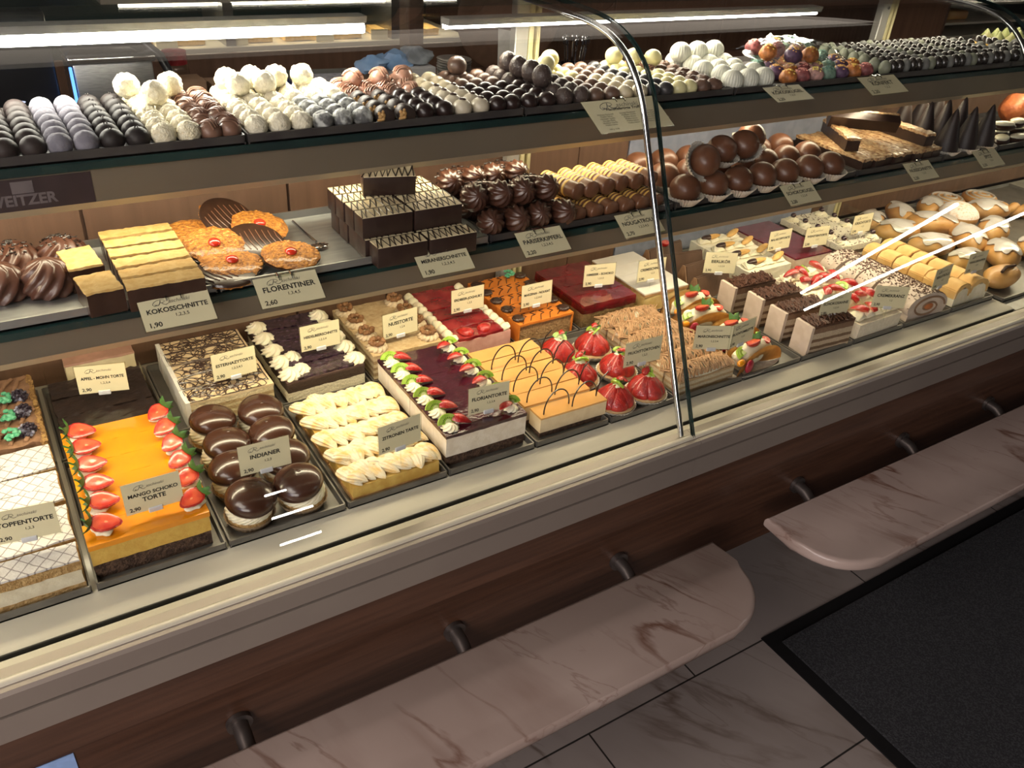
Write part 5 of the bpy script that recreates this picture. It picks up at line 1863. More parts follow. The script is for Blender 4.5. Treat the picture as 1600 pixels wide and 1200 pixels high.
# big chocolate balls in paper cases
bm = newbm(); ball(bm, (0, 0, 0.026), (0.0285, 0.0285, 0.0260), (32, 18), 0.03, 22, 5); BALL_ME = finish(bm, 'chocolate_ball'); BALL_ME.materials.append(mat('satin_chocolate', (0.11, 0.043, 0.022), 0.38, (0.15, 0.06, 0.03), 20, bump=0.04, coat=0.1))
bm = newbm(); lathe(bm, [(0.021, 0.0), (0.0225, 0.001), (0.0355, 0.0175), (0.0360, 0.0175), (0.023, 0.0015), (0, 0.0012)], 144, flutes=36, famp=0.05); PC_ME = finish(bm, 'paper_case', True, 70); PC_ME.materials.append(PAPER)


def chball(lab, x, y, z, rot=(0, 0, 0)):
    t = thing('chocolate_ball', lab, 'chocolate ball', (x, y, z), 0, 'big chocolate balls', rot=rot)
    put('paper_case', PC_ME, None, t)
    put('chocolate_shell', BALL_ME, None, t, (0, 0, 0.0015), (0, 0, random.uniform(0, 6)))


for j, (y, xs) in enumerate(((1.066, [1.073, 1.138, 1.203, 1.268, 1.333, 1.398, 1.463, 1.512]), (1.134, [1.082, 1.147, 1.212, 1.277, 1.342, 1.407, 1.470]), (1.200, [1.071, 1.136, 1.201, 1.266, 1.331, 1.396, 1.461]), (1.196, []))):
    for i, x in enumerate(xs):
        if j == 0 and i == 7:
            continue
        chball('big chocolate ball in paper case, %s row, %s from the left' % (ORD[j], wl[min(i, 6)]), x + jit(0.002), y + jit(0.002), ZMT)
chball('big chocolate ball tipped on top, leftmost of the three', 1.105, 1.090, ZMT + 0.062, (R(62), 0, R(10)))
chball('big chocolate ball sitting on top, middle of the three', 1.182, 1.104, ZMT + 0.050, (R(8), 0, 0))
chball('big chocolate ball on top, rightmost of the three', 1.252, 1.112, ZMT + 0.054, (R(14), R(-18), 0))
chball('big chocolate ball in the upper layer, behind the rightmost of the three', 1.318, 1.165, ZMT + 0.045, (R(10), R(10), 0))

# chopped nut bars
NB = mat('glazed_nut_top', (0.30, 0.14, 0.05), 0.4, (0.62, 0.42, 0.22), 130, 0.4, 0.6, coat=0.4, bump=1.0, bsc=170)


def nutbar(lab, x, y, z, L, rot):
    t = thing('nut_bar', lab, 'nut bar', (x, y, z), 0, 'chopped nut bars', rot=rot)
    bm = newbm(); rough_box(bm, (-0.0145, -L / 2, 0), (0.0145, L / 2, 0.022), 0.0008, 80, 0.01, x * 30); obj('chocolate_base', bm, BRS, t, True, 50)
    bm = newbm(); rough_box(bm, (-0.0148, -L / 2, 0.022), (0.0148, L / 2, 0.028), 0.0022, 160, 0.0045, x * 20); obj('nut_topping', bm, NB, t, True, 60)


for i in range(8):
    nutbar('long bar with chopped glazed nuts, %s from the left' % ('first', 'second', 'third', 'fourth', 'fifth', 'sixth', 'seventh', 'eighth')[i], 1.577 + i * 0.0335, 1.150 + jit(0.003), ZMT, 0.185, (0, 0, R(jit(1))))
nutbar('nut bar of the upper layer, right edge of the stack', 1.800, 1.155, ZMT + 0.0285, 0.165, (0, 0, R(-3)))
nutbar('nut bar of the upper layer, left edge of the stack', 1.620, 1.175, ZMT + 0.0285, 0.150, (0, 0, R(-30)))
nutbar('nut bar lying tilted on its side across the stack', 1.668, 1.158, ZMT + 0.064, 0.150, (0, R(60), R(52)))

# chocolate cones
bm = newbm(); lathe(bm, [(0.020, 0.0), (0.027, 0.006), (0.0275, 0.016), (0.024, 0.034), (0.0165, 0.060), (0.009, 0.084), (0.0035, 0.098), (0.0005, 0.102)], 32); CONE_ME = finish(bm, 'chocolate_cone'); CONE_ME.materials.append(mat('cone_chocolate', (0.018, 0.010, 0.009), 0.5, (0.028, 0.016, 0.013), 25, bump=0.1, bsc=60))
for i, (x, y, w_) in enumerate(((1.868, 1.075, 'front left, in a white paper case'), (1.936, 1.072, 'front centre, behind its price card'), (2.004, 1.072, 'front right, last one before the iced ovals'), (1.866, 1.138, 'second row left'), (1.932, 1.136, 'second row centre'),
                                (1.870, 1.200, 'third row left, deep in the case'), (1.998, 1.138, 'second row right'), (1.934, 1.200, 'third row centre'), (1.999, 1.202, 'third row right'))):
    t = thing('chocolate_cone', 'tall pointed chocolate cone, ' + w_, 'chocolate cone', (x, y, ZMT), 0, 'chocolate cones')
    put('paper_case', PC_ME, None, t, sc=(0.95, 0.95, 0.9))
    put('cone_body', CONE_ME, None, t, (0, 0, 0.002), (0, 0, i))
# iced ovals and the orange bun
WICE = mat('lemon_white_icing', (0.80, 0.76, 0.58), 0.3, (0.74, 0.68, 0.5), 30, coat=0.4)
bm = newbm(); ball(bm, (0, 0, 0.009), (0.036, 0.019, 0.010), (26, 12), 0.0, flat=-0.9); OV_ME = finish(bm, 'oval_base'); OV_ME.materials.append(CHOC)
bm = newbm(); ball(bm, (0, 0, 0.016), (0.032, 0.016, 0.006), (26, 12), 0.05, 60); OI_ME = finish(bm, 'oval_icing'); OI_ME.materials.append(WICE)
for i, (x, y, z, rz, w_) in enumerate(((2.105, 1.080, 0, 20, 'front left'), (2.165, 1.072, 0, 0, 'front centre'), (2.235, 1.075, 0, -10, 'front right'), (2.10, 1.128, 0.0, 30, 'second row left'), (2.17, 1.122, 0.0, 10, 'second row centre'), (2.245, 1.125, 0.0, -20, 'second row right'), (2.135, 1.104, 0.024, -20, 'lying on top at left'), (2.205, 1.108, 0.024, 10, 'lying on top at right'), (2.12, 1.18, 0.0, 0, 'third row left'), (2.20, 1.178, 0, 5, 'third row centre'))):
    t = thing('iced_oval', 'dark oval biscuit with pale icing, ' + w_, 'iced biscuit', (x, y, ZMT + z), R(rz), 'iced ovals')
    put('chocolate_base', OV_ME, None, t)
    put('icing', OI_ME, None, t)
bm = newbm(); ball(bm, (0, 0, 0.038), (0.055, 0.045, 0.038), (30, 18), 0.06, 40, 3, flat=-0.95)
o = obj('pastry_bun', bm, mat('orange_brown_crust', (0.50, 0.15, 0.05), 0.45, (0.36, 0.09, 0.03), 60, bump=0.8, bsc=110), None); o.location = (2.335, 1.185, ZMT); tag(o, 'orange brown rough crusted bun behind the iced ovals', 'bun')

# ================================================================== top shelf: truffles and pralines
def truf_mesh(kind, seed=0):
    bm = newbm()
    r = 0.0152
    if kind in ('dark', 'shiny', 'smooth', 'pale', 'yellow'):
        ball(bm, (0, 0, r * 0.93), (r, r, r * 0.93), (20, 12), 0.01, 60, seed, flat=-0.93)
    elif kind == 'pip':
        ball(bm, (0, 0, r * 0.93), (r, r, r * 0.93), (20, 12), flat=-0.93)
        for k in range(3):
            tube(bm, [(0.002 * math.cos(k * 2), 0.002 * math.sin(k * 2), 0.027), (0.003 * math.cos(k * 2.1 + 0.5), 0.003 * math.sin(k * 2), 0.0295)], 0.0008, 5)
    elif kind == 'powder':
        ball(bm, (0, 0, r * 0.95), (r, r, r * 0.95), (20, 12), 0.025, 130, seed, flat=-0.93)
    elif kind == 'fluffy':
        ball(bm, (0, 0, r * 0.98), (r * 1.02, r * 1.02, r), (32, 20), 0.07, 260, seed, flat=-0.93)
    elif kind == 'swirl':
        ball(bm, (0, 0, r * 0.9), (r, r, r * 0.9), (20, 12), 0.02, 90, seed, flat=-0.93)
        for k in range(4):
            a = 0.3 + seed + k * 0.12
            tube(bm, [((-0.013 + 0.026 * q / 8), -0.006 + k * 0.004 + 0.002 * math.sin(q + seed), 0.0142 + 0.0148 * math.sqrt(max(0, 1 - ((-0.013 + 0.026 * q / 8) / 0.0155) ** 2 - ((-0.006 + k * 0.004) / 0.0155) ** 2))) for q in range(9)], 0.0013, 5)
    elif kind == 'marble':
        ball(bm, (0, 0, r * 0.93), (r * 1.03, r * 0.98, r * 0.95), (24, 16), 0.06, 120, seed, flat=-0.93)
        for k in range(5):
            a = seed + k * 1.3
            tube(bm, [(0.0125 * math.cos(a + q * 0.3), 0.0125 * math.sin(a + q * 0.3), 0.019 + 0.0035 * math.sin(q * 1.2)) for q in range(6)], 0.0014, 5)
    elif kind == 'button':
        ball(bm, (0, 0, r * 0.93), (r, r, r * 0.93), (20, 12), flat=-0.93)
        n0 = len(bm.faces)
        ball(bm, (0, -0.001, 0.0285), (0.0058, 0.0045, 0.0022), (14, 8), mi=1)
    elif kind == 'rough':
        ball(bm, (0, 0, r * 1.05), (r, r * 1.02, r * 1.1), (24, 16), 0.035, 330, seed, flat=-0.93)
    elif kind == 'crisp':
        ball(bm, (0, 0, r * 0.9), (r * 1.02, r * 1.02, r * 0.9), (24, 14), 0.12, 190, seed, flat=-0.93)
    elif kind == 'ridged':
        rr = 0.0205
        prof = [(rr * math.cos(R(a)), rr * 0.86 + rr * 0.98 * math.sin(R(a))) for a in range(-58, 91, 11)]
        prof = [(max(0.0003, p), z) for p, z in prof]
        lathe(bm, prof, 88, flutes=22, famp=0.035)
    elif kind == 'nutroll':
        tube(bm, [(0, -0.0125, 0.0135), (0, -0.0115, 0.0135), (0, 0.0095, 0.0135), (0, 0.0115, 0.0135)], 0.0138, 14, taper=lambda u: 1 - 0.12 * (abs(u - 0.5) > 0.4))
        for k in range(16):
            ball(bm, (random.uniform(-0.011, -0.003), random.uniform(-0.015, -0.011), random.uniform(0.006, 0.022)), (0.0032, 0.0024, 0.0030), (7, 5), mi=1)
    elif kind == 'oval':
        ball(bm, (0, 0, 0.0165), (0.0098, 0.0150, 0.0168), (18, 12), flat=-0.95)
    elif kind == 'sprinkled':
        ball(bm, (0, 0, 0.0145), (0.0175, 0.0175, 0.0150), (20, 12), 0.05, 100, seed, flat=-0.9)
        for k in range(26):
            a, b = random.uniform(0, 6.28), random.uniform(0, 0.9)
            ball(bm, (0.016 * math.sin(b) * math.cos(a), 0.016 * math.sin(b) * math.sin(a), 0.0150 + 0.0145 * math.cos(b)), (0.0026, 0.0019, 0.0016), (6, 4), mi=1)
    elif kind == 'fig':
        lathe(bm, [(0.004, 0), (0.012, 0.004), (0.0165, 0.012), (0.0150, 0.022), (0.008, 0.032), (0.003, 0.040), (0.001, 0.042)], 20)
    return finish(bm, 'truffle', True, 60)


KM = {
    'dark': ('dark', mat('praline_dark', (0.024, 0.016, 0.015), 0.58, (0.032, 0.021, 0.019), 60, spec=0.35), None),
    'shiny': ('shiny', mat('praline_shiny', (0.018, 0.009, 0.008), 0.32, (0.026, 0.013, 0.011), 60, coat=0.15), None),
    'pip': ('pip', mat('praline_pip', (0.015, 0.011, 0.011), 0.55, (0.022, 0.016, 0.015), 60, spec=0.35), None),
    'powder': ('powder', mat('praline_lilac', (0.21, 0.20, 0.235), 0.85, (0.155, 0.148, 0.18), 90, bump=0.3, bsc=200), None),
    'coconut': ('fluffy', mat('praline_coconut', (0.82, 0.76, 0.58), 0.75, (0.74, 0.66, 0.46), 200, bump=0.8, bsc=380), None),
    'milk': ('swirl', mat('praline_milk', (0.20, 0.105, 0.07), 0.42, (0.15, 0.075, 0.05), 60, coat=0.1), None),
    'white': ('fluffy', mat('praline_white', (0.80, 0.74, 0.58), 0.7, (0.70, 0.64, 0.48), 180, bump=0.7, bsc=300), None),
    'marble': ('marble', mat('praline_marbled', (0.10, 0.10, 0.10), 0.5, (0.44, 0.45, 0.43), 85, 0.42, 0.58, bump=0.5, bsc=160), None),
    'nutroll': ('nutroll', mat('praline_log', (0.022, 0.012, 0.009), 0.5, (0.03, 0.017, 0.012), 60), mat('praline_nuts', (0.50, 0.30, 0.11), 0.6, (0.4, 0.22, 0.07), 200)),
    'button': ('button', mat('praline_ivory', (0.55, 0.49, 0.37), 0.4, (0.50, 0.44, 0.33), 60, coat=0.2), CHOC),
    'blush': ('swirl', mat('praline_blush', (0.30, 0.17, 0.12), 0.35, (0.4, 0.2, 0.13), 50, coat=0.3), None),
    'rough': ('rough', mat('praline_rough', (0.055, 0.036, 0.030), 0.5, (0.22, 0.18, 0.15), 300, 0.62, 0.72, coat=0.1, bump=0.4, bsc=300), None),
    'brown': ('smooth', mat('praline_brown', (0.13, 0.075, 0.052), 0.4, (0.10, 0.058, 0.04), 60, coat=0.1), None),
    'pale': ('pale', mat('praline_pale', (0.60, 0.52, 0.36), 0.4, (0.52, 0.44, 0.29), 60, coat=0.2), None),
    'slate': ('dark', mat('praline_slate', (0.045, 0.042, 0.045), 0.4, (0.055, 0.052, 0.055), 60, coat=0.2), None),
    'yellow': ('yellow', mat('praline_yellow', (0.76, 0.70, 0.38), 0.4, (0.68, 0.62, 0.32), 60, coat=0.2), None),
    'crisp': ('crisp', mat('praline_crisp', (0.14, 0.075, 0.05), 0.5, (0.10, 0.052, 0.035), 120, bump=0.3), None),
    'ridged': ('ridged', mat('praline_ridged_white', (0.72, 0.72, 0.62), 0.5, (0.66, 0.66, 0.56), 120, bump=0.3), None),
}
TM = {}


def truffle(kind, x, y, z, label, group, rz=None, s=1.0, name='truffle', cat='truffle'):
    var = random.choice((0, 1, 2)) if KM[kind][0] in ('fluffy', 'marble', 'swirl', 'crisp', 'rough') else 0
    key = (kind, var)
    if key not in TM:
        st = random.getstate()
        me = truf_mesh(KM[kind][0], var * 3.3 + 1)
        random.setstate(st)
        me.materials.append(KM[kind][1])
        if KM[kind][2]:
            me.materials.append(KM[kind][2])
        TM[key] = me
    o = put(name, TM[key], None, None, (x, y, z), (0, 0, random.uniform(0, 6.28) if rz is None else rz), s)
    return tag(o, label, cat, group)


DESC = {'dark': 'matt dark chocolate truffle', 'shiny': 'glossy dark chocolate truffle', 'pip': 'black truffle with a tiny tip', 'powder': 'lilac grey dusted truffle', 'coconut': 'cream coloured coconut truffle',
        'milk': 'milk chocolate truffle with ridges', 'white': 'fluffy white truffle', 'marble': 'grey white marbled truffle', 'nutroll': 'dark log truffle with nuts', 'button': 'ivory truffle with dark button',
        'blush': 'reddish brown streaked truffle', 'rough': 'salt speckled dark truffle', 'brown': 'plain brown truffle', 'pale': 'pale caramel truffle', 'slate': 'slate black truffle', 'yellow': 'pale yellow truffle', 'crisp': 'crinkled brown truffle', 'ridged': 'large white ridged truffle'}
# x, front kind, back kind (from row), file name
filesT = [(-0.030, 'dark', None, 'cut by the left picture edge'), (0.001, 'dark', None, 'second file from the left end'), (0.032, 'dark', None, 'file left of the lilac ones, outer'), (0.062, 'dark', None, 'file touching the lilac ones'),
          (0.093, 'powder', None, 'left file of the lilac pair'), (0.123, 'powder', None, 'right file of the lilac pair'),
          (0.153, 'pip', None, 'left file between lilac and coconut'), (0.184, 'pip', None, 'right file between lilac and coconut'), (0.215, 'coconut', None, 'left file of the coconut pair'), (0.246, 'coconut', None, 'right file of the coconut pair'),
          (0.274, 'milk', None, 'left file beside the coconut ones'), (0.302, 'milk', None, 'right file at the first tray end'),
          (0.337, 'white', None, 'left file of the white trio'), (0.368, 'white', None, 'middle file of the white trio'), (0.400, 'white', None, 'right file of the white trio'),
          (0.432, 'marble', 'white', 'left file of the marbled trio'), (0.463, 'marble', 'white', 'middle file of the marbled trio'), (0.494, 'marble', 'white', 'right file of the marbled trio'),
          (0.526, 'nutroll', 'blush', 'left file of the nut logs'), (0.560, 'nutroll', 'blush', 'right file of the nut logs'), (0.593, 'shiny', 'blush', 'file beside the nut logs'), (0.626, 'shiny', 'blush', 'file beside the buttoned ones'),
          (0.658, 'button', 'pale', 'left file of the buttoned pair'), (0.690, 'button', 'pale', 'right file of the buttoned pair'), (0.721, 'shiny', 'brown', 'file right of the buttoned pair'), (0.750, 'shiny', 'brown', 'last file of the second tray'),
          (0.783, 'shiny', 'brown', 'first file of the third tray'), (0.817, 'shiny', 'rough', 'second file of the third tray'), (0.852, 'rough', 'rough', 'left file of the speckled ones'), (0.886, 'rough', 'yellow', 'right file of the speckled ones'),
          (0.918, 'brown', 'yellow', 'left file behind the wide sign'), (0.950, 'brown', 'yellow', 'second file behind the wide sign'), (0.981, 'pale', 'brown', 'third file behind the wide sign'), (1.012, 'pale', 'brown', 'file just left of the post'),
          (1.042, 'slate', 'slate', 'file behind the chrome post'), (1.072, 'slate', 'yellow', 'file right of the chrome post'), (1.102, 'yellow', 'yellow', 'left file of the yellow pair'), (1.130, 'yellow', 'blush', 'right file of the yellow pair'),
          (1.160, 'crisp', 'crisp', 'left file beside the white ridged ones'), (1.192, 'crisp', 'crisp', 'right file beside the white ridged ones')]
for fx, ka, kb, fn in filesT:
    for r_ in range(7):
        k = ka if (kb is None or r_ < 4) else kb
        xx = fx + jit(0.0012)
        if -0.04 < fx < 0.9 and r_ == 6 and k in ('shiny',):
            continue
        truffle(k, xx, 1.160 + r_ * 0.0288 + jit(0.0015), ZTT, '%s, %s from the front, %s' % (DESC[k], ORD[r_], fn), 'files of ' + DESC[k] + 's', rz=None if k != 'nutroll' else jit(0.2))
# second layer
top2 = [('coconut', 0.232, 1.270, 'rear one lying on top of the coconut pair'), ('coconut', 0.205, 1.318, 'left one on top at the back'), ('coconut', 0.262, 1.312, 'right one on top at the back'),
        ('white', 0.345, 1.318, 'leftmost of the white ones on top'), ('white', 0.383, 1.322, 'second of the white ones on top'), ('white', 0.420, 1.320, 'third of the white ones on top'), ('white', 0.460, 1.318, 'fourth of the white ones on top'), ('white', 0.352, 1.286, 'white one on top, second row, left'), ('white', 0.392, 1.288, 'white one on top, second row, right'),
        ('blush', 0.545, 1.318, 'on top at the back, left'), ('blush', 0.590, 1.316, 'on top at the back, middle'), ('blush', 0.634, 1.320, 'on top at the back, right'),
        ('brown', 0.735, 1.318, 'single brown ball on top beside the stacked plates'), ('rough', 0.835, 1.205, 'on top, front of four'), ('rough', 0.836, 1.240, 'on top, second of four'), ('rough', 0.833, 1.274, 'on top, third of four'), ('rough', 0.832, 1.308, 'on top, rear of four'),
        ('yellow', 0.900, 1.290, 'on top, alone at the left'), ('yellow', 0.932, 1.325, 'on top at the back, left'), ('yellow', 1.075, 1.318, 'on top near the post, left'), ('yellow', 1.108, 1.300, 'on top near the post, middle'), ('yellow', 1.142, 1.283, 'on top near the post, right')]
for k, x, y, w_ in top2:
    truffle(k, x, y - (0.0 if k != 'blush' else 0.0), ZTT + (0.0235 if k != 'blush' else 0.012), '%s, %s' % (DESC[k], w_), 'upper layer of ' + DESC[k] + 's', s=1.12)
for r_ in range(5):
    for c_ in range(3):
        truffle('ridged', 1.243 + c_ * 0.0415 + (0.012 if r_ % 2 else 0), 1.166 + r_ * 0.0405, ZTT + (0.0 if c_ else 0.0), 'large white ridged truffle, %s row from the front, %s' % (ORD[r_], ('left', 'middle', 'right')[c_]), 'white ridged truffles')
for c_ in range(3):
    truffle('ridged', 1.238 + c_ * 0.045, 1.312, ZTT + 0.021, 'large white ridged truffle lying on top at the back, %s' % (('left', 'middle', 'right')[c_]), 'white ridged truffles')

# colourful sprinkled sweets, partly wrapped
cols_ = [((0.62, 0.22, 0.06), (0.75, 0.50, 0.10), 'orange'), ((0.20, 0.32, 0.24), (0.12, 0.25, 0.20), 'grey green'), ((0.34, 0.10, 0.10), (0.70, 0.30, 0.25), 'red brown'), ((0.15, 0.08, 0.16), (0.72, 0.40, 0.10), 'purple'), ((0.60, 0.34, 0.30), (0.75, 0.6, 0.15), 'pink')]
SPM = []
for i, (a, b, n) in enumerate(cols_):
    me = truf_mesh('sprinkled', i * 2.2)
    me.materials.append(mat('sweet_' + n.replace(' ', '_'), a, 0.5, tuple(v * 0.5 for v in a), 100, bump=0.3))
    me.materials.append(mat('sprinkles_' + n.replace(' ', '_'), b, 0.4, tuple(min(1, v * 1.2) for v in b), 300))
    SPM.append((me, n))
for r_ in range(4):
    for c_ in range(7):
        if c_ == 0 and r_ > 2:
            continue
        ci = (r_ * 3 + c_ * 2) % 5
        x, y = 1.395 + c_ * 0.039 + (0.01 if r_ % 2 else 0), 1.165 + r_ * 0.042
        o = put('sprinkled_sweet', SPM[ci][0], None, None, (x, y, ZTT), (0, 0, jit(3)))
        tag(o, '%s sweet with bright sprinkles, %s row, %s from the left' % (SPM[ci][1], ORD[r_], ('first', 'second', 'third', 'fourth', 'fifth', 'sixth', 'seventh')[c_]), 'sweet', 'sprinkled sweets')
for i, (x, y) in enumerate(((1.42, 1.25), (1.465, 1.27), (1.505, 1.25), (1.555, 1.27), (1.455, 1.215), (1.50, 1.21), (1.43, 1.30), (1.50, 1.31), (1.55, 1.31))):
    ci = (i * 2) % 5
    o = put('sprinkled_sweet', SPM[ci][0], None, None, (x, y, ZTT + 0.027), (0, 0, jit(3)), 1.05)
    tag(o, '%s sprinkled sweet in the upper layer under the film, %s' % (SPM[ci][1], ORD[i] if i else 'leftmost'), 'sweet', 'sprinkled sweets under film')
bm = newbm()
n = 34
rows = []
for j in range(15):
    row_ = []
    for i in range(n + 1):
        x = 1.40 + 0.20 * i / n
        y = 1.175 + 0.165 * j / 14
        e = min(1, 4 * min(i / n, 1 - i / n)) * min(1, 4 * min(j / 14, 1 - j / 14) + 0.25)
        z = ZTT + 0.030 + 0.032 * e + 0.007 * noise.noise(Vector((x * 45 + y * 30, y * 20, 1))) + 0.004 * noise.noise(Vector((x * 120, y * 90, 3)))
        row_.append(bm.verts.new((x, y, z)))
    rows.append(row_)
for a, b in zip(rows, rows[1:]):
    for i in range(n):
        bm.faces.new((a[i], a[i + 1], b[i + 1], b[i]))
bmesh.ops.solidify(bm, geom=list(bm.faces), thickness=0.0004)
tag(obj('cellophane_film', bm, FILM, None, True, 80), 'crinkled clear cellophane film draped over the bright sprinkled sweets', 'film')
# two-tone oval praline files
OVM = [truf_mesh('oval') for _ in range(4)]
for me, m_ in zip(OVM, (mat('oval_grey_green', (0.20, 0.21, 0.15), 0.5, (0.16, 0.17, 0.12), 80), mat('oval_black', (0.020, 0.016, 0.014), 0.25, (0.03, 0.024, 0.02), 80, coat=0.5), mat('oval_pale_grey', (0.17, 0.17, 0.155), 0.6, (0.12, 0.12, 0.11), 80), mat('oval_yellow', (0.66, 0.44, 0.10), 0.5, (0.6, 0.38, 0.08), 80))):
    me.materials.append(m_)
on = ('grey green', 'black', 'pale grey', 'yellow')
wn = ['first', 'second', 'third', 'fourth', 'fifth', 'sixth', 'seventh', 'eighth', 'ninth', 'tenth', 'eleventh', 'twelfth', 'thirteenth', 'fourteenth', 'fifteenth', 'sixteenth', 'seventeenth', 'eighteenth', 'nineteenth', 'twentieth', 'twenty-first', 'twenty-second', 'twenty-third', 'twenty-fourth']
for c_ in range(21):
    pat = (0, 1, 1, 2, 1, 1, 2)[c_ % 7]
    for r_ in range(7):
        p_ = pat
        if c_ < 2 and r_ > 2:
            p_ = 0
        o = put('oval_praline', OVM[p_], None, None, (1.690 + c_ * 0.0225 + (0.0025 * r_ if c_ < 17 else 0) * 0.4, 1.162 + r_ * 0.0285, ZTT), (0, 0, R(jit(10))), (1, 0.9, 1 + jit(0.05)))
        tag(o, '%s oval praline, %s from the front in the %s file' % (on[p_], ORD[r_], wn[c_]), 'praline', 'two-tone oval pralines')
for c_ in range(12):
    for r_ in range(6):
        p_ = 3 if (c_ in (1, 2, 5) and r_ > 2) else (1, 2, 1)[(c_ + r_ // 2) % 3]
        if c_ > 4 and r_ > 3:
            continue
        o = put('oval_praline', OVM[p_], None, None, (2.185 + c_ * 0.026, 1.166 + r_ * 0.030, ZTT), (0, R(60) if p_ == 3 else 0, R(jit(10))), 1)
        tag(o, '%s oval praline in the last tray, row %s, place %s' % (on[p_], ORD[r_], wn[c_]), 'praline', 'pralines of the last tray')
me = truf_mesh('fig')
me.materials.append(mat('marzipan_fig', (0.30, 0.32, 0.12), 0.5, (0.40, 0.36, 0.16), 40, bump=0.2))
for i in range(8):
    o = put('marzipan_fig', me, None, None, (2.33 + (i % 4) * 0.045, 1.292 + (i // 4) * 0.040, ZTT), (R(jit(12)), R(jit(12)), i), 1.05)
    tag(o, 'green marzipan fig, %s row, %s from the left' % (('front', 'rear')[i // 4], wn[i % 4]), 'marzipan fig', 'green marzipan figs')

# ================================================================== price cards
CARD = mat('cream_card', (0.70, 0.64, 0.42), 0.45, (0.67, 0.61, 0.40), 8, coat=0.3)
INK = mat('black_ink', (0.02, 0.018, 0.016), 0.6)
GINK = mat('grey_ink', (0.15, 0.14, 0.12), 0.6)
CLIP = mat('white_plastic_holder', (0.66, 0.67, 0.70), 0.35, coat=0.3)


def logo(bm, x, z, s=1.0, y=-0.0006):
    """swash letter R followed by small script"""
    k = 0.0052 * s
    sw = [(-1.2, -0.4), (-1.9, -0.9), (-2.3, -0.3), (-1.9, 0.4), (-1.0, 0.9), (-0.1, 1.0), (0.7, 0.75), (0.8, 0.3), (0.2, 0.0), (-0.3, 0.05)]
    tube(bm, [(x - 0.012 * s + p[0] * k * 0.8, y, z + p[1] * k * 0.75) for p in sw], 0.00028 * s, 4)
    tube(bm, [(x - 0.012 * s + p[0] * k * 0.8, y, z + p[1] * k * 0.75) for p in [(-0.2, 0.75), (-0.45, 0.0), (-0.9, -0.7), (-1.6, -0.7), (-1.7, -0.3)]], 0.00042 * s, 4)
    tube(bm, [(x - 0.012 * s + p[0] * k * 0.8, y, z + p[1] * k * 0.75) for p in [(-0.1, 0.0), (0.3, -0.5), (0.8, -0.8), (1.5, -0.5)]], 0.00034 * s, 4)
    add_text(bm, 'aschinski', 0.0062 * s, x + 0.006 * s, z - 0.0015 * s, y, 0, 0.35)


def price_card(label, lines, nums, price, loc, yaw=0.0, tilt=0.0, w=0.073, h=0.049, kind='pin', stick=0.03, menu=False):
    """origin: lower edge centre for pins, upper edge centre for shelf cards"""
    t = thing('price_card', label, 'price card', loc, 0, None, rot=(tilt, 0, yaw))
    z0 = 0.0 if kind == 'pin' else -h
    bm = newbm(); box(bm, (-w / 2, -0.0003, z0), (w / 2, 0.0003, z0 + h), 0.0001)
    obj('card', bm, CARD, t, False)
    bm = newbm()
    e = 0.0016
    for a, b in (((-w / 2 - e, -0.0007, z0 - e), (w / 2 + e, 0.0007, z0)), ((-w / 2 - e, -0.0007, z0 + h), (w / 2 + e, 0.0007, z0 + h + e)), ((-w / 2 - e, -0.0007, z0), (-w / 2, 0.0007, z0 + h)), ((w / 2, -0.0007, z0), (w / 2 + e, 0.0007, z0 + h))):
        box(bm, a, b)
    obj('clear_sleeve', bm, PLEXI, t, False)
    s = w / 0.073
    y = -0.00055
    bm = newbm()
    if menu:
        add_text(bm, 'Handgefertigte Trüffel', 0.0085, 0, z0 + h * 0.66, y, 0.0002, 0.3)
        for r_ in range(6):
            for c_, xx in enumerate((-w * 0.30, 0.0, w * 0.27)):
                add_text(bm, random.choice(('Nougat Milch', 'Marzipan Rum', 'Orange Zartbitter', 'Kokos Weiss', 'Mokka Sahne', 'Walnuss Karamell', 'Himbeer Vanille')), 0.0046, xx, z0 + h * (0.53 - r_ * 0.065), y)
        add_text(bm, '100 g  5,90', 0.0046, -w * 0.30, z0 + h * 0.07, y)
    else:
        zc = z0 + h * (0.50 if len(lines) == 1 else 0.53)
        for i, ln in enumerate(lines):
            add_text(bm, ln, 0.0094 * s if len(ln) < 12 else 0.0088 * s, 0.001 * s, zc - i * 0.0098 * s, y, 0.00028, fit=w * 0.86)
        if nums:
            add_text(bm, nums, 0.0056 * s, 0.004 * s, z0 + h * 0.31, y, 0.00005)
        add_text(bm, price, 0.0080 * s, -w * 0.34, z0 + h * 0.085, y, 0.0002)
    obj('lettering', bm, INK, t, False)
    bm = newbm(); logo(bm, -0.001 * s, z0 + h * 0.80, s); obj('logo', bm, GINK, t, False)
    if kind == 'pin':
        bm = newbm()
        box(bm, (-0.009, -0.0022, -0.004), (0.009, 0.0022, 0.0035), 0.0008)
        c_ = obj('card_holder', bm, CLIP, t, False)
        bm = newbm(); tube(bm, [(0.0, 0.0, -0.003), (0.001, 0.001, -stick)], 0.0011, 6); obj('spike', bm, PLEXI, c_)
    else:
        bm = newbm()
        box(bm, (-0.013, -0.0022, -0.004), (0.013, -0.0010, 0.006), 0.0005)
        c_ = obj('clear_clip', bm, PLEXI, t, False)
        for x in (-0.009, 0.009):
            bm = newbm(); tube(bm, [(x, -0.0028, -0.009), (x, -0.0030, -0.003), (x, 0.000, 0.004), (x, 0.006, 0.006)], 0.0011, 6); obj('hook', bm, CHROME, c_)
    return t


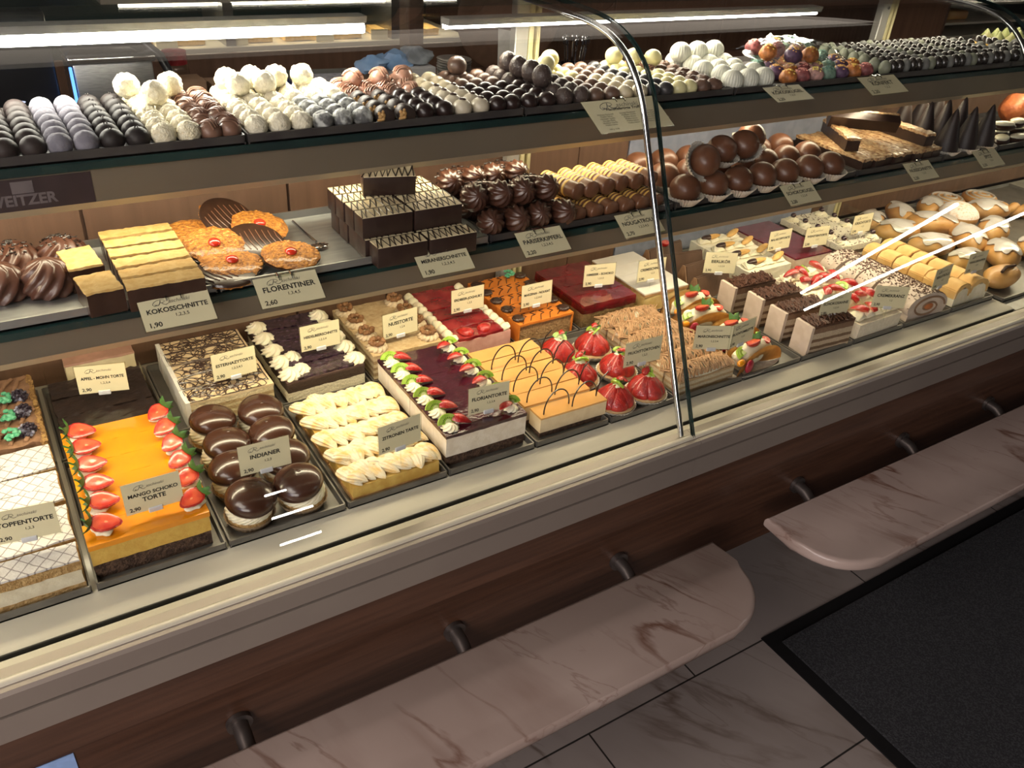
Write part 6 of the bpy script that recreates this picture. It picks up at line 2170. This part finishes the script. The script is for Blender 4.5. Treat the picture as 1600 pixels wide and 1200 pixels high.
pins = [('TOPFENTORTE', '1,2,3', '2,90', -0.055, 0.972, -8), ('MANGO SCHOKO|TORTE', '', '2,90', 0.095, 0.960, 0), ('INDIANER', '1,2,3', '2,90', 0.250, 0.973, -2), ('ZITRONEN TARTE', '', '2,90', 0.443, 0.934, 5),
        ('FLORIANTORTE', '1,2,3,4', '2,90', 0.614, 0.960, -5), ('APFEL - MOHN TORTE', '1,2,3,4', '2,90', 0.088, 1.280, -14), ('ESTERHAZYTORTE', '1,2,3,4,5', '2,90', 0.285, 1.237, 3), ('HEIDELBEERSCHNITTE', '1,2,3,4', '2,90', 0.446, 1.266, 1),
        ('NUSSTORTE', '1,2,4', '2,90', 0.594, 1.248, 5), ('ERDBEER-JOGHURT', '1,2,3', '2,90', 0.756, 1.282, 0), ('MARZIPAN - NOUGAT', '1,2,3,4,5', '2,90', 0.894, 1.244, 0), ('HIMBEER - SCHOKO', '1,2,3,5', '2,90', 1.068, 1.265, -12),
        ('CREMESCHNITTE', '1,2,3', '2,90', 1.191, 1.239, -4), ('FRUCHTTÖRTCHEN', '1,2,3', '2,90', 0.944, 0.968, -3), ('EIERLIKÖR', '1,2,3,4', '2,90', 1.362, 1.204, -27), ('MARONISCHNITTE', '1,2,3,4', '2,90', 1.101, 0.951, -26),
        ('FRUCHTOMELETTE', '1,2,3', '2,90', 1.167, 0.940, 6), ('MALAKOFFTORTE', '1,2,3', '2,90', 1.600, 1.246, -2), ('WEINSTEINTORTE', '1,2,3', '2,90', 1.705, 1.223, -8), ('KIRSCHTORTE', '1,2,3', '2,90', 1.894, 1.236, -1),
        ('SCHOKOSAHNE', '1,2,3,4', '2,90', 1.442, 0.946, -12), ('CREMEKRANZ', '1,2', '2,90', 1.585, 0.918, -30), ('BISKUITROLLE', '1,2,3', '2,90', 1.794, 0.934, 6), ('VANILLEKRAPFEN', '1,2,3', '2,90', 1.955, 0.952, -1)]
under = ['curd cake', 'mango cake', 'chocolate capped cream cakes', 'lemon meringue slices', 'dark berry glaze slices', 'poppy seed cake', 'scribbled ivory layer cake', 'blueberry slices', 'walnut cake', 'pink strawberry slices',
         'orange marzipan slices', 'raspberry jelly slices', 'sugar dusted cream slices', 'strawberry tartlets', 'roof shaped chocolate slices', 'chestnut slices, left of a touching card', 'fruit omelettes, right of a touching card', 'sponge finger slices', 'dark red glazed slices', 'cherry topped slices',
         'tall shaving topped slices', 'glazed berry slices', 'cream roulades', 'golden sponge pockets']
for (nm, nu, pr, x, y, yaw), un in zip(pins, under):
    price_card('cream price card on a spike above the ' + un, nm.split('|'), nu, pr, (x, y, 0.822), R(yaw), R(-3), 0.073 if nm != 'FRUCHTTÖRTCHEN' else 0.082)
hangs = [('KOKOSSCHNITTE', '1,2,3,5', '1,90', 0.1725, 'coconut bars'), ('FLORENTINER', '1,3,4,5', '2,60', 0.319, 'florentine biscuits'), ('MERANERSCHNITTE', '1,2,3,4,5', '1,90', 0.555, 'drizzled chocolate bars'), ('PARISERKIPFERL', '1,2,3,4,5', '2,20', 0.733, 'chocolate croissants'),
         ('NOUGATROLLE', '1,2,3,4,5', '2,70', 0.931, 'nougat rolls'), ('SCHOKOKUGEL', '1,2,3,4', '2,20', 1.331, 'big chocolate balls'), ('NUSSSCHNITTE', '1,2,3', '2,20', 1.708, 'chopped nut bars'), ('SPITZ', '1,2,3', '2,20', 1.958, 'chocolate cones'), ('MANDELOVAL', '1,2,3', '2,20', 2.29, 'iced ovals at the right edge')]
for nm, nu, pr, x, un in hangs:
    price_card('cream price card clipped to the middle shelf below the ' + un, [nm], nu, pr, (x, 1.036, 1.090), R(jit(1)), R(-56), 0.087, 0.046, 'hang')
price_card('wide cream list card clipped to the top shelf, crossed by the chrome post', [], '', '', (0.940, 1.128, 1.256), 0, R(-62), 0.155, 0.072, 'hang', menu=True)
price_card('cream card clipped to the top shelf below the white ridged truffles', ['KOKOSKUGEL'], '1,2,3', '2,20', (1.332, 1.124, 1.252), 0, R(-70), 0.098, 0.046, 'hang')
price_card('cream card clipped to the top shelf below the orange and purple sweets', ['KONFEKT'], '1,2,3', '2,20', (1.612, 1.124, 1.254), 0, R(-63), 0.116, 0.052, 'hang')

# ================================================================== room behind the counter
WT = 0.96
t = thing('back_counter', 'brown wooden work counter behind the display case', 'counter', (1.4, 2.3, 0))
bm = newbm(); box(bm, (-2.6, -0.33, 0.92), (2.9, 0.30, WT), 0.003); obj('worktop', bm, WOODR, t, False)
bm = newbm(); box(bm, (-2.58, -0.30, 0.0), (2.88, 0.29, 0.92)); obj('body', bm, WOODR, t, False)
bm = newbm(); box(bm, (-1.2, 2.605, 0.0), (1.68, 2.62, 1.043)); tag(obj('splashback', bm, WOODB, None, False), 'low brown wood partition under the lit rear shelf', 'partition')
t = thing('tall_cabinet', 'tall brown wooden cabinet wall behind the counter', 'cabinet', (3.1, 2.95, 0))
for i in range(5):
    x0 = -1.35 + i * 0.62
    bm = newbm(); box(bm, (x0, -0.02, 0.02), (x0 + 0.612, 0.0, 2.1), 0.002); d_ = obj('cabinet_door', bm, WOODR, t, False)
bm = newbm(); box(bm, (-1.36, 0.001, 0.0), (1.8, 0.45, 2.12)); obj('carcass', bm, WOODR, t, False)
# lit rear shelf with small cards
t = thing('lit_wall_shelf', 'lit cream shelf with pastries on the rear wall at upper left', 'shelf', (0.95, 2.9, 1.02))
bm = newbm(); box(bm, (-0.55, -0.16, 0.0), (0.62, 0.2, 0.012), 0.002); obj('shelf_board', bm, CREAMM, t, False)
bm = newbm(); box(bm, (-0.55, -0.165, -0.006), (0.62, -0.16, 0.012), 0.001); obj('front_rail', bm, CREAMM, t, False)
bm = newbm(); tube(bm, [(-0.5, -0.1, 0.125), (0.6, -0.1, 0.125)], 0.006, 8); obj('lamp_tube', bm, TUBE, t)
bm = newbm(); box(bm, (-0.55, -0.13, 0.133), (0.62, 0.2, 0.145)); obj('top_board', bm, CREAMM, t, False)
for x in (-0.22, 0.33):
    bm = newbm(); box(bm, (x, -0.15, 0.012), (x + 0.03, 0.1, 0.133)); obj('divider', bm, STEEL, t, False)
area('wall_shelf_light', (0.98, 2.82, 1.14), (0, 0, 0), 1.1, 0.03, 1.2, WARM)
for i, x in enumerate((0.47, 0.62, 0.83, 0.98, 1.13, 1.30, 1.42)):
    bm = newbm(); rough_box(bm, (-0.055, -0.05, 0), (0.055, 0.05, 0.022), 0.003, 40, 0.01, i)
    o = obj('pastry_piece', bm, COCO, None); o.location = (x, 2.83, 1.033); tag(o, 'small golden pastry on the lit rear shelf, %s from the left' % wn[i], 'pastry', 'pastries on the rear shelf')
for i, x in enumerate((0.56, 0.77, 1.05, 1.24, 1.36)):
    bm = newbm(); box(bm, (-0.03, -0.001, 0), (0.03, 0.001, 0.03))
    o = obj('small_card', bm, CARD, None, False); o.location = (x, 2.76, 1.0325); tag(o, 'small cream card on the lit rear shelf, %s from the left' % wn[i], 'card', 'cards on the rear shelf')
BLK = mat('black_plastic', (0.012, 0.013, 0.016), 0.35, coat=0.2)
t = thing('cash_register', 'black cash register screen behind the case at far left', 'cash register', (0.072, 2.06, WT))
bm = newbm(); box(bm, (-0.10, -0.01, 0.10), (0.115, 0.03, 0.30), 0.006, 2); obj('screen', bm, BLK, t)
bm = newbm(); box(bm, (-0.03, 0.0, 0.02), (0.03, 0.03, 0.12), 0.004); obj('stand', bm, BLK, t)
bm = newbm(); box(bm, (-0.09, -0.05, 0.0), (0.09, 0.10, 0.022), 0.004); obj('base', bm, BLK, t)
bm = newbm(); ball(bm, (0.03, -0.011, 0.125), (0.016, 0.001, 0.003), (12, 6)); obj('lens_glint', bm, mat('cool_glint', (0.6, 0.65, 1.0), 0.4, emit=1.2), t)  # glowing oval imitates a small lens reflection
t = thing('steel_machine', 'steel countertop machine with blue edge light behind the case', 'machine', (0.29, 2.08, WT))
bm = newbm(); box(bm, (-0.075, -0.06, 0.0), (0.085, 0.10, 0.20), 0.006, 2); obj('body', bm, STEEL, t)
bm = newbm(); box(bm, (-0.082, -0.064, 0.200), (0.092, 0.104, 0.214), 0.004, 2); obj('lid', bm, CHROME, t)
bm = newbm(); box(bm, (-0.082, -0.066, 0.02), (-0.076, -0.060, 0.196), 0.001); obj('edge_light', bm, mat('blue_edge_light', (0.12, 0.35, 1.0), 0.4, emit=2.2), t)
bm = newbm(); box(bm, (-0.09, -0.02, 0.222), (0.07, 0.10, 0.250), 0.006, 2); obj('black_cover', bm, BLK, t)
bm = newbm(); tube(bm, [(0.07, 0.02, 0.24), (0.11, -0.02, 0.20), (0.125, -0.03, 0.16)], 0.010, 10); obj('black_hose', bm, BLK, t)
BRC = mat('brown_cardboard', (0.28, 0.17, 0.10), 0.8, (0.24, 0.14, 0.08), 20)
for x, w, z, lab in ((0.455, 0.075, 0.14, 'small brown cardboard box left of its twin behind the case'), (0.545, 0.08, 0.13, 'small brown cardboard box right of its twin behind the case'), (0.90, 0.09, 0.12, 'brown cardboard box beneath the blue bags')):
    t = thing('cardboard_box', lab, 'box', (x, 2.10, WT))
    bm = newbm(); box(bm, (-w / 2, -0.04, 0), (w / 2, 0.04, z), 0.001); obj('box_body', bm, BRC, t, False)
    bm = newbm(); box(bm, (-w / 2, -0.042, z), (w / 2, -0.002, z + 0.002)); obj('flap', bm, BRC, t, False)
t = thing('jar', 'small jar with red lid behind the case', 'jar', (0.475, 2.28, WT))
bm = newbm(); lathe(bm, [(0.03, 0), (0.032, 0.01), (0.032, 0.12), (0.027, 0.135)], 20); obj('glass_body', bm, PLEXI, t)
bm = newbm(); lathe(bm, [(0.029, 0.135), (0.029, 0.165), (0.0, 0.167)], 20); obj('red_lid', bm, mat('red_plastic', (0.45, 0.02, 0.03), 0.4), t)
BLUEP = mat('blue_plastic', (0.03, 0.05, 0.24), 0.5)
t = thing('blue_folder', 'dark blue folder lying on papers behind the white truffles', 'folder', (0.75, 2.06, WT))
bm = newbm(); box(bm, (-0.12, -0.09, 0.0), (0.12, 0.12, 0.115), 0.003); obj('folder_stack', bm, BLUEP, t, False)
t = thing('document_tray', 'grey document tray with a printed sheet on the blue folder', 'tray', (0.79, 2.08, WT + 0.116), R(-6))
bm = newbm(); box(bm, (-0.09, -0.09, 0), (0.09, 0.09, 0.012), 0.004); obj('tray_base', bm, BLK, t, False)
bm = newbm(); box(bm, (-0.082, -0.088, 0.0125), (0.082, 0.03, 0.0135)); obj('printed_sheet', bm, mat('grey_paper', (0.40, 0.42, 0.48), 0.7, (0.16, 0.17, 0.2), 60, 0.55, 0.6, stretch=(1, 8, 1)), t, False)
t = thing('white_box', 'white carton with blue bags sticking out behind the case', 'box', (1.02, 2.09, WT))
bm = newbm(); box(bm, (-0.055, -0.05, 0), (0.055, 0.05, 0.145), 0.001); obj('carton', bm, mat('white_carton', (0.55, 0.55, 0.56), 0.7), t, False)
for k, (x, z, c) in enumerate(((-0.10, 0.15, 0), (-0.035, 0.158, 0), (0.02, 0.165, 1))):
    bm = newbm(); ball(bm, (x, 0.0, z), (0.045, 0.035, 0.022), (16, 10), 0.25, 40, k)
    obj('crumpled_bag', bm, (mat('light_blue_bag', (0.20, 0.36, 0.62), 0.5, (0.3, 0.45, 0.7), 30), mat('grey_bag', (0.34, 0.38, 0.42), 0.5, (0.2, 0.22, 0.25), 30))[c], t)
bm = newbm(); box(bm, (1.075, 2.2, WT), (1.12, 2.26, 2.0), 0.002)
tag(obj('wood_post', bm, WOODB, None, False), 'light wooden upright post behind the stacked plates', 'post')
for k, (x, y, n, m_, lab) in enumerate(((1.195, 2.16, 20, mat('grey_stoneware', (0.26, 0.24, 0.22), 0.35), 'tall stack of greyish plates'), (1.258, 2.06, 15, mat('white_porcelain', (0.52, 0.54, 0.58), 0.25, coat=0.4), 'shorter stack of white plates'), (1.505, 2.30, 12, mat('dark_stoneware', (0.14, 0.12, 0.11), 0.35), 'dark plate stack behind the cutlery'))):
    bm = newbm(); lathe(bm, [(0.020, 0.0), (0.022, 0.001), (0.048, 0.0055), (0.049, 0.0068), (0.024, 0.0035), (0, 0.003)], 32)
    me = finish(bm, 'plate'); me.materials.append(m_)
    for i in range(n):
        o = put('plate', me, None, None, (x + jit(0.001), y, WT + 0.0068 * i))
        tag(o, 'plate in the %s, %s from the bottom' % (lab, wn[i] if i else 'first'), 'plate', lab)
bm = newbm()
pr_ = [(-0.055, -0.006), (0.045, 0.004), (0.045, 0.006), (-0.055, -0.004)]
for x0, x1, z0, z1 in ((-0.062, 0.06, 0.0, 0.225),):
    a = [bm.verts.new(v) for v in ((-0.065, 0.0, 0.0), (0.06, 0.0, 0.0), (0.062, 0.05, 0.215), (-0.045, 0.05, 0.235))]
    b = [bm.verts.new((v.co.x, v.co.y + 0.003, v.co.z)) for v in a]
    bm.faces.new(a); bm.faces.new(b)
    for k in range(4):
        bm.faces.new((a[k], a[(k + 1) % 4], b[(k + 1) % 4], b[k]))
o = obj('paper_sheet', bm, mat('white_sheet', (0.72, 0.70, 0.64), 0.7), None, False); o.location = (1.30, 1.98, WT); tag(o, 'white sheet of paper standing upright beside the white plates', 'paper')
t = thing('cutlery_basket', 'dark basket filled with steel cutlery behind the case', 'basket', (1.535, 2.06, WT))
bm = newbm(); lathe(bm, [(0.035, 0), (0.044, 0.09), (0.046, 0.125), (0.042, 0.125), (0.034, 0.004), (0, 0.003)], 24); obj('basket', bm, BLK, t)
for k in range(12):
    a = k * 2.4
    x, y = 0.028 * math.cos(a), 0.024 * math.sin(a)
    bm = newbm(); tube(bm, [(x * 0.8, y * 0.8, 0.01), (x, y, 0.14), (x * 1.25, y * 1.2, 0.185)], 0.0028, 6); ball(bm, (x * 1.3, y * 1.25, 0.19), (0.007, 0.003, 0.013), (8, 6)); obj('cutlery_piece', bm, CHROME, t)
t = thing('round_board', 'round brown serving board leaning against the cabinet', 'board', (1.60, 2.52, WT))
bm = newbm(); ball(bm, (0, 0, 0.17), (0.20, 0.012, 0.17), (36, 14)); obj('board', bm, mat('board_wood', (0.24, 0.14, 0.09), 0.5), t)
t = thing('lit_shelf_unit', 'lit shelf unit with an orange loaf in the upper right corner', 'shelf', (3.55, 2.08, WT))
bm = newbm(); box(bm, (-0.24, 0.0, 0.0), (-0.225, 0.3, 0.34)); obj('side_panel', bm, WOODR, t, False)
bm = newbm(); box(bm, (-0.225, 0.28, 0.0), (0.45, 0.3, 0.34)); obj('back_panel', bm, CREAMM, t, False)
for z in (0.12, 0.17, 0.24, 0.32):
    bm = newbm(); box(bm, (-0.225, 0.0, z), (0.45, 0.28, z + 0.008)); obj('shelf_board', bm, CREAMM, t, False)
bm = newbm(); tube(bm, [(-0.18, 0.03, 0.312), (0.3, 0.03, 0.312)], 0.006, 8); obj('lamp_tube', bm, TUBEW, t)
bm = newbm(); box(bm, (-0.15, 0.04, 0.1785), (-0.02, 0.12, 0.212), 0.01, 3); o = obj('bread_loaf', bm, BUN, None); o.location = (3.55, 2.08, WT); tag(o, 'orange loaf on the lit shelf at upper right', 'bread')
t = thing('till_display', 'grey display with black housing at the upper right corner', 'display', (3.86, 1.96, WT), R(10))
bm = newbm(); box(bm, (-0.16, 0, 0.13), (0.06, 0.02, 0.30), 0.004); obj('panel', bm, mat('grey_panel', (0.36, 0.32, 0.3), 0.5), t, False)
bm = newbm(); box(bm, (0.06, -0.02, 0.1), (0.2, 0.05, 0.32), 0.01); obj('housing', bm, BLK, t)
bm = newbm(); box(bm, (-0.02, 0.0, 0.0), (0.02, 0.02, 0.14)); obj('stand', bm, BLK, t)

# ================================================================== ceiling lamps of the hall (seen as streaks in the glass)
LAMPM = mat('hall_lamp_tube', (1.0, 0.96, 0.88), 0.4, (1.0, 0.96, 0.88), emit=42.0)
for i, (a, b, r) in enumerate((((11.80, -8.45, 2.4), (13.20, -5.10, 2.4), 0.02), ((9.95, -6.73, 2.4), (9.58, -3.80, 2.4), 0.02), ((2.54, -11.25, 2.4), (2.88, -11.25, 2.4), 0.013), ((3.09, -14.1, 2.4), (3.89, -14.1, 2.4), 0.017), ((4.03, -18.96, 2.4), (5.06, -18.96, 2.4), 0.022))):
    lab = ('long ceiling lamp of the hall farther right', 'long ceiling lamp of the hall nearer left', 'short ceiling lamp nearest the case', 'short ceiling lamp in the middle of the hall', 'short ceiling lamp farthest in the hall')[i]
    c = [(a[k] + b[k]) / 2 for k in range(3)]
    t = thing('ceiling_lamp', lab, 'ceiling lamp', c)
    bm = newbm(); tube(bm, [(a[0] - c[0], a[1] - c[1], 0), (b[0] - c[0], b[1] - c[1], 0)], r, 10); obj('lamp_tube', bm, LAMPM, t)
    bm = newbm()
    d = Vector((b[0] - a[0], b[1] - a[1], 0)).normalized()
    s = Vector((-d.y, d.x, 0)) * r * 1.3
    pts = [(Vector((a[0] - c[0], a[1] - c[1], 0)) + s), (Vector((b[0] - c[0], b[1] - c[1], 0)) + s), (Vector((b[0] - c[0], b[1] - c[1], 0)) - s), (Vector((a[0] - c[0], a[1] - c[1], 0)) - s)]
    prism(bm, [(p.x, p.y) for p in pts], r * 1.05, 0.1995); obj('lamp_housing', bm, mat('grey_housing', (0.3, 0.3, 0.3), 0.5), t, False)

# light blue rectangle on the lower panel at the left edge
bm = newbm(); box(bm, (-0.22, 0.9082, 0.36), (-0.081, 0.9095, 0.476))
o = obj('blue_rectangle', bm, mat('light_blue_colour', (0.35, 0.55, 0.95), 0.5), None, False); tag(o, 'light blue rectangle on the lower wood panel at the bottom left', 'sheet')
